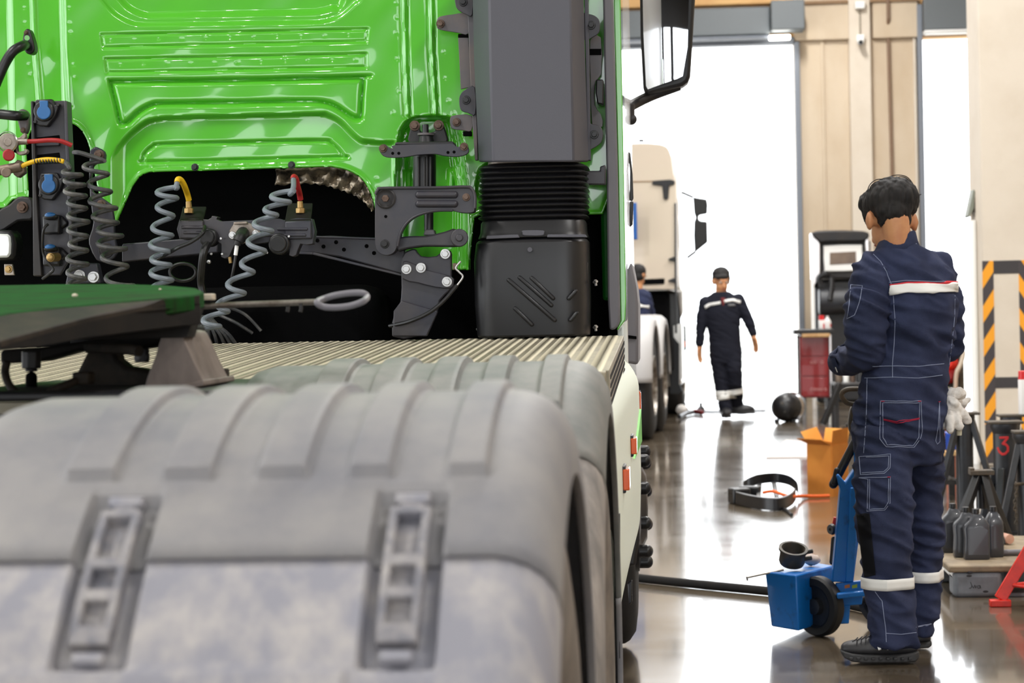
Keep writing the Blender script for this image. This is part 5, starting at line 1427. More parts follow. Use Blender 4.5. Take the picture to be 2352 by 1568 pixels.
for a, b in (((2014, 1472), (2021, 1492)), ((2036, 1474), (2041, 1491))):
    MB().beam(U(*a, 7.197), U(*b, 7.178), 0.010, 0.008, (0, 1, 0)).build('shoe_stripe', M['reflective'], s1, bevel=0.001)
for k in range(4):
    MB().tube([U(1958 + k * 10, 1473 - k * 2.4, 7.19), U(1966 + k * 10, 1468 - k * 2.4, 7.20), U(1970 + k * 10, 1464 - k * 2.5, 7.235)], 0.0022, 6).build('shoe_lace', M['shoe'], s1)
shoe([(2048, 1475, 1467, 1462, 0.02), (2058, 1482, 1470, 1455, 0.04), (2085, 1485, 1472, 1446, 0.046), (2110, 1485, 1472, 1442, 0.042), (2130, 1484, 1470, 1450, 0.036), (2139, 1480, 1470, 1456, 0.02)], 7.53, 0.045, 'shoe')
# gloves tucked in the pocket
gb = MB()
def gl(pts, r0, r1):
    for (a, b) in zip(pts, pts[1:]): gb.caps(U(*a), U(*b), r0, r1, 14)
gl([(2172, 912, 7.40), (2186, 903, 7.36), (2200, 902, 7.36), (2207, 905, 7.38)], 0.019, 0.018)
gl([(2168, 922, 7.38), (2180, 936, 7.34), (2196, 938, 7.34)], 0.018, 0.016)
gl([(2178, 920, 7.36), (2190, 928, 7.33)], 0.018, 0.02)
gl([(2170, 934, 7.36), (2166, 952, 7.35), (2168, 976, 7.34)], 0.0165, 0.0135)
gl([(2184, 940, 7.35), (2180, 962, 7.32), (2183, 986, 7.31)], 0.0175, 0.014)
gl([(2192, 940, 7.35), (2198, 962, 7.33), (2203, 978, 7.32)], 0.0175, 0.0145)
gl([(2196, 934, 7.36), (2210, 950, 7.36), (2222, 966, 7.37)], 0.018, 0.0125)
gl([(2196, 922, 7.40), (2212, 926, 7.42), (2224, 919, 7.43)], 0.016, 0.009)
gfold = fold_fn(0.004, 1.0, 40, 40)
gv = skin(gb, 'work_gloves', M['glove'], None, 0.004, 3, gfold)
tag(gv, 'pair of soiled white work gloves hanging from the hip pocket of the bowed person', 'gloves')
MB().cyl(U(2203, 984, 7.335), U(2203, 1000, 7.335), 0.0095, 0.009, 14).build('glove_cuff', mat('glove_cuff', (196, 190, 168), 0.9), gv, bevel=0.002)

# ---- the person walking in from the yard
def walker():
    Yp = 23.55
    W_ = thing('person', 'person in dark coverall with striped chest walking in through the gateway', 'person', G(1672, 950))
    J = lambda x, y, dy=0.0: U(x, y, Yp + dy)
    sk = MB(); hc = J(1657, 646); f, u, r = head(sk, hc, (0.25, -0.95, -0.18), (0, 0, 1), 1.16)
    sk.caps(J(1656, 684), J(1657, 650, 0.02), 0.07, 0.066, 14)
    hand(sk, J(1607, 794), (-0.05, -0.1, -1), (0.9, -0.5, 0), 1.25, 0.3, 1)
    hand(sk, J(1730, 771), (0.25, -0.1, -1), (-0.9, -0.5, 0), 1.25, 0.3, -1)
    for pts in ([(1657, 685), (1622, 698), (1610, 755), (1607, 792)], [(1657, 685), (1694, 694), (1720, 738), (1730, 770)]):
        for a, b in zip(pts, pts[1:]): sk.caps(J(*a), J(*b), 0.036, 0.032, 10)
    h = skin(sk, 'body', M['skin'], W_, 0.007, 3)
    face_parts(h, hc, f, u, r, 1.16)
    cv = MB()
    m_ = mpp(Yp)
    cv.ell([(J(1657, 670), 0.09, 0.09), (J(1657, 679), 0.15, 0.10), (J(1657, 694), 0.20, 0.12), (J(1658, 720), 0.205, 0.13), (J(1662, 750), 0.185, 0.125), (J(1665, 780), 0.18, 0.12), (J(1667, 810), 0.185, 0.125), (J(1668, 835), 0.18, 0.11)], 28)
    cv.ell([(J(1651, 805), 0.10, 0.10), (J(1654, 850), 0.093, 0.095), (J(1658, 890), 0.083, 0.085), (J(1662, 915), 0.074, 0.08), (J(1668, 947), 0.072, 0.08)], 20)
    cv.ell([(J(1684, 805), 0.10, 0.10), (J(1686, 850, -0.05), 0.09, 0.095), (J(1688, 885, 0.0), 0.086, 0.09), (J(1690, 910, 0.15), 0.084, 0.08), (J(1692, 940, 0.25), 0.08, 0.08)], 20)
    for pts in ([(1620, 694, 0.072), (1612, 730, 0.064), (1609, 760, 0.056), (1607, 788, 0.046)], [(1696, 688, 0.072), (1710, 716, 0.062), (1722, 742, 0.056), (1730, 766, 0.044)]):
        for a, b in zip(pts, pts[1:]): cv.caps(J(a[0], a[1]), J(b[0], b[1]), a[2], b[2], 14)
    cvo = skin(cv, 'coverall', M['navy_dark'], W_, 0.012, 4, fold_fn(0.008, 9.0))
    tr = tree_of(cvo)
    patch(tr, [(1618, 702), (1630, 696), (1655, 692)], [(1621, 709), (1633, 702), (1655, 698)], 14, 2, 0.006).build('chest_tape', M['reflective'], cvo, solid=0.004)
    patch(tr, [(1663, 689), (1682, 686), (1701, 690)], [(1664, 695), (1682, 692), (1701, 697)], 14, 2, 0.006).build('chest_tape', M['reflective'], cvo, solid=0.004)
    patch(tr, [(1672, 698), (1688, 698)], [(1672, 703), (1688, 703)], 4, 2, 0.006).build('name_tape', mat('grey_tape', (110, 110, 112), 0.7), cvo, solid=0.004)
    patch(tr, [(1655, 684), (1666, 684)], [(1660, 702), (1662, 702)], 4, 6, 0.005).build('undershirt', mat('maroon_shirt', (110, 32, 34), 0.8), cvo, solid=0.003)
    band(tr, J(1661, 912), J(1661, 917).z, J(1661, 906).z, 0.004, up=(0.01, 0)).build('leg_tape', M['reflective'], cvo, solid=0.003)
    band(tr, J(1689, 902, 0.1), J(1689, 907).z, J(1689, 894).z, 0.004, up=(0.02, 0)).build('leg_tape', M['reflective'], cvo, solid=0.003)
    hb = MB(); hb.sphere(J(1656, 630, 0.02), (0.104, 0.115, 0.092), 22, 14); hb.sphere(J(1657, 636, -0.075), (0.085, 0.045, 0.035), 18, 10); hb.sphere(J(1640, 642, 0.02), (0.028, 0.05, 0.06)); hb.sphere(J(1673, 640, 0.02), (0.024, 0.05, 0.05))
    skin(hb, 'hair', M['hair'], W_, 0.008, 3, lambda p: 0.006 * noise.noise(p * 50))
    a = MB(); a.sphere(J(1668, 948, -0.08), (0.06, 0.14, 0.06), 18, 12); o = a.build('shoe', M['shoe'], W_)
    MB().box(J(1668, 955, -0.06), (0.12, 0.27, 0.03)).build('sole', M['sole'], o, bevel=0.012)
    a = MB(); a.sphere(J(1704, 940, 0.2), (0.15, 0.065, 0.06), 18, 12); o = a.build('shoe', M['shoe'], W_)
    MB().box(J(1706, 947, 0.2), (0.28, 0.12, 0.03)).build('sole', M['sole'], o, bevel=0.012)
walker()

# ---- the person half hidden behind the green truck
def hidden():
    Yp = 22.45
    W_ = thing('person', 'person in navy coverall mostly hidden behind the green truck, bending over by the white cab', 'person', Vector((-0.34, Yp, 0)))
    J = lambda x, y, dy=0.0: U(x, y, Yp + dy)
    sk = MB(); hc = J(1466, 632); f, u, r = head(sk, hc, (0.6, 0.7, -0.4), (0.2, 0.2, 1), 1.0)
    sk.caps(J(1464, 668), J(1466, 645), 0.056, 0.055, 14)
    hand(sk, J(1488, 745, 0.42), (0.1, 0.6, -0.6), (-0.9, -0.2, 0), 1.0, 0.5, 1); hand(sk, J(1432, 745, 0.42), (0.1, 0.6, -0.6), (0.9, -0.2, 0), 1.0, 0.5, -1)
    for pts in ([(1463, 676, 0), (1484, 690, 0), (1493, 722, 0.1), (1488, 744, 0.41)], [(1463, 676, 0), (1440, 690, 0), (1429, 722, 0.1), (1432, 744, 0.41)]):
        for a, b in zip(pts, pts[1:]): sk.caps(J(*a), J(*b), 0.036, 0.032, 10)
    h = skin(sk, 'body', M['skin'], W_, 0.008, 3); face_parts(h, hc, f, u, r)
    cv = MB()
    cv.ell([(J(1463, 664), 0.08, 0.08), (J(1462, 674), 0.15, 0.11), (J(1461, 692), 0.155, 0.13), (J(1461, 720), 0.15, 0.13), (J(1461, 760), 0.15, 0.125), (J(1461, 790), 0.155, 0.13)], 26)
    for dx in (-0.085, 0.085):
        c0 = J(1461, 800); cv.ell([(Vector((c0.x + dx, Yp, z)), q, q * 1.1) for z, q in ((0.88, 0.092), (0.6, 0.08), (0.3, 0.07), (0.07, 0.068))], 18)
    for pts in ([(1484, 684, 0, 0.062), (1494, 722, 0.1, 0.054), (1489, 740, 0.36, 0.044)], [(1440, 684, 0, 0.062), (1428, 722, 0.1, 0.054), (1432, 740, 0.36, 0.044)]):
        for a, b in zip(pts, pts[1:]): cv.caps(J(*a[:3]), J(*b[:3]), a[3], b[3], 14)
    cvo = skin(cv, 'coverall', M['navy'], W_, 0.014, 4, fold_fn(0.008, 5.0)); tr = tree_of(cvo)
    patch(tr, [(1440, 700), (1464, 698), (1490, 701)], [(1440, 706), (1464, 704), (1490, 708)], 14, 2, 0.006).build('back_tape', M['reflective'], cvo, solid=0.004)
    hb = MB(); hb.sphere(J(1465, 622), (0.092, 0.10, 0.08), 20, 12); hb.sphere(J(1464, 634, -0.03), (0.08, 0.07, 0.06))
    skin(hb, 'hair', M['hair'], W_, 0.009, 3)
    c0 = J(1461, 800)
    for dx in (-0.085, 0.085):
        o = MB().sphere((c0.x + dx, Yp + 0.06, 0.05), (0.05, 0.14, 0.05), 16, 10).build('shoe', M['shoe'], W_)
        MB().box((c0.x + dx, Yp + 0.06, 0.016), (0.10, 0.27, 0.03)).build('sole', M['sole'], o, bevel=0.01)
hidden()
# ------------------------------------------------------------------ the white tractor unit further down the hall
WA = math.radians(-4.0)
W0 = Vector((-0.136, 20.0, 0))
WT = thing('tractor_truck', 'white tractor unit parked beyond the green truck by the gateway', 'truck', W0 + Vector((-1.2, 2.5, 0)))
RW2 = Matrix.Rotation(WA, 3, 'Z')
def wl_(x, y, z): return W0 + RW2 @ Vector((x, y, z))
class WB(MB):
    """builder whose boxes are given in the white truck's own frame"""
    def bb(s, x0, x1, y0, y1, z0, z1):
        b = len(s.v); MB.bb(s, x0, x1, y0, y1, z0, z1)
        s.v[b:] = [wl_(*v) for v in s.v[b:]]; return s
M['fender_pale'] = mat('pale_grey_mudguard', (176, 174, 174), 0.5)
def wwheel(y, x0, x1, R_, dual):
    w = x1 - x0; c = wl_((x0 + x1) / 2, y, R_)
    prof = [(0.28, -w / 2), (0.44, -w / 2), (R_ - 0.02, -w / 2 + 0.03), (R_, -w / 2 + 0.06), (R_, w / 2 - 0.06), (R_ - 0.02, w / 2 - 0.03), (0.44, w / 2), (0.29, w / 2), (0.27, w / 2 - 0.05), (0.26, w / 2 - 0.12), (0.14, w / 2 - 0.13), (0.13, w / 2 - 0.05), (0.001, w / 2 - 0.04)]
    t = MB().lathe(prof, c, RW2 @ Vector((1, 0, 0)), 48).build('tyre', M['tyre_dark'], WT)
    MB().lathe([(0.30, w / 2 + 0.002), (0.285, w / 2 + 0.01), (0.27, w / 2 - 0.04), (0.2, w / 2 - 0.1), (0.13, w / 2 - 0.08), (0.12, w / 2 - 0.02), (0.001, w / 2 - 0.01)], c, RW2 @ Vector((1, 0, 0)), 36).build('wheel_rim', M['steel'], t)
for y in (0.0, 1.4):
    wwheel(y, -0.34, -0.03, 0.52, True); wwheel(y, -0.72, -0.39, 0.52, True); wwheel(y, -2.42, -2.1, 0.52, False)
    rows = []
    for k in range(41):
        th = math.radians(-88 + 176 * k / 40); r = 0.66
        rows.append([wl_(x, y - (r + d) * math.sin(th), 0.55 + (r + d) * math.cos(th)) for x, d in ((-0.75, -0.05), (-0.73, 0), (-0.12, 0), (-0.05, -0.01), (-0.005, -0.05), (0.0, -0.1), (-0.02, -0.11))])
    mb = MB(); mb.rings(rows, cap=False); mb.f = [f for f in mb.f if f[0] % 7 != 6]
    mb.build('mudguard', M['fender_pale'], WT, smooth=40, solid=0.008)
wwheel(5.0, -0.42, -0.06, 0.52, False); wwheel(5.0, -2.44, -2.1, 0.52, False)
for x in (-0.82, -1.62): WB().bb(x - 0.04, x + 0.04, -0.9, 5.6, 0.78, 1.0).build('frame_rail', M['dark'], WT, bevel=0.01)
for y in (0, 1.4, 5.0): MB().cyl(wl_(-0.3, y, 0.52), wl_(-2.2, y, 0.52), 0.07).build('axle_tube', M['dark'], WT)
zt, zb = U(1500, 326, 23.3).z, U(1500, 667, 23.3).z
yr = 3.35
M['cab_back'] = mat('cream_white_paint', (206, 192, 174), 0.4, coat=0.4)
# cab: rounded box, back panel facing us
rows = []
def crow(y, x0, x1, z0, z1, r):
    out = []
    for cx_, cz_, a0 in ((x1 - r, z1 - r, 0), (x0 + r, z1 - r, 90), (x0 + 0.06, z0 + 0.06, 180), (x1 - 0.06, z0 + 0.06, 270)):
        rr = r if a0 < 180 else 0.06
        for k in range(6):
            a = math.radians(a0 + 90 * k / 5); out.append(wl_(cx_ + rr * math.cos(a), y, cz_ + rr * math.sin(a)))
    return out
MB().rings([crow(yr, -2.34, -0.08, zb, zt - 0.02, 0.26), crow(yr + 0.05, -2.38, -0.04, zb, zt, 0.28), crow(yr + 1.5, -2.38, -0.03, zb - 0.02, zt + 0.05, 0.28), crow(yr + 1.95, -2.36, -0.06, zb - 0.3, zt - 0.05, 0.3), crow(yr + 2.15, -2.3, -0.12, zb - 0.4, zt - 0.3, 0.3)]).build('cab', M['white_paint'], WT, smooth=50)
def wplate(name, m, poly, y=yr - 0.02, th=0.02, bev=0.006):
    mb = MB(); pts = []
    for px, py in poly:
        d = ray(px, py); n_ = RW2 @ Vector((0, 1, 0)); q = wl_(0, y, 0)
        t = (q - CAM).dot(n_) / d.dot(n_); pts.append(CAM + d * t)
    mb.prism(pts, RW2 @ Vector((0, th, 0))); return mb.build(name, m, WT, bevel=bev)
wplate('cab_back_panel', M['cab_back'], [(1300, 664), (1300, 332), (1500, 330)] + cat2([(1515, 331), (1532, 338), (1541, 358), (1547, 400)], 4, False) + [(1553, 420), (1555, 664)], yr - 0.035, 0.03)
wplate('panel_seam', M['joint'], [(1400, 417), (1547, 414), (1547, 417), (1400, 420)], yr - 0.04, 0.01, 0.001)
wplate('corner_bracket', M['black'], [(1498, 415), (1540, 412), (1550, 415), (1548, 424), (1537, 426), (1535, 456), (1530, 459), (1524, 456), (1521, 427), (1498, 424)], yr - 0.06, 0.02)
wplate('edge_seal', M['black'], [(1549, 466), (1553, 466), (1555, 765), (1550, 765)], yr - 0.055, 0.02, 0.002)
for y in (594, 643): wplate('latch', M['black'], [(1535, y), (1543, y - 3), (1552, y - 6), (1552, y + 6), (1543, y + 5), (1535, y + 3)], yr - 0.07, 0.03)
wplate('rear_vent', M['void'], [(1477, 641), (1526, 639), (1526, 652), (1477, 654)], yr - 0.05, 0.02)
wplate('blue_panel', mat('blue_panel', (16, 84, 160), 0.5), [(1420, 468), (1462, 465), (1464, 550), (1420, 552)], yr - 0.3, 0.03)
MB().cyl(U(1473, 326, 23.4), U(1473, 320, 23.4), 0.03).build('roof_marker', M['dark'], WT)
WB().bb(-2.3, -0.1, yr + 0.1, yr + 2.0, 0.55, zb - 0.02).build('engine_bay', M['void'], WT, bevel=0.03)
WB().bb(-2.36, -0.04, yr + 0.9, yr + 2.3, 0.35, 0.75).build('bumper', M['white_paint'], WT, bevel=0.05)
WB().bb(-0.30, -0.02, 2.15, 2.9, 0.35, 0.95).build('battery_box', M['dark'], WT, bevel=0.02) if False else None
wplate('side_step', M['white_paint'], [(1546, 748), (1566, 742), (1568, 868), (1560, 874), (1556, 800), (1546, 770)], yr + 0.6, 0.3)
wplate('wheel_arch', M['black'], [(1548, 775), (1560, 790), (1560, 880), (1568, 900), (1560, 905), (1540, 905), (1534, 800)], yr + 0.55, 0.03)
mb = MB(); mb.caps(U(1570, 752, 25.0), U(1571, 800, 25.0), 0.03); mb.build('side_post', M['black'], WT)
MB().box(U(1572, 790, 24.9), (0.02, 0.03, 0.07)).build('side_lamp', M['orange_lens'], WT, bevel=0.005)
# mirrors on the near side
mm = wplate('mirror_housing', M['black'], [(1591, 452), (1623, 457), (1625, 470), (1624, 488), (1622, 491), (1604, 494), (1604, 504), (1610, 507), (1624, 508), (1625, 556), (1600, 576), (1595, 580), (1593, 540), (1594, 508), (1598, 500), (1594, 490)], yr + 1.5, 0.12, 0.015)
for a, b in (((1562, 440), (1592, 453)), ((1578, 592), (1597, 578))):
    pa, pb = [CAM + ray(*q) * ((25.0 - CAM.y) / ray(*q).y) for q in (a, b)]
    o = MB().tube([pa, pb], 0.018, 8).build('mirror_arm', M['black'], WT)
# ------------------------------------------------------------------ things on the workshop floor
M['blue_steel'] = mat('blue_steel', (8, 118, 208), 0.45, color2=(20, 62, 102), nscale=18, lo=0.56, hi=0.8, coat=0.2)
M['card'] = mat('cardboard', (196, 124, 44), 0.85, color2=(182, 110, 36), nscale=4)
M['card_in'] = mat('cardboard_inside', (226, 158, 70), 0.85)
M['red_paint'] = mat('red_enamel', (132, 14, 18), 0.35, coat=0.3)
M['red_bright'] = mat('bright_red_enamel', (222, 40, 18), 0.4, color2=(190, 30, 16), nscale=14)
M['slate'] = mat('slate_enamel', (44, 47, 54), 0.42, color2=(34, 34, 36), nscale=8)
M['olive_iron'] = mat('grimy_iron', (62, 58, 50), 0.55, color2=(88, 74, 58), nscale=18)
M['wood'] = mat('bare_wood', (206, 170, 122), 0.8, color2=(180, 140, 94), nscale=9, stretch=(1, 6, 1))
M['pallet'] = mat('grey_pallet_plastic', (124, 130, 138), 0.55, color2=(98, 102, 108), nscale=9, lo=0.45, hi=0.75)
M['pallet_top'] = mat('dusty_pallet_top', (150, 134, 110), 0.7, color2=(122, 108, 90), nscale=10)
M['jug'] = mat('dark_grey_jug', (58, 60, 66), 0.35, coat=0.2)
M['cap'] = mat('jug_cap', (30, 30, 33), 0.4)
M['chrome'] = mat('chrome', (210, 205, 205), 0.18, 1.0)

# ---- blue trolley
BT = thing('jack_trolley', 'scuffed blue steel trolley with black wheels standing beside the bowed person', 'trolley', G(1885, 1440))
Yb = 7.95
def bplate(name, m, poly, Y, th, bev=0.004, par=None): return MB().ppoly(poly, Y, th).build(name, m, par or BT, bevel=bev)
mb = MB()
A_, B_, C_, D_ = U(1757, 1320, 7.86), U(1828, 1301, 7.74), U(1915, 1296, 8.02), U(1845, 1300, 8.2)
lowz = 0.035
top = [A_, B_, C_, D_]; z_ = sum(p.z for p in top) / 4
mb.add([Vector((p.x, p.y, z_)) for p in top] + [Vector((p.x + (0.02 if i == 0 else 0.006 if i == 1 else 0), p.y, lowz)) for i, p in enumerate(top)], [(0, 1, 2, 3), (7, 6, 5, 4), (0, 4, 5, 1), (1, 5, 6, 2), (2, 6, 7, 3), (3, 7, 4, 0)])
tub = mb.build('tub', M['blue_steel'], BT, bevel=0.006)
MB().ppoly([(1911, 1336), (1930, 1124), (1921, 1092), (1926, 1088), (1942, 1108), (1966, 1072), (1968, 1150), (1972, 1245), (1960, 1338)], 7.80, 0.07).build('column', M['blue_steel'], BT, bevel=0.008)
bplate('column_ridge', M['blue_steel'], [(1953, 1120), (1966, 1120), (1968, 1240), (1960, 1336), (1942, 1336)], 7.785, 0.02)
bplate('column_rod', M['blue_steel'], [(1961, 1000), (1966, 990), (1968, 1075), (1962, 1085)], 7.84, 0.02)
bplate('axle_plate', M['blue_steel'], [(1920, 1340), (1985, 1333), (1983, 1358), (1980, 1388), (1922, 1393)], 7.80, 0.03)
MB().beam(U(1922, 1368, 7.76), U(2002, 1360, 7.76), 0.04, 0.02).build('axle_bar', M['blue_steel'], BT, bevel=0.005)
bplate('stand_foot', M['blue_steel'], [(1927, 1390), (1953, 1389), (1950, 1432), (1928, 1433)], 7.80, 0.05)
for px, py, c in ((1946, 1346, (200, 120, 60)), (1963, 1346, (170, 190, 60))):
    bplate('sticker', mat('sticker', c, 0.6), [(px - 6, py - 2), (px + 6, py - 5), (px + 6, py + 3), (px - 6, py + 5)], 7.798, 0.002, 0.0)
def twheel(c, ax, r, w):
    ax = Vector(ax).normalized()
    t = MB().lathe([(r * 0.66, w / 2 - 0.004), (r * 0.72, w / 2), (r * 0.93, w / 2 - 0.002), (r, w / 2 - 0.012), (r, -w / 2 + 0.012), (r * 0.93, -w / 2), (r * 0.66, -w / 2)], c, ax, 48).build('wheel', M['rubber'], BT)
    MB().lathe([(r * 0.67, w / 2 - 0.004), (r * 0.64, w / 2 - 0.016), (r * 0.3, w / 2 - 0.018), (r * 0.26, w / 2 + 0.002), (r * 0.1, w / 2 + 0.006), (0.0005, w / 2 + 0.006)], c, ax, 40).build('wheel_disc', M['slate'], t)
wax = Vector((-0.74, -0.67, 0)).normalized()
c = U(1880, 1372, 7.84); c.z = 0.114
twheel(c, wax, 0.114, 0.055)
twheel(c + Vector((0.26, 0.20, 0)), wax, 0.114, 0.055)
MB().cyl(c, c - wax * 0.3, 0.012).build('axle', M['slate'], BT)
MB().caps(U(1914, 1112, 7.86), U(1972, 1000, 7.86), 0.017).build('pump_handle', M['black'], BT)
MB().caps(U(1916, 1108, 7.84), U(1922, 1080, 7.84), 0.011).build('handle_pivot', M['dark'], BT)
pts = [(1990, 930), (1952, 927), (1938, 918), (1933, 907), (1938, 898), (1954, 893), (1990, 894)]
MB().tube(catmull([U(x, y, 7.9) for x, y in pts], 6), 0.010, 10).build('loop_handle', M['olive_iron'], BT)
MB().ppoly(cat2([(1956, 935), (1972, 930), (1980, 960), (1974, 1010), (1962, 1010), (1950, 985), (1950, 960)], 3), 7.9, 0.05).build('handle_socket', M['olive_iron'], BT, bevel=0.01)
mb = MB(); mb.lathe([(0.018, -0.01), (0.022, 0), (0.018, 0.01), (0.006, 0.01), (0.006, -0.01), (0.018, -0.01)], U(1911, 1215, 7.9), (-0.8, -0.6, 0), 24); mb.build('hook_wheel', M['black'], BT)
MB().beam(U(1921, 1188, 7.92), U(1913, 1225, 7.92), 0.012, 0.02).build('hook_lever', M['red_bright'], BT, bevel=0.002)
MB().caps(U(1916, 1238, 7.92), U(1912, 1290, 7.92), 0.012).build('hook_post', M['black'], BT)

# coupling ring on the trolley
co_ = U(1818, 1297, 7.93); co_.z = z_ + 0.0215
axr = Vector((0.12, -0.42, 1)).normalized()
cp = thing('pipe_coupling', 'blackened iron coupling ring lying on top of the blue trolley', 'coupling', co_)
MB().lathe([(0.046, 0.0), (0.050, 0.01), (0.049, 0.055), (0.056, 0.058), (0.056, 0.068), (0.046, 0.068), (0.041, 0.06), (0.038, 0.0), (0.046, 0.0)], co_, axr, 36).build('ring', M['olive_iron'], cp)
for h in (0.05, 0.02): MB().cyl(co_ + axr * h + Vector((0.045, -0.01, 0)), co_ + axr * h + Vector((0.075, -0.005, 0.004)), 0.009, n=8).build('clamp_bolt', M['olive_iron'], cp, bevel=0.002)
rd = MB().cyl(U(1716, 1326, 7.84), Vector((U(1800, 1300, 7.85).x, 7.85, z_ + 0.0075)), 0.0042, n=10).cyl(U(1715, 1323.5, 7.9), U(1717, 1333, 7.9), 0.0035, n=8)
tag(rd.build('steel_rod', M['steel']), 'thin steel rod poking out over the corner of the blue trolley', 'rod')
rg = MB().sphere(Vector((U(1864, 1292, 8.0).x, 8.0, z_ + 0.026)), (0.036, 0.03, 0.022), 18, 12)
rg.v = [v + Vector((0, 0, 0.006 * noise.noise(v * 60))) for v in rg.v]
rgo = rg.build('rag', mat('grubby_rag', (206, 190, 182), 0.9), smooth=80); tag(rgo, 'crumpled pale rag on the blue trolley behind the coupling ring', 'rag')

# ---- black hose across the floor
hp = [G(1380, 1326), G(1470, 1338), G(1600, 1352), G(1752, 1367), G(1850, 1378), G(1960, 1402), G(2010, 1412), G(2060, 1404)]
hp = [Vector((p.x, p.y, 0.021)) for p in hp]
tag(MB().tube(catmull(hp, 8), 0.020, 12).build('floor_hose', M['black_iron']), 'thick black hose lying across the shiny floor from the truck to the trolley', 'hose')

# ---- black plastic arch trim with orange cord
Yt_ = 12.7
tr_ = thing('arch_trim', 'black plastic arch trim lying on the shiny floor', 'trim', G(1760, 1162))
def gz(px, py, z): return G(px, py, z)
up_ = [(1708, 1118, 0.07), (1722, 1109, 0.10), (1745, 1101, 0.12), (1782, 1098, 0.12), (1812, 1104, 0.11), (1830, 1118, 0.08), (1834, 1132, 0.04)]
mb = MB(); P_ = catmull([gz(*q) for q in up_], 8)
mb.rings([[p + Vector((0, 0, 0.035)), p + Vector((0, 0.07, 0.03)), p + Vector((0, 0.07, -0.02)), p + Vector((0, 0, -0.03))] for p in P_]); mb.build('upper_arch', M['black'], tr_, bevel=0.004)
lo_ = [(1690, 1146, 0.04), (1722, 1154, 0.035), (1760, 1160, 0.035), (1795, 1160, 0.035), (1818, 1150, 0.04), (1828, 1138, 0.045)]
P_ = catmull([gz(*q) for q in lo_], 8); mb = MB()
mb.rings([[p + Vector((0, 0, 0.045)), p + Vector((0, 0.08, 0.045)), p + Vector((0, 0.08, -0.03)), p + Vector((0, 0, -0.03))] for p in P_]); mb.build('lower_arch', M['black'], tr_, bevel=0.004)
MB().box(gz(1698, 1138, 0.05), (0.12, 0.12, 0.10), (0, 0, 0.3)).box(gz(1722, 1132, 0.06), (0.14, 0.08, 0.09), (0, 0, -0.2)).build('end_block', M['black'], tr_, bevel=0.01)
for a, b in (((1745, 1104, .1), (1742, 1150, .04)), ((1776, 1101, .1), (1786, 1152, .04))): MB().beam(gz(*a), gz(*b), 0.03, 0.02).build('cross_web', M['black'], tr_, bevel=0.004)
MB().tube(catmull([gz(1770, 1160, 0.02), gz(1795, 1166, 0.012), gz(1812, 1176, 0.01), gz(1818, 1182, 0.008)], 6), 0.011, 8).build('tail_strip', M['black'], tr_)
MB().tube([gz(1684, 1136, 0.07), gz(1672, 1130, 0.09), gz(1662, 1132, 0.09)], 0.002, 6).build('wire', M['cable'], tr_)
oc = MB().tube(catmull([gz(1752, 1131, 0.075), gz(1775, 1128, 0.085), gz(1800, 1136, 0.07), gz(1818, 1140, 0.06), gz(1845, 1139, 0.02), gz(1880, 1139, 0.014), gz(1905, 1138, 0.014)], 8), 0.011, 10)
tag(oc.build('orange_strap', mat('orange_strap', (226, 96, 26), 0.6)), 'orange strap running from the black arch trim to the cardboard box', 'strap')

# ---- cardboard box
cb_ = thing('cardboard_box', 'open orange-brown cardboard box with raised flaps standing on the floor behind the trolley', 'box', G(1912, 1140))
c0 = G(1912, 1141); a0 = G(1857, 1136); b0 = G(1948, 1134); d0 = a0 + b0 - c0
ht = U(1912, 1022, c0.y).z; th = 0.006
def wallp(p, q, name, m):
    nrm = (q - p).normalized().cross(Vector((0, 0, 1))) * th
    MB().add([p, q, q + Vector((0, 0, ht)), p + Vector((0, 0, ht)), p + nrm, q + nrm, q + nrm + Vector((0, 0, ht)), p + nrm + Vector((0, 0, ht))], [(0, 1, 2, 3), (7, 6, 5, 4), (0, 4, 5, 1), (1, 5, 6, 2), (2, 6, 7, 3), (3, 7, 4, 0)]).build(name, m, cb_)
wallp(a0, c0, 'side', M['card']); wallp(c0, b0, 'side', M['card']); wallp(b0, d0, 'side', M['card']); wallp(d0, a0, 'side', M['card'])
MB().prism([a0, c0, b0, d0], (0, 0, 0.006)).build('bottom', M['card'], cb_)
H_ = Vector((0, 0, ht))
def flap(p, q, out, rise, m, k=0.0):
    o = Vector(out); nrm = Vector((0, 0, 0.005)) if abs(rise) < 0.06 else Vector((0.003, 0.004, 0))
    MB().prism([p + H_, q + H_, q + H_ + o + Vector((0, 0, rise + k)), p + H_ + o + Vector((0, 0, rise))], nrm).build('flap', m, cb_)
flap(a0, c0, (-0.07, -0.03, 0), 0.035, M['card'])
flap(c0, b0, (0.008, -0.015, 0), 0.095, M['card'], 0.01)
flap(d0, a0, (-0.045, 0.0, 0), 0.10, M['card_in'], -0.02)
flap(b0, d0, (0.02, 0.05, 0), 0.09, M['card_in'])
lp = [a0 * 0.45 + c0 * 0.55 + Vector((0, -0.003, U(1885, 1060, c0.y).z)), a0 * 0.28 + c0 * 0.72 + Vector((0, -0.003, U(1895, 1060, c0.y).z))]
hh_ = U(1885, 1026, c0.y).z - U(1885, 1060, c0.y).z
MB().prism([lp[0], lp[1], lp[1] + Vector((0, 0, hh_)), lp[0] + Vector((0, 0, hh_))], (-0.002, -0.002, 0)).build('shipping_label', mat('label_grey', (196, 178, 160), 0.7), cb_)
pp = [G(1759, 1053), G(1858, 1052), G(1856, 1016), G(1806, 1012)]
tag(MB().prism(pp, (0, 0, 0.012)).build('floor_board', mat('pale_board', (214, 206, 204), 0.7)), 'flat pale board lying on the floor left of the cardboard box', 'board')

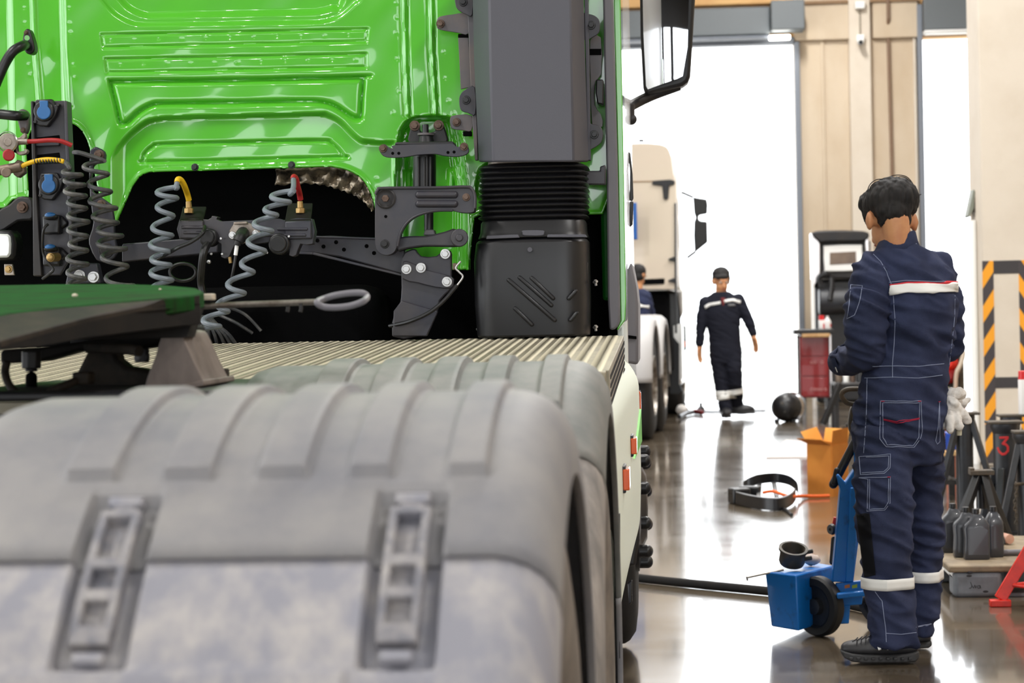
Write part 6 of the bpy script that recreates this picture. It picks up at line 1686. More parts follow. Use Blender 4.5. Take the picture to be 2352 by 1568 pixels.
# ---- black tank, tool cabinet and machine by the wall
tk = thing('air_tank', 'round black tank with a silver band lying before the red tool cabinet', 'tank', G(1805, 962))
c = U(1803, 929, 22.6); c.z = 0.16; ax = Vector((-0.45, -0.89, 0)).normalized()
MB().lathe([(0.001, 0.14), (0.03, 0.138), (0.09, 0.12), (0.135, 0.07), (0.155, 0.0), (0.157, -0.12), (0.157, -0.22), (0.12, -0.28), (0.001, -0.30)], c, ax, 36).build('shell', M['black'], tk)
MB().lathe([(0.158, -0.08), (0.164, -0.08), (0.164, -0.15), (0.158, -0.15)], c, ax, 36).build('band', M['chrome'], tk)
for a in (0.5, 2.2): MB().cyl(c + ax * 0.09 + Vector((math.sin(a) * 0.06, 0, math.cos(a) * 0.06)), c + ax * 0.15 + Vector((math.sin(a) * 0.06, 0, math.cos(a) * 0.06)), 0.014).build('port', M['steel'], tk)
for dx in (-0.09, 0.09): MB().box((c.x + dx, c.y + 0.05, 0.015), (0.05, 0.2, 0.03)).build('foot', M['dark'], tk, bevel=0.006)

Yc2 = 24.0
tc_ = thing('tool_cabinet', 'red tool cabinet with black tray top standing at the wall beside the gateway', 'cabinet', G(1870, 942))
def cabx(px): return U(px, 850, Yc2).x
def cabz(py): return U(1870, py, Yc2).z
MB().bb(cabx(1837), cabx(1904), Yc2, Yc2 + 0.4, cabz(913), cabz(772)).build('body', M['red_paint'], tc_, bevel=0.01)
MB().bb(cabx(1824), cabx(1917), Yc2 - 0.04, Yc2 + 0.44, cabz(767), cabz(756)).build('tray_top', M['black'], tc_, bevel=0.01)
for y in (772, 818, 865): MB().bb(cabx(1840), cabx(1901), Yc2 - 0.012, Yc2 - 0.0005, cabz(y + 45), cabz(y + 2)).build('drawer', M['red_paint'], tc_, bevel=0.006)
for y, xs in ((832, (1864, 1872, 1888)), (894, (1864, 1872, 1880, 1887, 1896))):
    for x in xs: MB().lathe([(0.014, 0), (0.018, 0.004), (0.014, 0.008), (0.010, 0.004), (0.014, 0)], U(x, y, Yc2 - 0.012), (0, -1, 0), 16).build('vent_ring', mat('pink_ring', (200, 140, 140), 0.5) if 'ring_m' not in M else M['ring_m'], tc_)
for px in (1834, 1908):
    MB().bb(cabx(px) - 0.012, cabx(px) + 0.012, Yc2 - 0.02, Yc2 + 0.02, 0.09, cabz(768)).build('corner_post', M['chrome'] if px > 1900 else M['dark'], tc_, bevel=0.004)
for px in (1838, 1903):
    for dy in (0.05, 0.35):
        MB().cyl((cabx(px) - 0.015, Yc2 + dy, 0.055), (cabx(px) + 0.015, Yc2 + dy, 0.055), 0.055).build('caster', M['rubber'], tc_, bevel=0.008)
        MB().bb(cabx(px) - 0.02, cabx(px) + 0.02, Yc2 + dy - 0.02, Yc2 + dy + 0.02, 0.08, cabz(912)).build('caster_fork', M['dark'], tc_)
MB().bb(cabx(1842), cabx(1906), Yc2 - 0.16, Yc2 - 0.0405, cabz(774), cabz(766)).build('front_tray', M['wood'], tc_, bevel=0.006)['label'] = 'pale wooden front tray'
def can(px, r, y0, y1, Y, label, body, capm, caph, name='spray_can'):
    z0, z1 = y0, y1
    t = thing(name, label, 'can', (U(px, 750, Y).x, Y, z0))
    x = U(px, 750, Y).x
    MB().lathe([(0.001, 0), (r, 0.001), (r, (z1 - z0) * (1 - caph)), (r * 0.85, (z1 - z0) * (1 - caph) + 0.008)], (x, Y, z0), (0, 0, 1), 24).build('body', body, t)
    MB().lathe([(r * 0.95, (z1 - z0) * (1 - caph)), (r * 0.92, (z1 - z0)), (r * 0.8, z1 - z0 + 0.003), (0.001, z1 - z0 + 0.003)], (x, Y, z0), (0, 0, 1), 24).build('cap', capm, t)
    return t, x
M['can_white'] = mat('can_white', (226, 222, 220), 0.35); M['can_red'] = mat('can_red', (214, 24, 28), 0.35)
zt_ = cabz(756) + 0.001
t, x = can(1887, 0.035, zt_, cabz(725), Yc2 + 0.15, 'red capped aerosol can on top of the red tool cabinet', M['can_white'], M['can_red'], 0.35)
MB().lathe([(0.0355, 0.005), (0.0355, 0.06)], (x, Yc2 + 0.15, zt_), (0, 0, 1), 24, 3.6, 4.9).build('label', M['can_red'], t)
t = thing('detergent_bottle', 'white plastic bottle with red label beside the aerosol can on the tool cabinet', 'bottle', (cabx(1905), Yc2 + 0.15, zt_))
MB().lathe([(0.001, 0), (0.04, 0.001), (0.042, 0.08), (0.03, 0.11), (0.014, 0.13), (0.014, 0.15), (0.001, 0.152)], (cabx(1905), Yc2 + 0.15, zt_), (0, 0, 1), 24).build('body', M['can_white'], t)
MB().lathe([(0.0425, 0.02), (0.0428, 0.06)], (cabx(1905), Yc2 + 0.15, zt_), (0, 0, 1), 20, 3.8, 5.4).build('label', M['can_red'], t)

Ym_ = 26.4
mc = thing('test_machine', 'black test machine with a pale framed screen under a silver arch beside the wall', 'machine', (U(1930, 700, Ym_).x, Ym_, 0))
def mp_(name, m, poly, Y=Ym_, th=0.1, bev=0.02, par=None): return MB().ppoly(poly, Y, th).build(name, m, par or mc, bevel=bev)
MB().bb(U(1872, 700, Ym_).x, U(2000, 700, Ym_).x, Ym_ + 0.02, Ym_ + 0.75, 0.02, U(1900, 640, Ym_).z).build('body', M['black'], mc, bevel=0.05)
mp_('arch_leg', M['chrome'], [(1863, 534), (1872, 538), (1884, 560), (1884, 628), (1870, 660), (1866, 660)], Ym_ - 0.1, 0.3)
mp_('arch_leg', M['chrome'], [(1985, 550), (1996, 540), (1999, 640), (1990, 600)], Ym_ - 0.1, 0.3)
mp_('arch_hood', M['dark'], cat2([(1864, 534), (1900, 529), (1960, 529), (1996, 534), (1990, 552), (1960, 554), (1900, 555), (1882, 556)], 2), Ym_ - 0.14, 0.45)
pn = mp_('screen_panel', M['dark'], [(1884, 556), (2000, 552), (2000, 640), (1884, 640)], Ym_ - 0.06, 0.1)
o_ = cat2([(1892, 570), (1900, 564), (1972, 562), (1980, 568), (1981, 615), (1974, 621), (1902, 623), (1894, 617)], 2)
mp_('screen_frame', M['white'], o_, Ym_ - 0.10, 0.04, 0.01, pn)
mp_('screen', mat('dim_screen', (120, 102, 86), 0.3, color2=(96, 80, 68), nscale=3), [(1906, 580), (1966, 577), (1967, 605), (1906, 608)], Ym_ - 0.106, 0.012, 0.004, pn)
MB().cyl(U(1880, 692, Ym_ - 0.12), U(1975, 690, Ym_ - 0.12), 0.17, n=32).build('roller', M['slate'], mc, bevel=0.02)
MB().tube(catmull([U(1888, 655, Ym_ - .2), U(1882, 640, Ym_ - .2), U(1896, 628, Ym_ - .22), U(1910, 640, Ym_ - .2), U(1906, 690, Ym_ - .3)], 6), 0.035, 10).build('hose', M['black'], mc)
tag(MB().tube([Vector((U(1868, 750, 25.2).x, 25.2, 0.0)), U(1868, 756, 25.3), U(1866, 642, 25.4)], 0.022, 10).build('leaning_pole', M['white']), 'pale pole leaning upright beside the black test machine', 'pole')
# parts stand between the cabinet and the person
ps = thing('parts_stand', 'dark cluttered iron stand between the red tool cabinet and the bowed person', 'stand', G(1950, 985))
Yp_ = 20.0
MB().bb(U(1918, 900, Yp_).x, U(2010, 900, Yp_).x, Yp_, Yp_ + 0.5, U(1950, 880, Yp_).z - 0.03, U(1950, 880, Yp_).z).build('shelf', M['dark'], ps, bevel=0.006)
for px in (1922, 2005):
    for dy in (0.04, 0.46): MB().bb(U(px, 900, Yp_).x - 0.02, U(px, 900, Yp_).x + 0.02, Yp_ + dy - 0.02, Yp_ + dy + 0.02, 0, U(1950, 880, Yp_).z - 0.02).build('leg', M['dark'], ps)
MB().beam(U(1890, 975, Yp_ - 0.1), U(1930, 880, Yp_ - 0.05), 0.07, 0.05).build('brace', M['black'], ps, bevel=0.006)
zs = U(1950, 880, Yp_).z
k_ = 0
for px, w, h, m, nm, lb, ct_ in ((1927, 0.07, 0.10, 'bronze', 'gear_housing', 'tan cast gear housing on the dark parts stand', 'housing'), (1944, 0.06, 0.16, 'white', 'plastic_jug', 'white plastic jug on the dark parts stand below the sleeve', 'jug'), (1959, 0.05, 0.2, 'rust', 'rusty_bracket', 'rusty upright bracket on the dark parts stand beside the white jug', 'bracket'), (1977, 0.08, 0.22, 'black', 'black_canister', 'black canister on the dark parts stand nearest the bowed person', 'canister')):
    c = U(px, 900, Yp_ + 0.25)
    o = MB().lathe([(0.001, 0), (w / 2, 0.001), (w / 2, h * 0.75), (w / 3, h * 0.85), (w / 5, h), (0.001, h)], (c.x, Yp_ + 0.25, zs + 0.001), (0, 0, 1), 14).build(nm, M[m], smooth=40); tag(o, lb, ct_)
for px, r, z, m, nm, lb in ((1930, 0.05, 0.0, 'bronze', 'brake_drum', 'brown round brake drum on the floor under the parts stand'), (1959, 0.065, 0.0, 'dark', 'hub_casting', 'dark round hub casting on the floor under the parts stand'), (1990, 0.05, 0.0, 'blue_steel', 'blue_bucket', 'small blue bucket on the floor under the parts stand')):
    c = U(px, 960, Yp_ + 0.25)
    o = MB().lathe([(r * 0.7, 0), (r, 0.005), (r, r * 1.6), (r * 0.8, r * 1.7), (r * 0.75, 0.02), (0.001, 0.02)], (c.x, Yp_ + 0.25, 0), (0, 0, 1), 24).build(nm, M[m]); tag(o, lb, 'drum' if 'drum' in nm else 'casting' if 'hub' in nm else 'bucket')
tag(MB().cyl(G(1908, 975) + Vector((0, 0, 0)), G(1908, 975) + Vector((0, 0, 0.2)), 0.045, 0.02, 20).build('silver_funnel', M['chrome']), 'small silver funnel upright on the floor left of the parts stand', 'funnel')

# ---- odds and ends near the walker
rb = MB().sphere(G(1566, 952) + Vector((0, 0, 0.06)), (0.07, 0.06, 0.062), 18, 12); rb.v = [v + Vector((0.01 * noise.noise(v * 20), 0, 0.008 * noise.noise(v * 25 + Vector((3, 3, 3))))) for v in rb.v]
tag(rb.build('white_rag', M['glove'], smooth=80), 'crumpled white rag on the floor beside the white truck', 'rag')
tag(MB().tube([G(1560, 963) + Vector((0, 0, .03)), G(1576, 955) + Vector((0, 0, .03)), G(1590, 952) + Vector((0, 0, .03))], 0.026, 10).build('black_nozzle', M['black']), 'short black nozzle on the floor in front of the white rag', 'nozzle')
tag(MB().caps(G(1596, 951) + Vector((0, 0, .032)), G(1612, 953) + Vector((0, 0, .032)), 0.03).build('red_grip', mat('dark_red_grip', (120, 24, 30), 0.5)), 'dark red tool grip on the floor left of the walking person', 'tool')
tag(MB().tube([G(1572, 945) + Vector((0, 0, .014)), G(1640, 947) + Vector((0, 0, .014)), G(1760, 944) + Vector((0, 0, .014))], 0.012, 8).build('long_bar', M['black']), 'long thin black bar lying on the floor behind the walking person', 'bar')
for px, lb in ((1610, 'black jack pad upright on the long bar left of the walking person'), (1572, 'black jack pad standing at the end of the long bar by the white rag')):
    tag(MB().lathe([(0.05, 0), (0.05, 0.02), (0.02, 0.05), (0.02, 0.09), (0.001, 0.09)], G(px, 941), (0, 0, 1), 16).build('jack_pad', M['black']), lb, 'jack pad')
hoop = [G(1796, 872), G(1796, 872) + Vector((0, 0, 0.33)), G(1806, 872) + Vector((0, 0, 0.33)), G(1808, 872)]
tag(MB().tube(hoop, 0.010, 8).build('yard_hoop', M['dark']), 'thin metal hoop standing in the bright yard right of the walking person', 'hoop')
tag(MB().tube([G(1762, 866), G(1762, 866) + Vector((0, 0, 0.3))], 0.010, 8).build('yard_stake', M['dark']), 'thin single stake standing in the bright yard left of the metal hoop', 'stake')
# ------------------------------------------------------------------ pallet, oil jugs and jack stands at the right
PH = 0.137
Ypa = 8.83
pl = thing('plastic_pallet', 'worn grey plastic pallet standing on the floor at the right', 'pallet', G(2260, 1365))
xl_, xr_ = U(2190, 1330, Ypa).x, U(2190, 1330, Ypa).x + 1.15
yb_ = 9.95
MB().bb(xl_ - 0.02, xr_, Ypa, yb_, PH - 0.03, PH).build('deck', M['pallet_top'], pl, bevel=0.008)
for x0 in (xl_, xl_ + 0.48, xl_ + 0.97):
    for y0 in (Ypa, Ypa + 0.48, yb_ - 0.15):
        MB().bb(x0, x0 + 0.205, y0, y0 + 0.15, 0.0, PH - 0.03).build('block', M['pallet'], pl, bevel=0.02, seg=3)
for y0 in (Ypa + 0.01, yb_ - 0.12): MB().bb(xl_ + 0.02, xr_ - 0.02, y0, y0 + 0.1, 0.0, 0.016).build('runner', M['pallet'], pl, bevel=0.004)
for x0 in (xl_, xr_ - 0.05): MB().bb(x0, x0 + 0.03, Ypa + 0.04, yb_ - 0.04, PH - 0.06, PH - 0.028).build('side_rail', M['white'], pl, bevel=0.004)
# scribbled letters on the front block
M['ink'] = mat('marker_ink', (46, 46, 50), 0.7)
def stroke(pts, Y, r=0.0012): return MB().tube(catmull([U(x, y, Y) for x, y in pts], 5), r, 6)
sc = MB()
for pts in ([(2229, 1336), (2232, 1343), (2230, 1350), (2226, 1350)], [(2232, 1343), (2236, 1350), (2239, 1343), (2241, 1350), (2243, 1344)], [(2251, 1344), (2246, 1345), (2246, 1350), (2250, 1350), (2251, 1344), (2253, 1351)]):
    sc.v.extend([]); s_ = stroke(pts, Ypa - 0.001); sc.add(s_.v, s_.f)
sc.build('handwriting', M['ink'], pl)
for px, py in ((2228, 1314), (2226, 1322), (2264, 1358)):
    MB().sphere(U(px, py, Ypa), (0.012, 0.001, 0.005), 12, 8).build('stain', M['ink'], pl)
# oil jugs
def jug(first_loc):
    t = thing('oil_jug', '', 'jug', first_loc, 'empty oil jugs on the pallet')
    o = first_loc; w, d = 0.055, 0.034; H_ = 0.165
    def sec(hw0, hw1, z, dd):
        pts = []
        for sx, sy in ((1, 1), (-1, 1), (-1, -1), (1, -1)):
            x = hw1 if sx > 0 else -hw0
            r = min(0.012, dd * 0.5)
            for k in range(4):
                a = math.atan2(sy, sx) - PI / 4 + (PI / 2) * k / 3
                pts.append(o + Vector((x - sx * r + r * math.cos(a), sy * (dd - r) + r * math.sin(a), z)))
        return pts
    rr = [sec(w - 0.004, w - 0.004, 0.0, d - 0.003), sec(w, w, 0.006, d), sec(w - 0.001, w, 0.04, d), sec(w - 0.004, w, 0.09, d), sec(w - 0.001, w, 0.135, d), sec(w - 0.006, w, 0.15, d - 0.001), sec(0.026, w * 0.72, 0.172, d - 0.006), sec(0.018, 0.03, 0.188, 0.021), sec(0.015, 0.016, 0.195, 0.015)]
    MB().rings(rr).build('body', M['jug'], t, smooth=40)
    MB().cyl(o + Vector((0, 0, 0.19)), o + Vector((0, 0, 0.2)), 0.0135).build('neck', M['jug'], t)
    c = MB().cyl(o + Vector((0, 0, 0.198)), o + Vector((0, 0, 0.219)), 0.0165, 0.0155, 24).build('cap', M['cap'], t, bevel=0.002)
    MB().prism([o + Vector((-w + 0.014, -d - 0.0006, 0.02)), o + Vector((w - 0.008, -d - 0.0006, 0.02)), o + Vector((w - 0.008, -d - 0.0006, 0.13)), o + Vector((0.01, -d - 0.0006, 0.146)), o + Vector((-w + 0.02, -d - 0.0006, 0.13)), o + Vector((-w + 0.022, -d - 0.0006, 0.07))], (0, 0.002, 0)).build('label_panel', M['jug'], t, bevel=0.001)
    return t
def onp(px, py): 
    p = G(px, py, PH + 0.001); return p
j1 = jug(onp(2243, 1283)); j1['label'] = 'dark grey oil jug at the front of the pallet, its full face towards us'
p1 = onp(2243, 1283)
j2 = copy_tree(j1, p1 + Vector((-0.032, 0.085, 0)), 0.0, 'dark grey oil jug second in the row, just behind the front jug')
j3 = copy_tree(j1, p1 + Vector((-0.065, 0.26, 0)), 0.0, 'dark grey oil jug rearmost of the row of three on the pallet')
j4 = copy_tree(j1, p1 + Vector((0.09, 0.10, 0)), -PI / 2 + 0.1, 'dark grey oil jug turned edge-on at the right of the row of three')
# things on the pallet
pp = MB()
q = [onp(2152, 1264), onp(2178, 1264), onp(2174, 1238), onp(2155, 1236)]
pp.grid(lambda u, v: (q[0] * (1 - u) + q[1] * u) * (1 - v) + (q[3] * (1 - u) + q[2] * u) * v + Vector((0, 0, 0.006 + 0.008 * noise.noise(Vector((u * 5, v * 5, 0))))), 14, 10)
tag(pp.build('paper_sheet', mat('crumpled_paper', (226, 228, 230), 0.7), solid=0.003), 'crumpled white paper on the pallet left of the oil jugs', 'paper')
tag(MB().cyl(onp(2296, 1276) + Vector((0, 0, 0.014)), onp(2296, 1276) + Vector((0.4, 0.02, 0.014)), 0.0135, n=16).build('steel_tube', M['trim']), 'short grey steel tube lying on the pallet right of the oil jugs', 'tube')
t = thing('plastic_bottle', 'flesh coloured bottle with a red cap lying behind the edge-on oil jug', 'bottle', onp(2304, 1246))
c = onp(2304, 1248) + Vector((0, 0, 0.026))
MB().lathe([(0.001, -0.06), (0.022, -0.058), (0.025, 0.0), (0.022, 0.03), (0.012, 0.045)], c, (-0.4, 0.9, 0), 20).build('body', mat('pinkish_plastic', (206, 158, 138), 0.5), t)
MB().lathe([(0.013, 0.04), (0.013, 0.06), (0.001, 0.06)], c, (-0.4, 0.9, 0), 16).build('cap', M['red_bright'], t)

# jack stands
def stand(px, py_top, Y, r, rp, lab, hub=0.45, legs=((-1, -0.5), (1, -0.5), (0, 1)), spread=0.22, z0=0.0, plate_dx=0.0):
    tp = U(px, py_top, Y); x = tp.x
    t = thing('jack_stand', lab, 'jack stand', (x, Y, z0), 'heavy dark jack stands at the pillar')
    zt = tp.z
    MB().cyl((x, Y, z0 + 0.06), (x, Y, zt - 0.02), r, n=32).build('column', M['slate'], t, bevel=0.004)
    MB().lathe([(r * 1.0, -0.05), (r * 1.25, -0.02), (r * 1.25, 0)], (x, Y, zt - 0.015), (0, 0, 1), 32).build('collar', M['slate'], t)
    MB().box((x + plate_dx, Y, zt - 0.007), (rp * 2, rp * 1.6, 0.014)).build('saddle_plate', M['olive_iron'], t, bevel=0.003)
    for lx, ly in legs:
        d = Vector((lx, ly, 0)).normalized()
        MB().beam(Vector((x, Y, z0 + hub)) + d * r * 0.9, Vector((x, Y, z0 + 0.03)) + d * spread, 0.035, 0.03).build('leg', M['slate'], t, bevel=0.004)
        MB().box(Vector((x, Y, z0 + 0.012)) + d * spread, (0.07, 0.07, 0.024)).build('foot', M['slate'], t, bevel=0.004)
    MB().cyl((x, Y, z0 + 0.06), (x, Y, z0 + 0.075), r * 1.6, n=28).build('base_ring', M['slate'], t)
    return t, x, zt
stand(2214, 946, 11.3, 0.046, 0.078, 'dark jack stand behind the hanging gloves, left of the striped pillar edge', 0.62)
s3, x3, zt3 = stand(2306, 966, 10.75, 0.058, 0.09, 'dark jack stand painted with a red number 3', 0.4, ((-1, -0.1), (0.1, 1), (-0.5, -1)), 0.15)
stand(2322, 951, 11.95, 0.05, 0.075, 'dark jack stand behind the one numbered 3, carrying the aerosol can', 0.4, ((-1, 0.6), (1, 0.6), (0, 1)), 0.16)
s4, x4, zt4 = stand(2366, 988, 10.35, 0.07, 0.085, 'dark blue-grey jack stand cut off by the right edge of the picture', 0.55, ((-0.95, -0.3), (1, -0.5), (0.9, 0.5)), 0.19)
# the painted figure
def oncyl(px, py):
    d = ray(px, py); o = Vector((x3, 10.75, 0)); a = CAM.xy - o.xy; dd = Vector((d.x, d.y))
    A2, B2, C2 = dd.dot(dd), 2 * a.dot(dd), a.dot(a) - 0.0588 ** 2
    disc = max(B2 * B2 - 4 * A2 * C2, 0); t = (-B2 - math.sqrt(disc)) / (2 * A2)
    return CAM + d * t
fig = [(2295, 1005), (2316, 1004), (2309, 1012), (2303, 1019), (2310, 1020), (2315, 1026), (2315, 1035), (2309, 1042), (2302, 1043), (2295, 1037), (2291, 1027)]
pts = []
for a, b in zip(fig, fig[1:]):
    for k in range(4): pts.append(oncyl(a[0] + (b[0] - a[0]) * k / 4, a[1] + (b[1] - a[1]) * k / 4))
pts.append(oncyl(*fig[-1]))
rows = []
for i, p in enumerate(pts):
    tg = (pts[min(i + 1, len(pts) - 1)] - pts[max(i - 1, 0)]).normalized(); nr = (p - Vector((x3, 10.75, p.z))).normalized(); sd_ = tg.cross(nr).normalized() * 0.0062
    rows.append([p + sd_, p + nr * 0.0012, p - sd_, p - nr * 0.001])
MB().rings(rows).build('painted_number', mat('red_paint_mark', (204, 46, 50), 0.6), s3)
can(2349, 0.032, U(2322, 951, 11.95).z + 0.001, U(2349, 853, 11.9).z, 11.93, 'white aerosol can with a red cap on the jack stand at the right edge', M['can_white'], M['can_red'], 0.2)
# low tripod stand on the pallet
Yk = 9.62
kx, kz = U(2254, 1080, Yk).x, U(2254, 1078, Yk).z
tp = thing('axle_stand', 'low black axle stand with spread legs on the pallet behind the oil jugs', 'axle stand', (kx, Yk, PH))
MB().box((kx, Yk, kz - 0.012), (0.11, 0.08, 0.022)).box((kx - 0.045, Yk, kz + 0.004), (0.02, 0.07, 0.012)).build('saddle', M['olive_iron'], tp, bevel=0.003)
MB().cyl((kx, Yk, kz - 0.18), (kx, Yk, kz - 0.02), 0.026).build('post', M['black'], tp)
for dx, dy in ((-0.15, -0.14), (0.06, -0.16), (0.14, 0.12), (-0.13, 0.14)):
    MB().beam((kx + dx * 0.12, Yk + dy * 0.12, kz - 0.03), (kx + dx, Yk + dy, PH + 0.012), 0.034, 0.03).build('leg', M['black'], tp, bevel=0.003)
for a, b in (((-0.14, -0.13), (-0.12, 0.13)), ((-0.14, -0.13), (0.056, -0.15))):
    MB().beam((kx + a[0], Yk + a[1], PH + 0.03), (kx + b[0], Yk + b[1], PH + 0.03), 0.012, 0.02).build('tie_bar', M['black'], tp)
# hanging chain
ch = MB()
for k in range(12):
    c = U(2333 + 2 * math.sin(k * 0.8), 1112 + k * 8.0, 10.15)
    l = [c + Vector((0.007 * math.cos(a) * (1 if k % 2 else 0.3), 0.007 * math.cos(a) * (0.3 if k % 2 else 1), 0.012 * math.sin(a))) for a in np.linspace(0, 2 * PI, 13)[:-1]]
    ch.tube(l, 0.0028, 6, closed=True)
MB().caps(U(2333, 1112, 10.15), U(2356, 1110, 10.3), 0.008).build('chain_pin', M['olive_iron'], s4)
ch.build('chain', M['olive_iron'], s4)
# red stand, front right
Yr = 8.5
rs = thing('jack_stand', 'bright red jack stand cut off at the lower right corner', 'jack stand', G(2345, 1385))
def R3(px, py, Y=Yr): return U(px, py, Y)
f0 = G(2297, 1392); f0b = G(2352, 1408) + Vector((0.02, 0, 0)); apex = Vector((f0.x + 0.21, f0.y + 0.05, 0.36))
feet = [Vector((f0.x, f0.y, 0)), Vector((f0.x + 0.12, f0.y - 0.15, 0)), Vector((f0.x + 0.40, f0.y - 0.02, 0)), Vector((f0.x + 0.30, f0.y + 0.17, 0))]
for f_ in feet:
    l_ = MB().beam(f_ + Vector((0, 0, 0.03)), apex + (f_ - apex) * 0.06, 0.05, 0.02, (0, 1, 0)).build('leg', M['red_bright'], rs, bevel=0.003)
    MB().box(f_ + Vector((0, 0, 0.014)), (0.085, 0.05, 0.028)).build('foot', M['red_bright'], l_, bevel=0.004)
for a, b in ((0, 1), (0, 3), (1, 2), (2, 3)):
    pa, pb = feet[a] + (apex - feet[a]) * 0.24, feet[b] + (apex - feet[b]) * 0.24
    MB().cyl(pa, pb, 0.008, n=12).build('tie_bar', M['red_bright'], rs)
MB().box(apex, (0.09, 0.09, 0.03)).build('saddle', M['red_bright'], rs, bevel=0.006)

# rack with boxes and iron parts behind the person's legs
Yw = 13.4
rk = thing('parts_rack', 'low timber rack behind the bowed person with a blue box on it', 'rack', (U(2180, 1100, Yw).x, Yw, 0))
zr = U(2180, 1031, Yw).z
x0, x1 = U(2120, 1000, Yw).x, U(2200, 1000, Yw).x
MB().bb(x0, x1, Yw - 0.2, Yw + 0.2, zr - 0.03, zr).build('shelf', M['wood'], rk, bevel=0.004)
for x in (x0 + 0.02, x1 - 0.02):
    for y in (Yw - 0.18, Yw + 0.18): MB().bb(x - 0.02, x + 0.02, y - 0.02, y + 0.02, 0, zr - 0.03).build('leg', M['dark'], rk)
MB().bb(x0 + 0.02, x1 - 0.02, Yw - 0.18, Yw + 0.18, 0.1, 0.13).build('shelf', M['dark'], rk)
tag(MB().bb(U(2167, 1000, Yw).x, U(2192, 1000, Yw).x, Yw - 0.1, Yw + 0.08, zr + 0.001, U(2180, 992, Yw).z).build('blue_box', mat('blue_box', (20, 66, 170), 0.5), bevel=0.006), 'blue box on the timber rack under the hanging gloves', 'box')
tag(MB().bb(U(2158, 1000, Yw).x, U(2165, 1000, Yw).x, Yw - 0.1, Yw - 0.02, zr + 0.001, U(2165, 962, Yw).z).build('cardboard_sleeve', M['card'], bevel=0.003), 'upright cardboard sleeve on the rack between the person and the blue box', 'cardboard')
Yi = 10.6
for px, py, sz, rot, m, nm, lb in ((2168, 1128, (0.12, 0.1, 0.10), 0.5, 'rust', 'gear_block', 'rusty block of iron on the floor beside the left jack stand'), (2206, 1140, (0.26, 0.05, 0.05), -0.35, 'steel', 'spring_bar', 'shiny steel spring bar leaning in front of the rusty iron block'), (2175, 1150, (0.16, 0.14, 0.05), 0.2, 'wood', 'timber_chock', 'pale timber chock on the floor behind the bowed person')):
    c = U(px, py, Yi - 0.4 if nm == 'spring_bar' else Yi); z = sz[2] / 2 if nm != 'spring_bar' else 0.075
    o = MB().box((c.x, c.y if nm != 'timber_chock' else c.y - 0.15, z), sz, (0, 0.18 if nm == 'spring_bar' else 0, rot)).build(nm, M[m], bevel=0.006); tag(o, lb, 'iron part' if m != 'wood' else 'chock')
# red reel with a pale hose behind the person's elbow
Yh = 17.5
hr_ = thing('hose_reel', 'red hose reel on a dark post behind the elbow of the bowed person', 'hose reel', (U(2190, 900, Yh).x, Yh, 0))
xx = U(2209, 850, Yh).x
MB().bb(xx - 0.02, xx + 0.02, Yh, Yh + 0.05, 0.0, U(2209, 752, Yh).z).build('post', M['olive_iron'], hr_, bevel=0.006)
MB().bb(xx - 0.25, xx + 0.05, Yh - 0.1, Yh + 0.3, 0, 0.05).build('base', M['dark'], hr_, bevel=0.006)
for py in (834, 862):
    MB().lathe([(0.001, 0.05), (0.03, 0.05), (0.05, 0.03), (0.07, 0.0), (0.07, -0.05), (0.001, -0.05)], U(2181, py, Yh - 0.05), (-0.3, -1, 0), 28).build('drum', M['red_bright'] if py < 850 else M['red_paint'], hr_)
MB().bb(xx - 0.19, xx, Yh + 0.01, Yh + 0.06, 0.05, U(2180, 815, Yh).z).build('back_plate', M['dark'], hr_, bevel=0.006)
MB().tube(catmull([U(2206, 800, Yh - .1), U(2213, 812, Yh - .1), U(2206, 838, Yh - .12), U(2197, 858, Yh - .12), U(2195, 895, Yh - .1), U(2195, 930, Yh - .1)], 8), 0.018, 10).build('hose', mat('pale_hose', (196, 182, 164), 0.6), hr_)
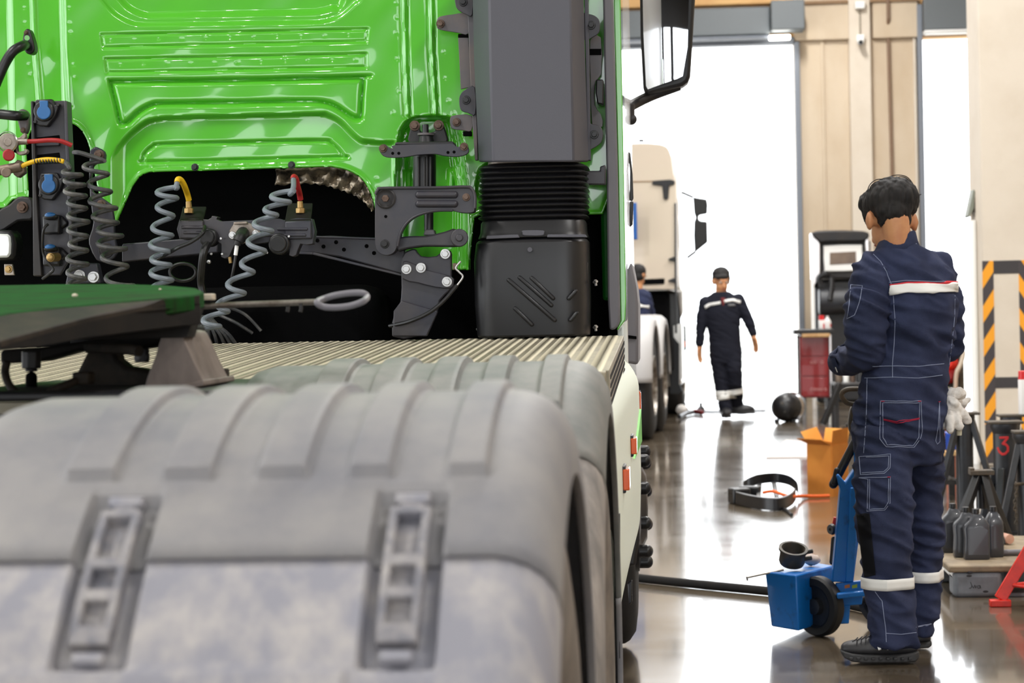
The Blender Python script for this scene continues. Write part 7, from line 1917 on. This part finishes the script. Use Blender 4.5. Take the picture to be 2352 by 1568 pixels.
MB().tube(catmull([U(2168, 889, Yh - .1), U(2180, 893, Yh - .1), U(2205, 893, Yh - .1)], 4), 0.014, 8).build('hose', mat('greenish_hose', (150, 152, 134), 0.6), hr_)
tag(MB().bb(U(2165, 900, Yh).x, U(2206, 900, Yh).x, Yh - 0.3, Yh - 0.16, 0.001, U(2180, 897, Yh - .2).z).build('orange_crate', mat('orange_crate', (220, 104, 60), 0.6), bevel=0.01), 'orange crate on the floor in front of the red hose reel', 'crate')
# floodlight and pipe beside the pillar
fl = thing('floodlight', 'tilted dark floodlight fixed to the side of the striped pillar', 'light', U(2238, 470, 16.3))
MB().ppoly([(2223, 496), (2236, 434), (2240, 440), (2238, 478), (2227, 499)], 16.3, 0.2).build('panel', mat('flood_grey', (120, 124, 112), 0.5), fl, bevel=0.006)
MB().ppoly([(2238, 455), (2243, 448), (2246, 478), (2252, 488), (2247, 499), (2240, 488)], 16.3, 0.06).build('arm', M['rust'], fl, bevel=0.004)
tag(MB().cyl((px0 - 0.03, PY + 0.25, 0.0), (px0 - 0.03, PY + 0.25, U(2245, 505, 16.2).z), 0.028, n=16).build('down_pipe', M['white']), 'white pipe running up the shaded side of the striped pillar', 'pipe')
# ------------------------------------------------------------------ camera and render look
cd = bpy.data.cameras.new('camera'); co = bpy.data.objects.new('camera', cd); COL.objects.link(co)
co.matrix_world = Matrix.Translation(CAM) @ RC.to_4x4()
cd.sensor_width = 36.0; cd.sensor_fit = 'HORIZONTAL'; cd.lens = F / 2352 * 36.0
cd.clip_start = 0.1; cd.clip_end = 400
cd.dof.use_dof = True; cd.dof.focus_distance = 5.9; cd.dof.aperture_fstop = 6.3
SC.camera = co
vs = SC.view_settings
SC.display_settings.display_device = 'sRGB'
vs.view_transform = 'Standard'; vs.look = 'None'; vs.gamma = 1.0; vs.use_curve_mapping = False
vs.exposure = EXPOSURE
SC.cycles.use_denoising = True
SC.cycles.max_bounces = 10; SC.cycles.diffuse_bounces = 5; SC.cycles.glossy_bounces = 5
SC.cycles.sample_clamp_indirect = 8.0
SC.cycles.caustics_reflective = False; SC.cycles.caustics_refractive = False
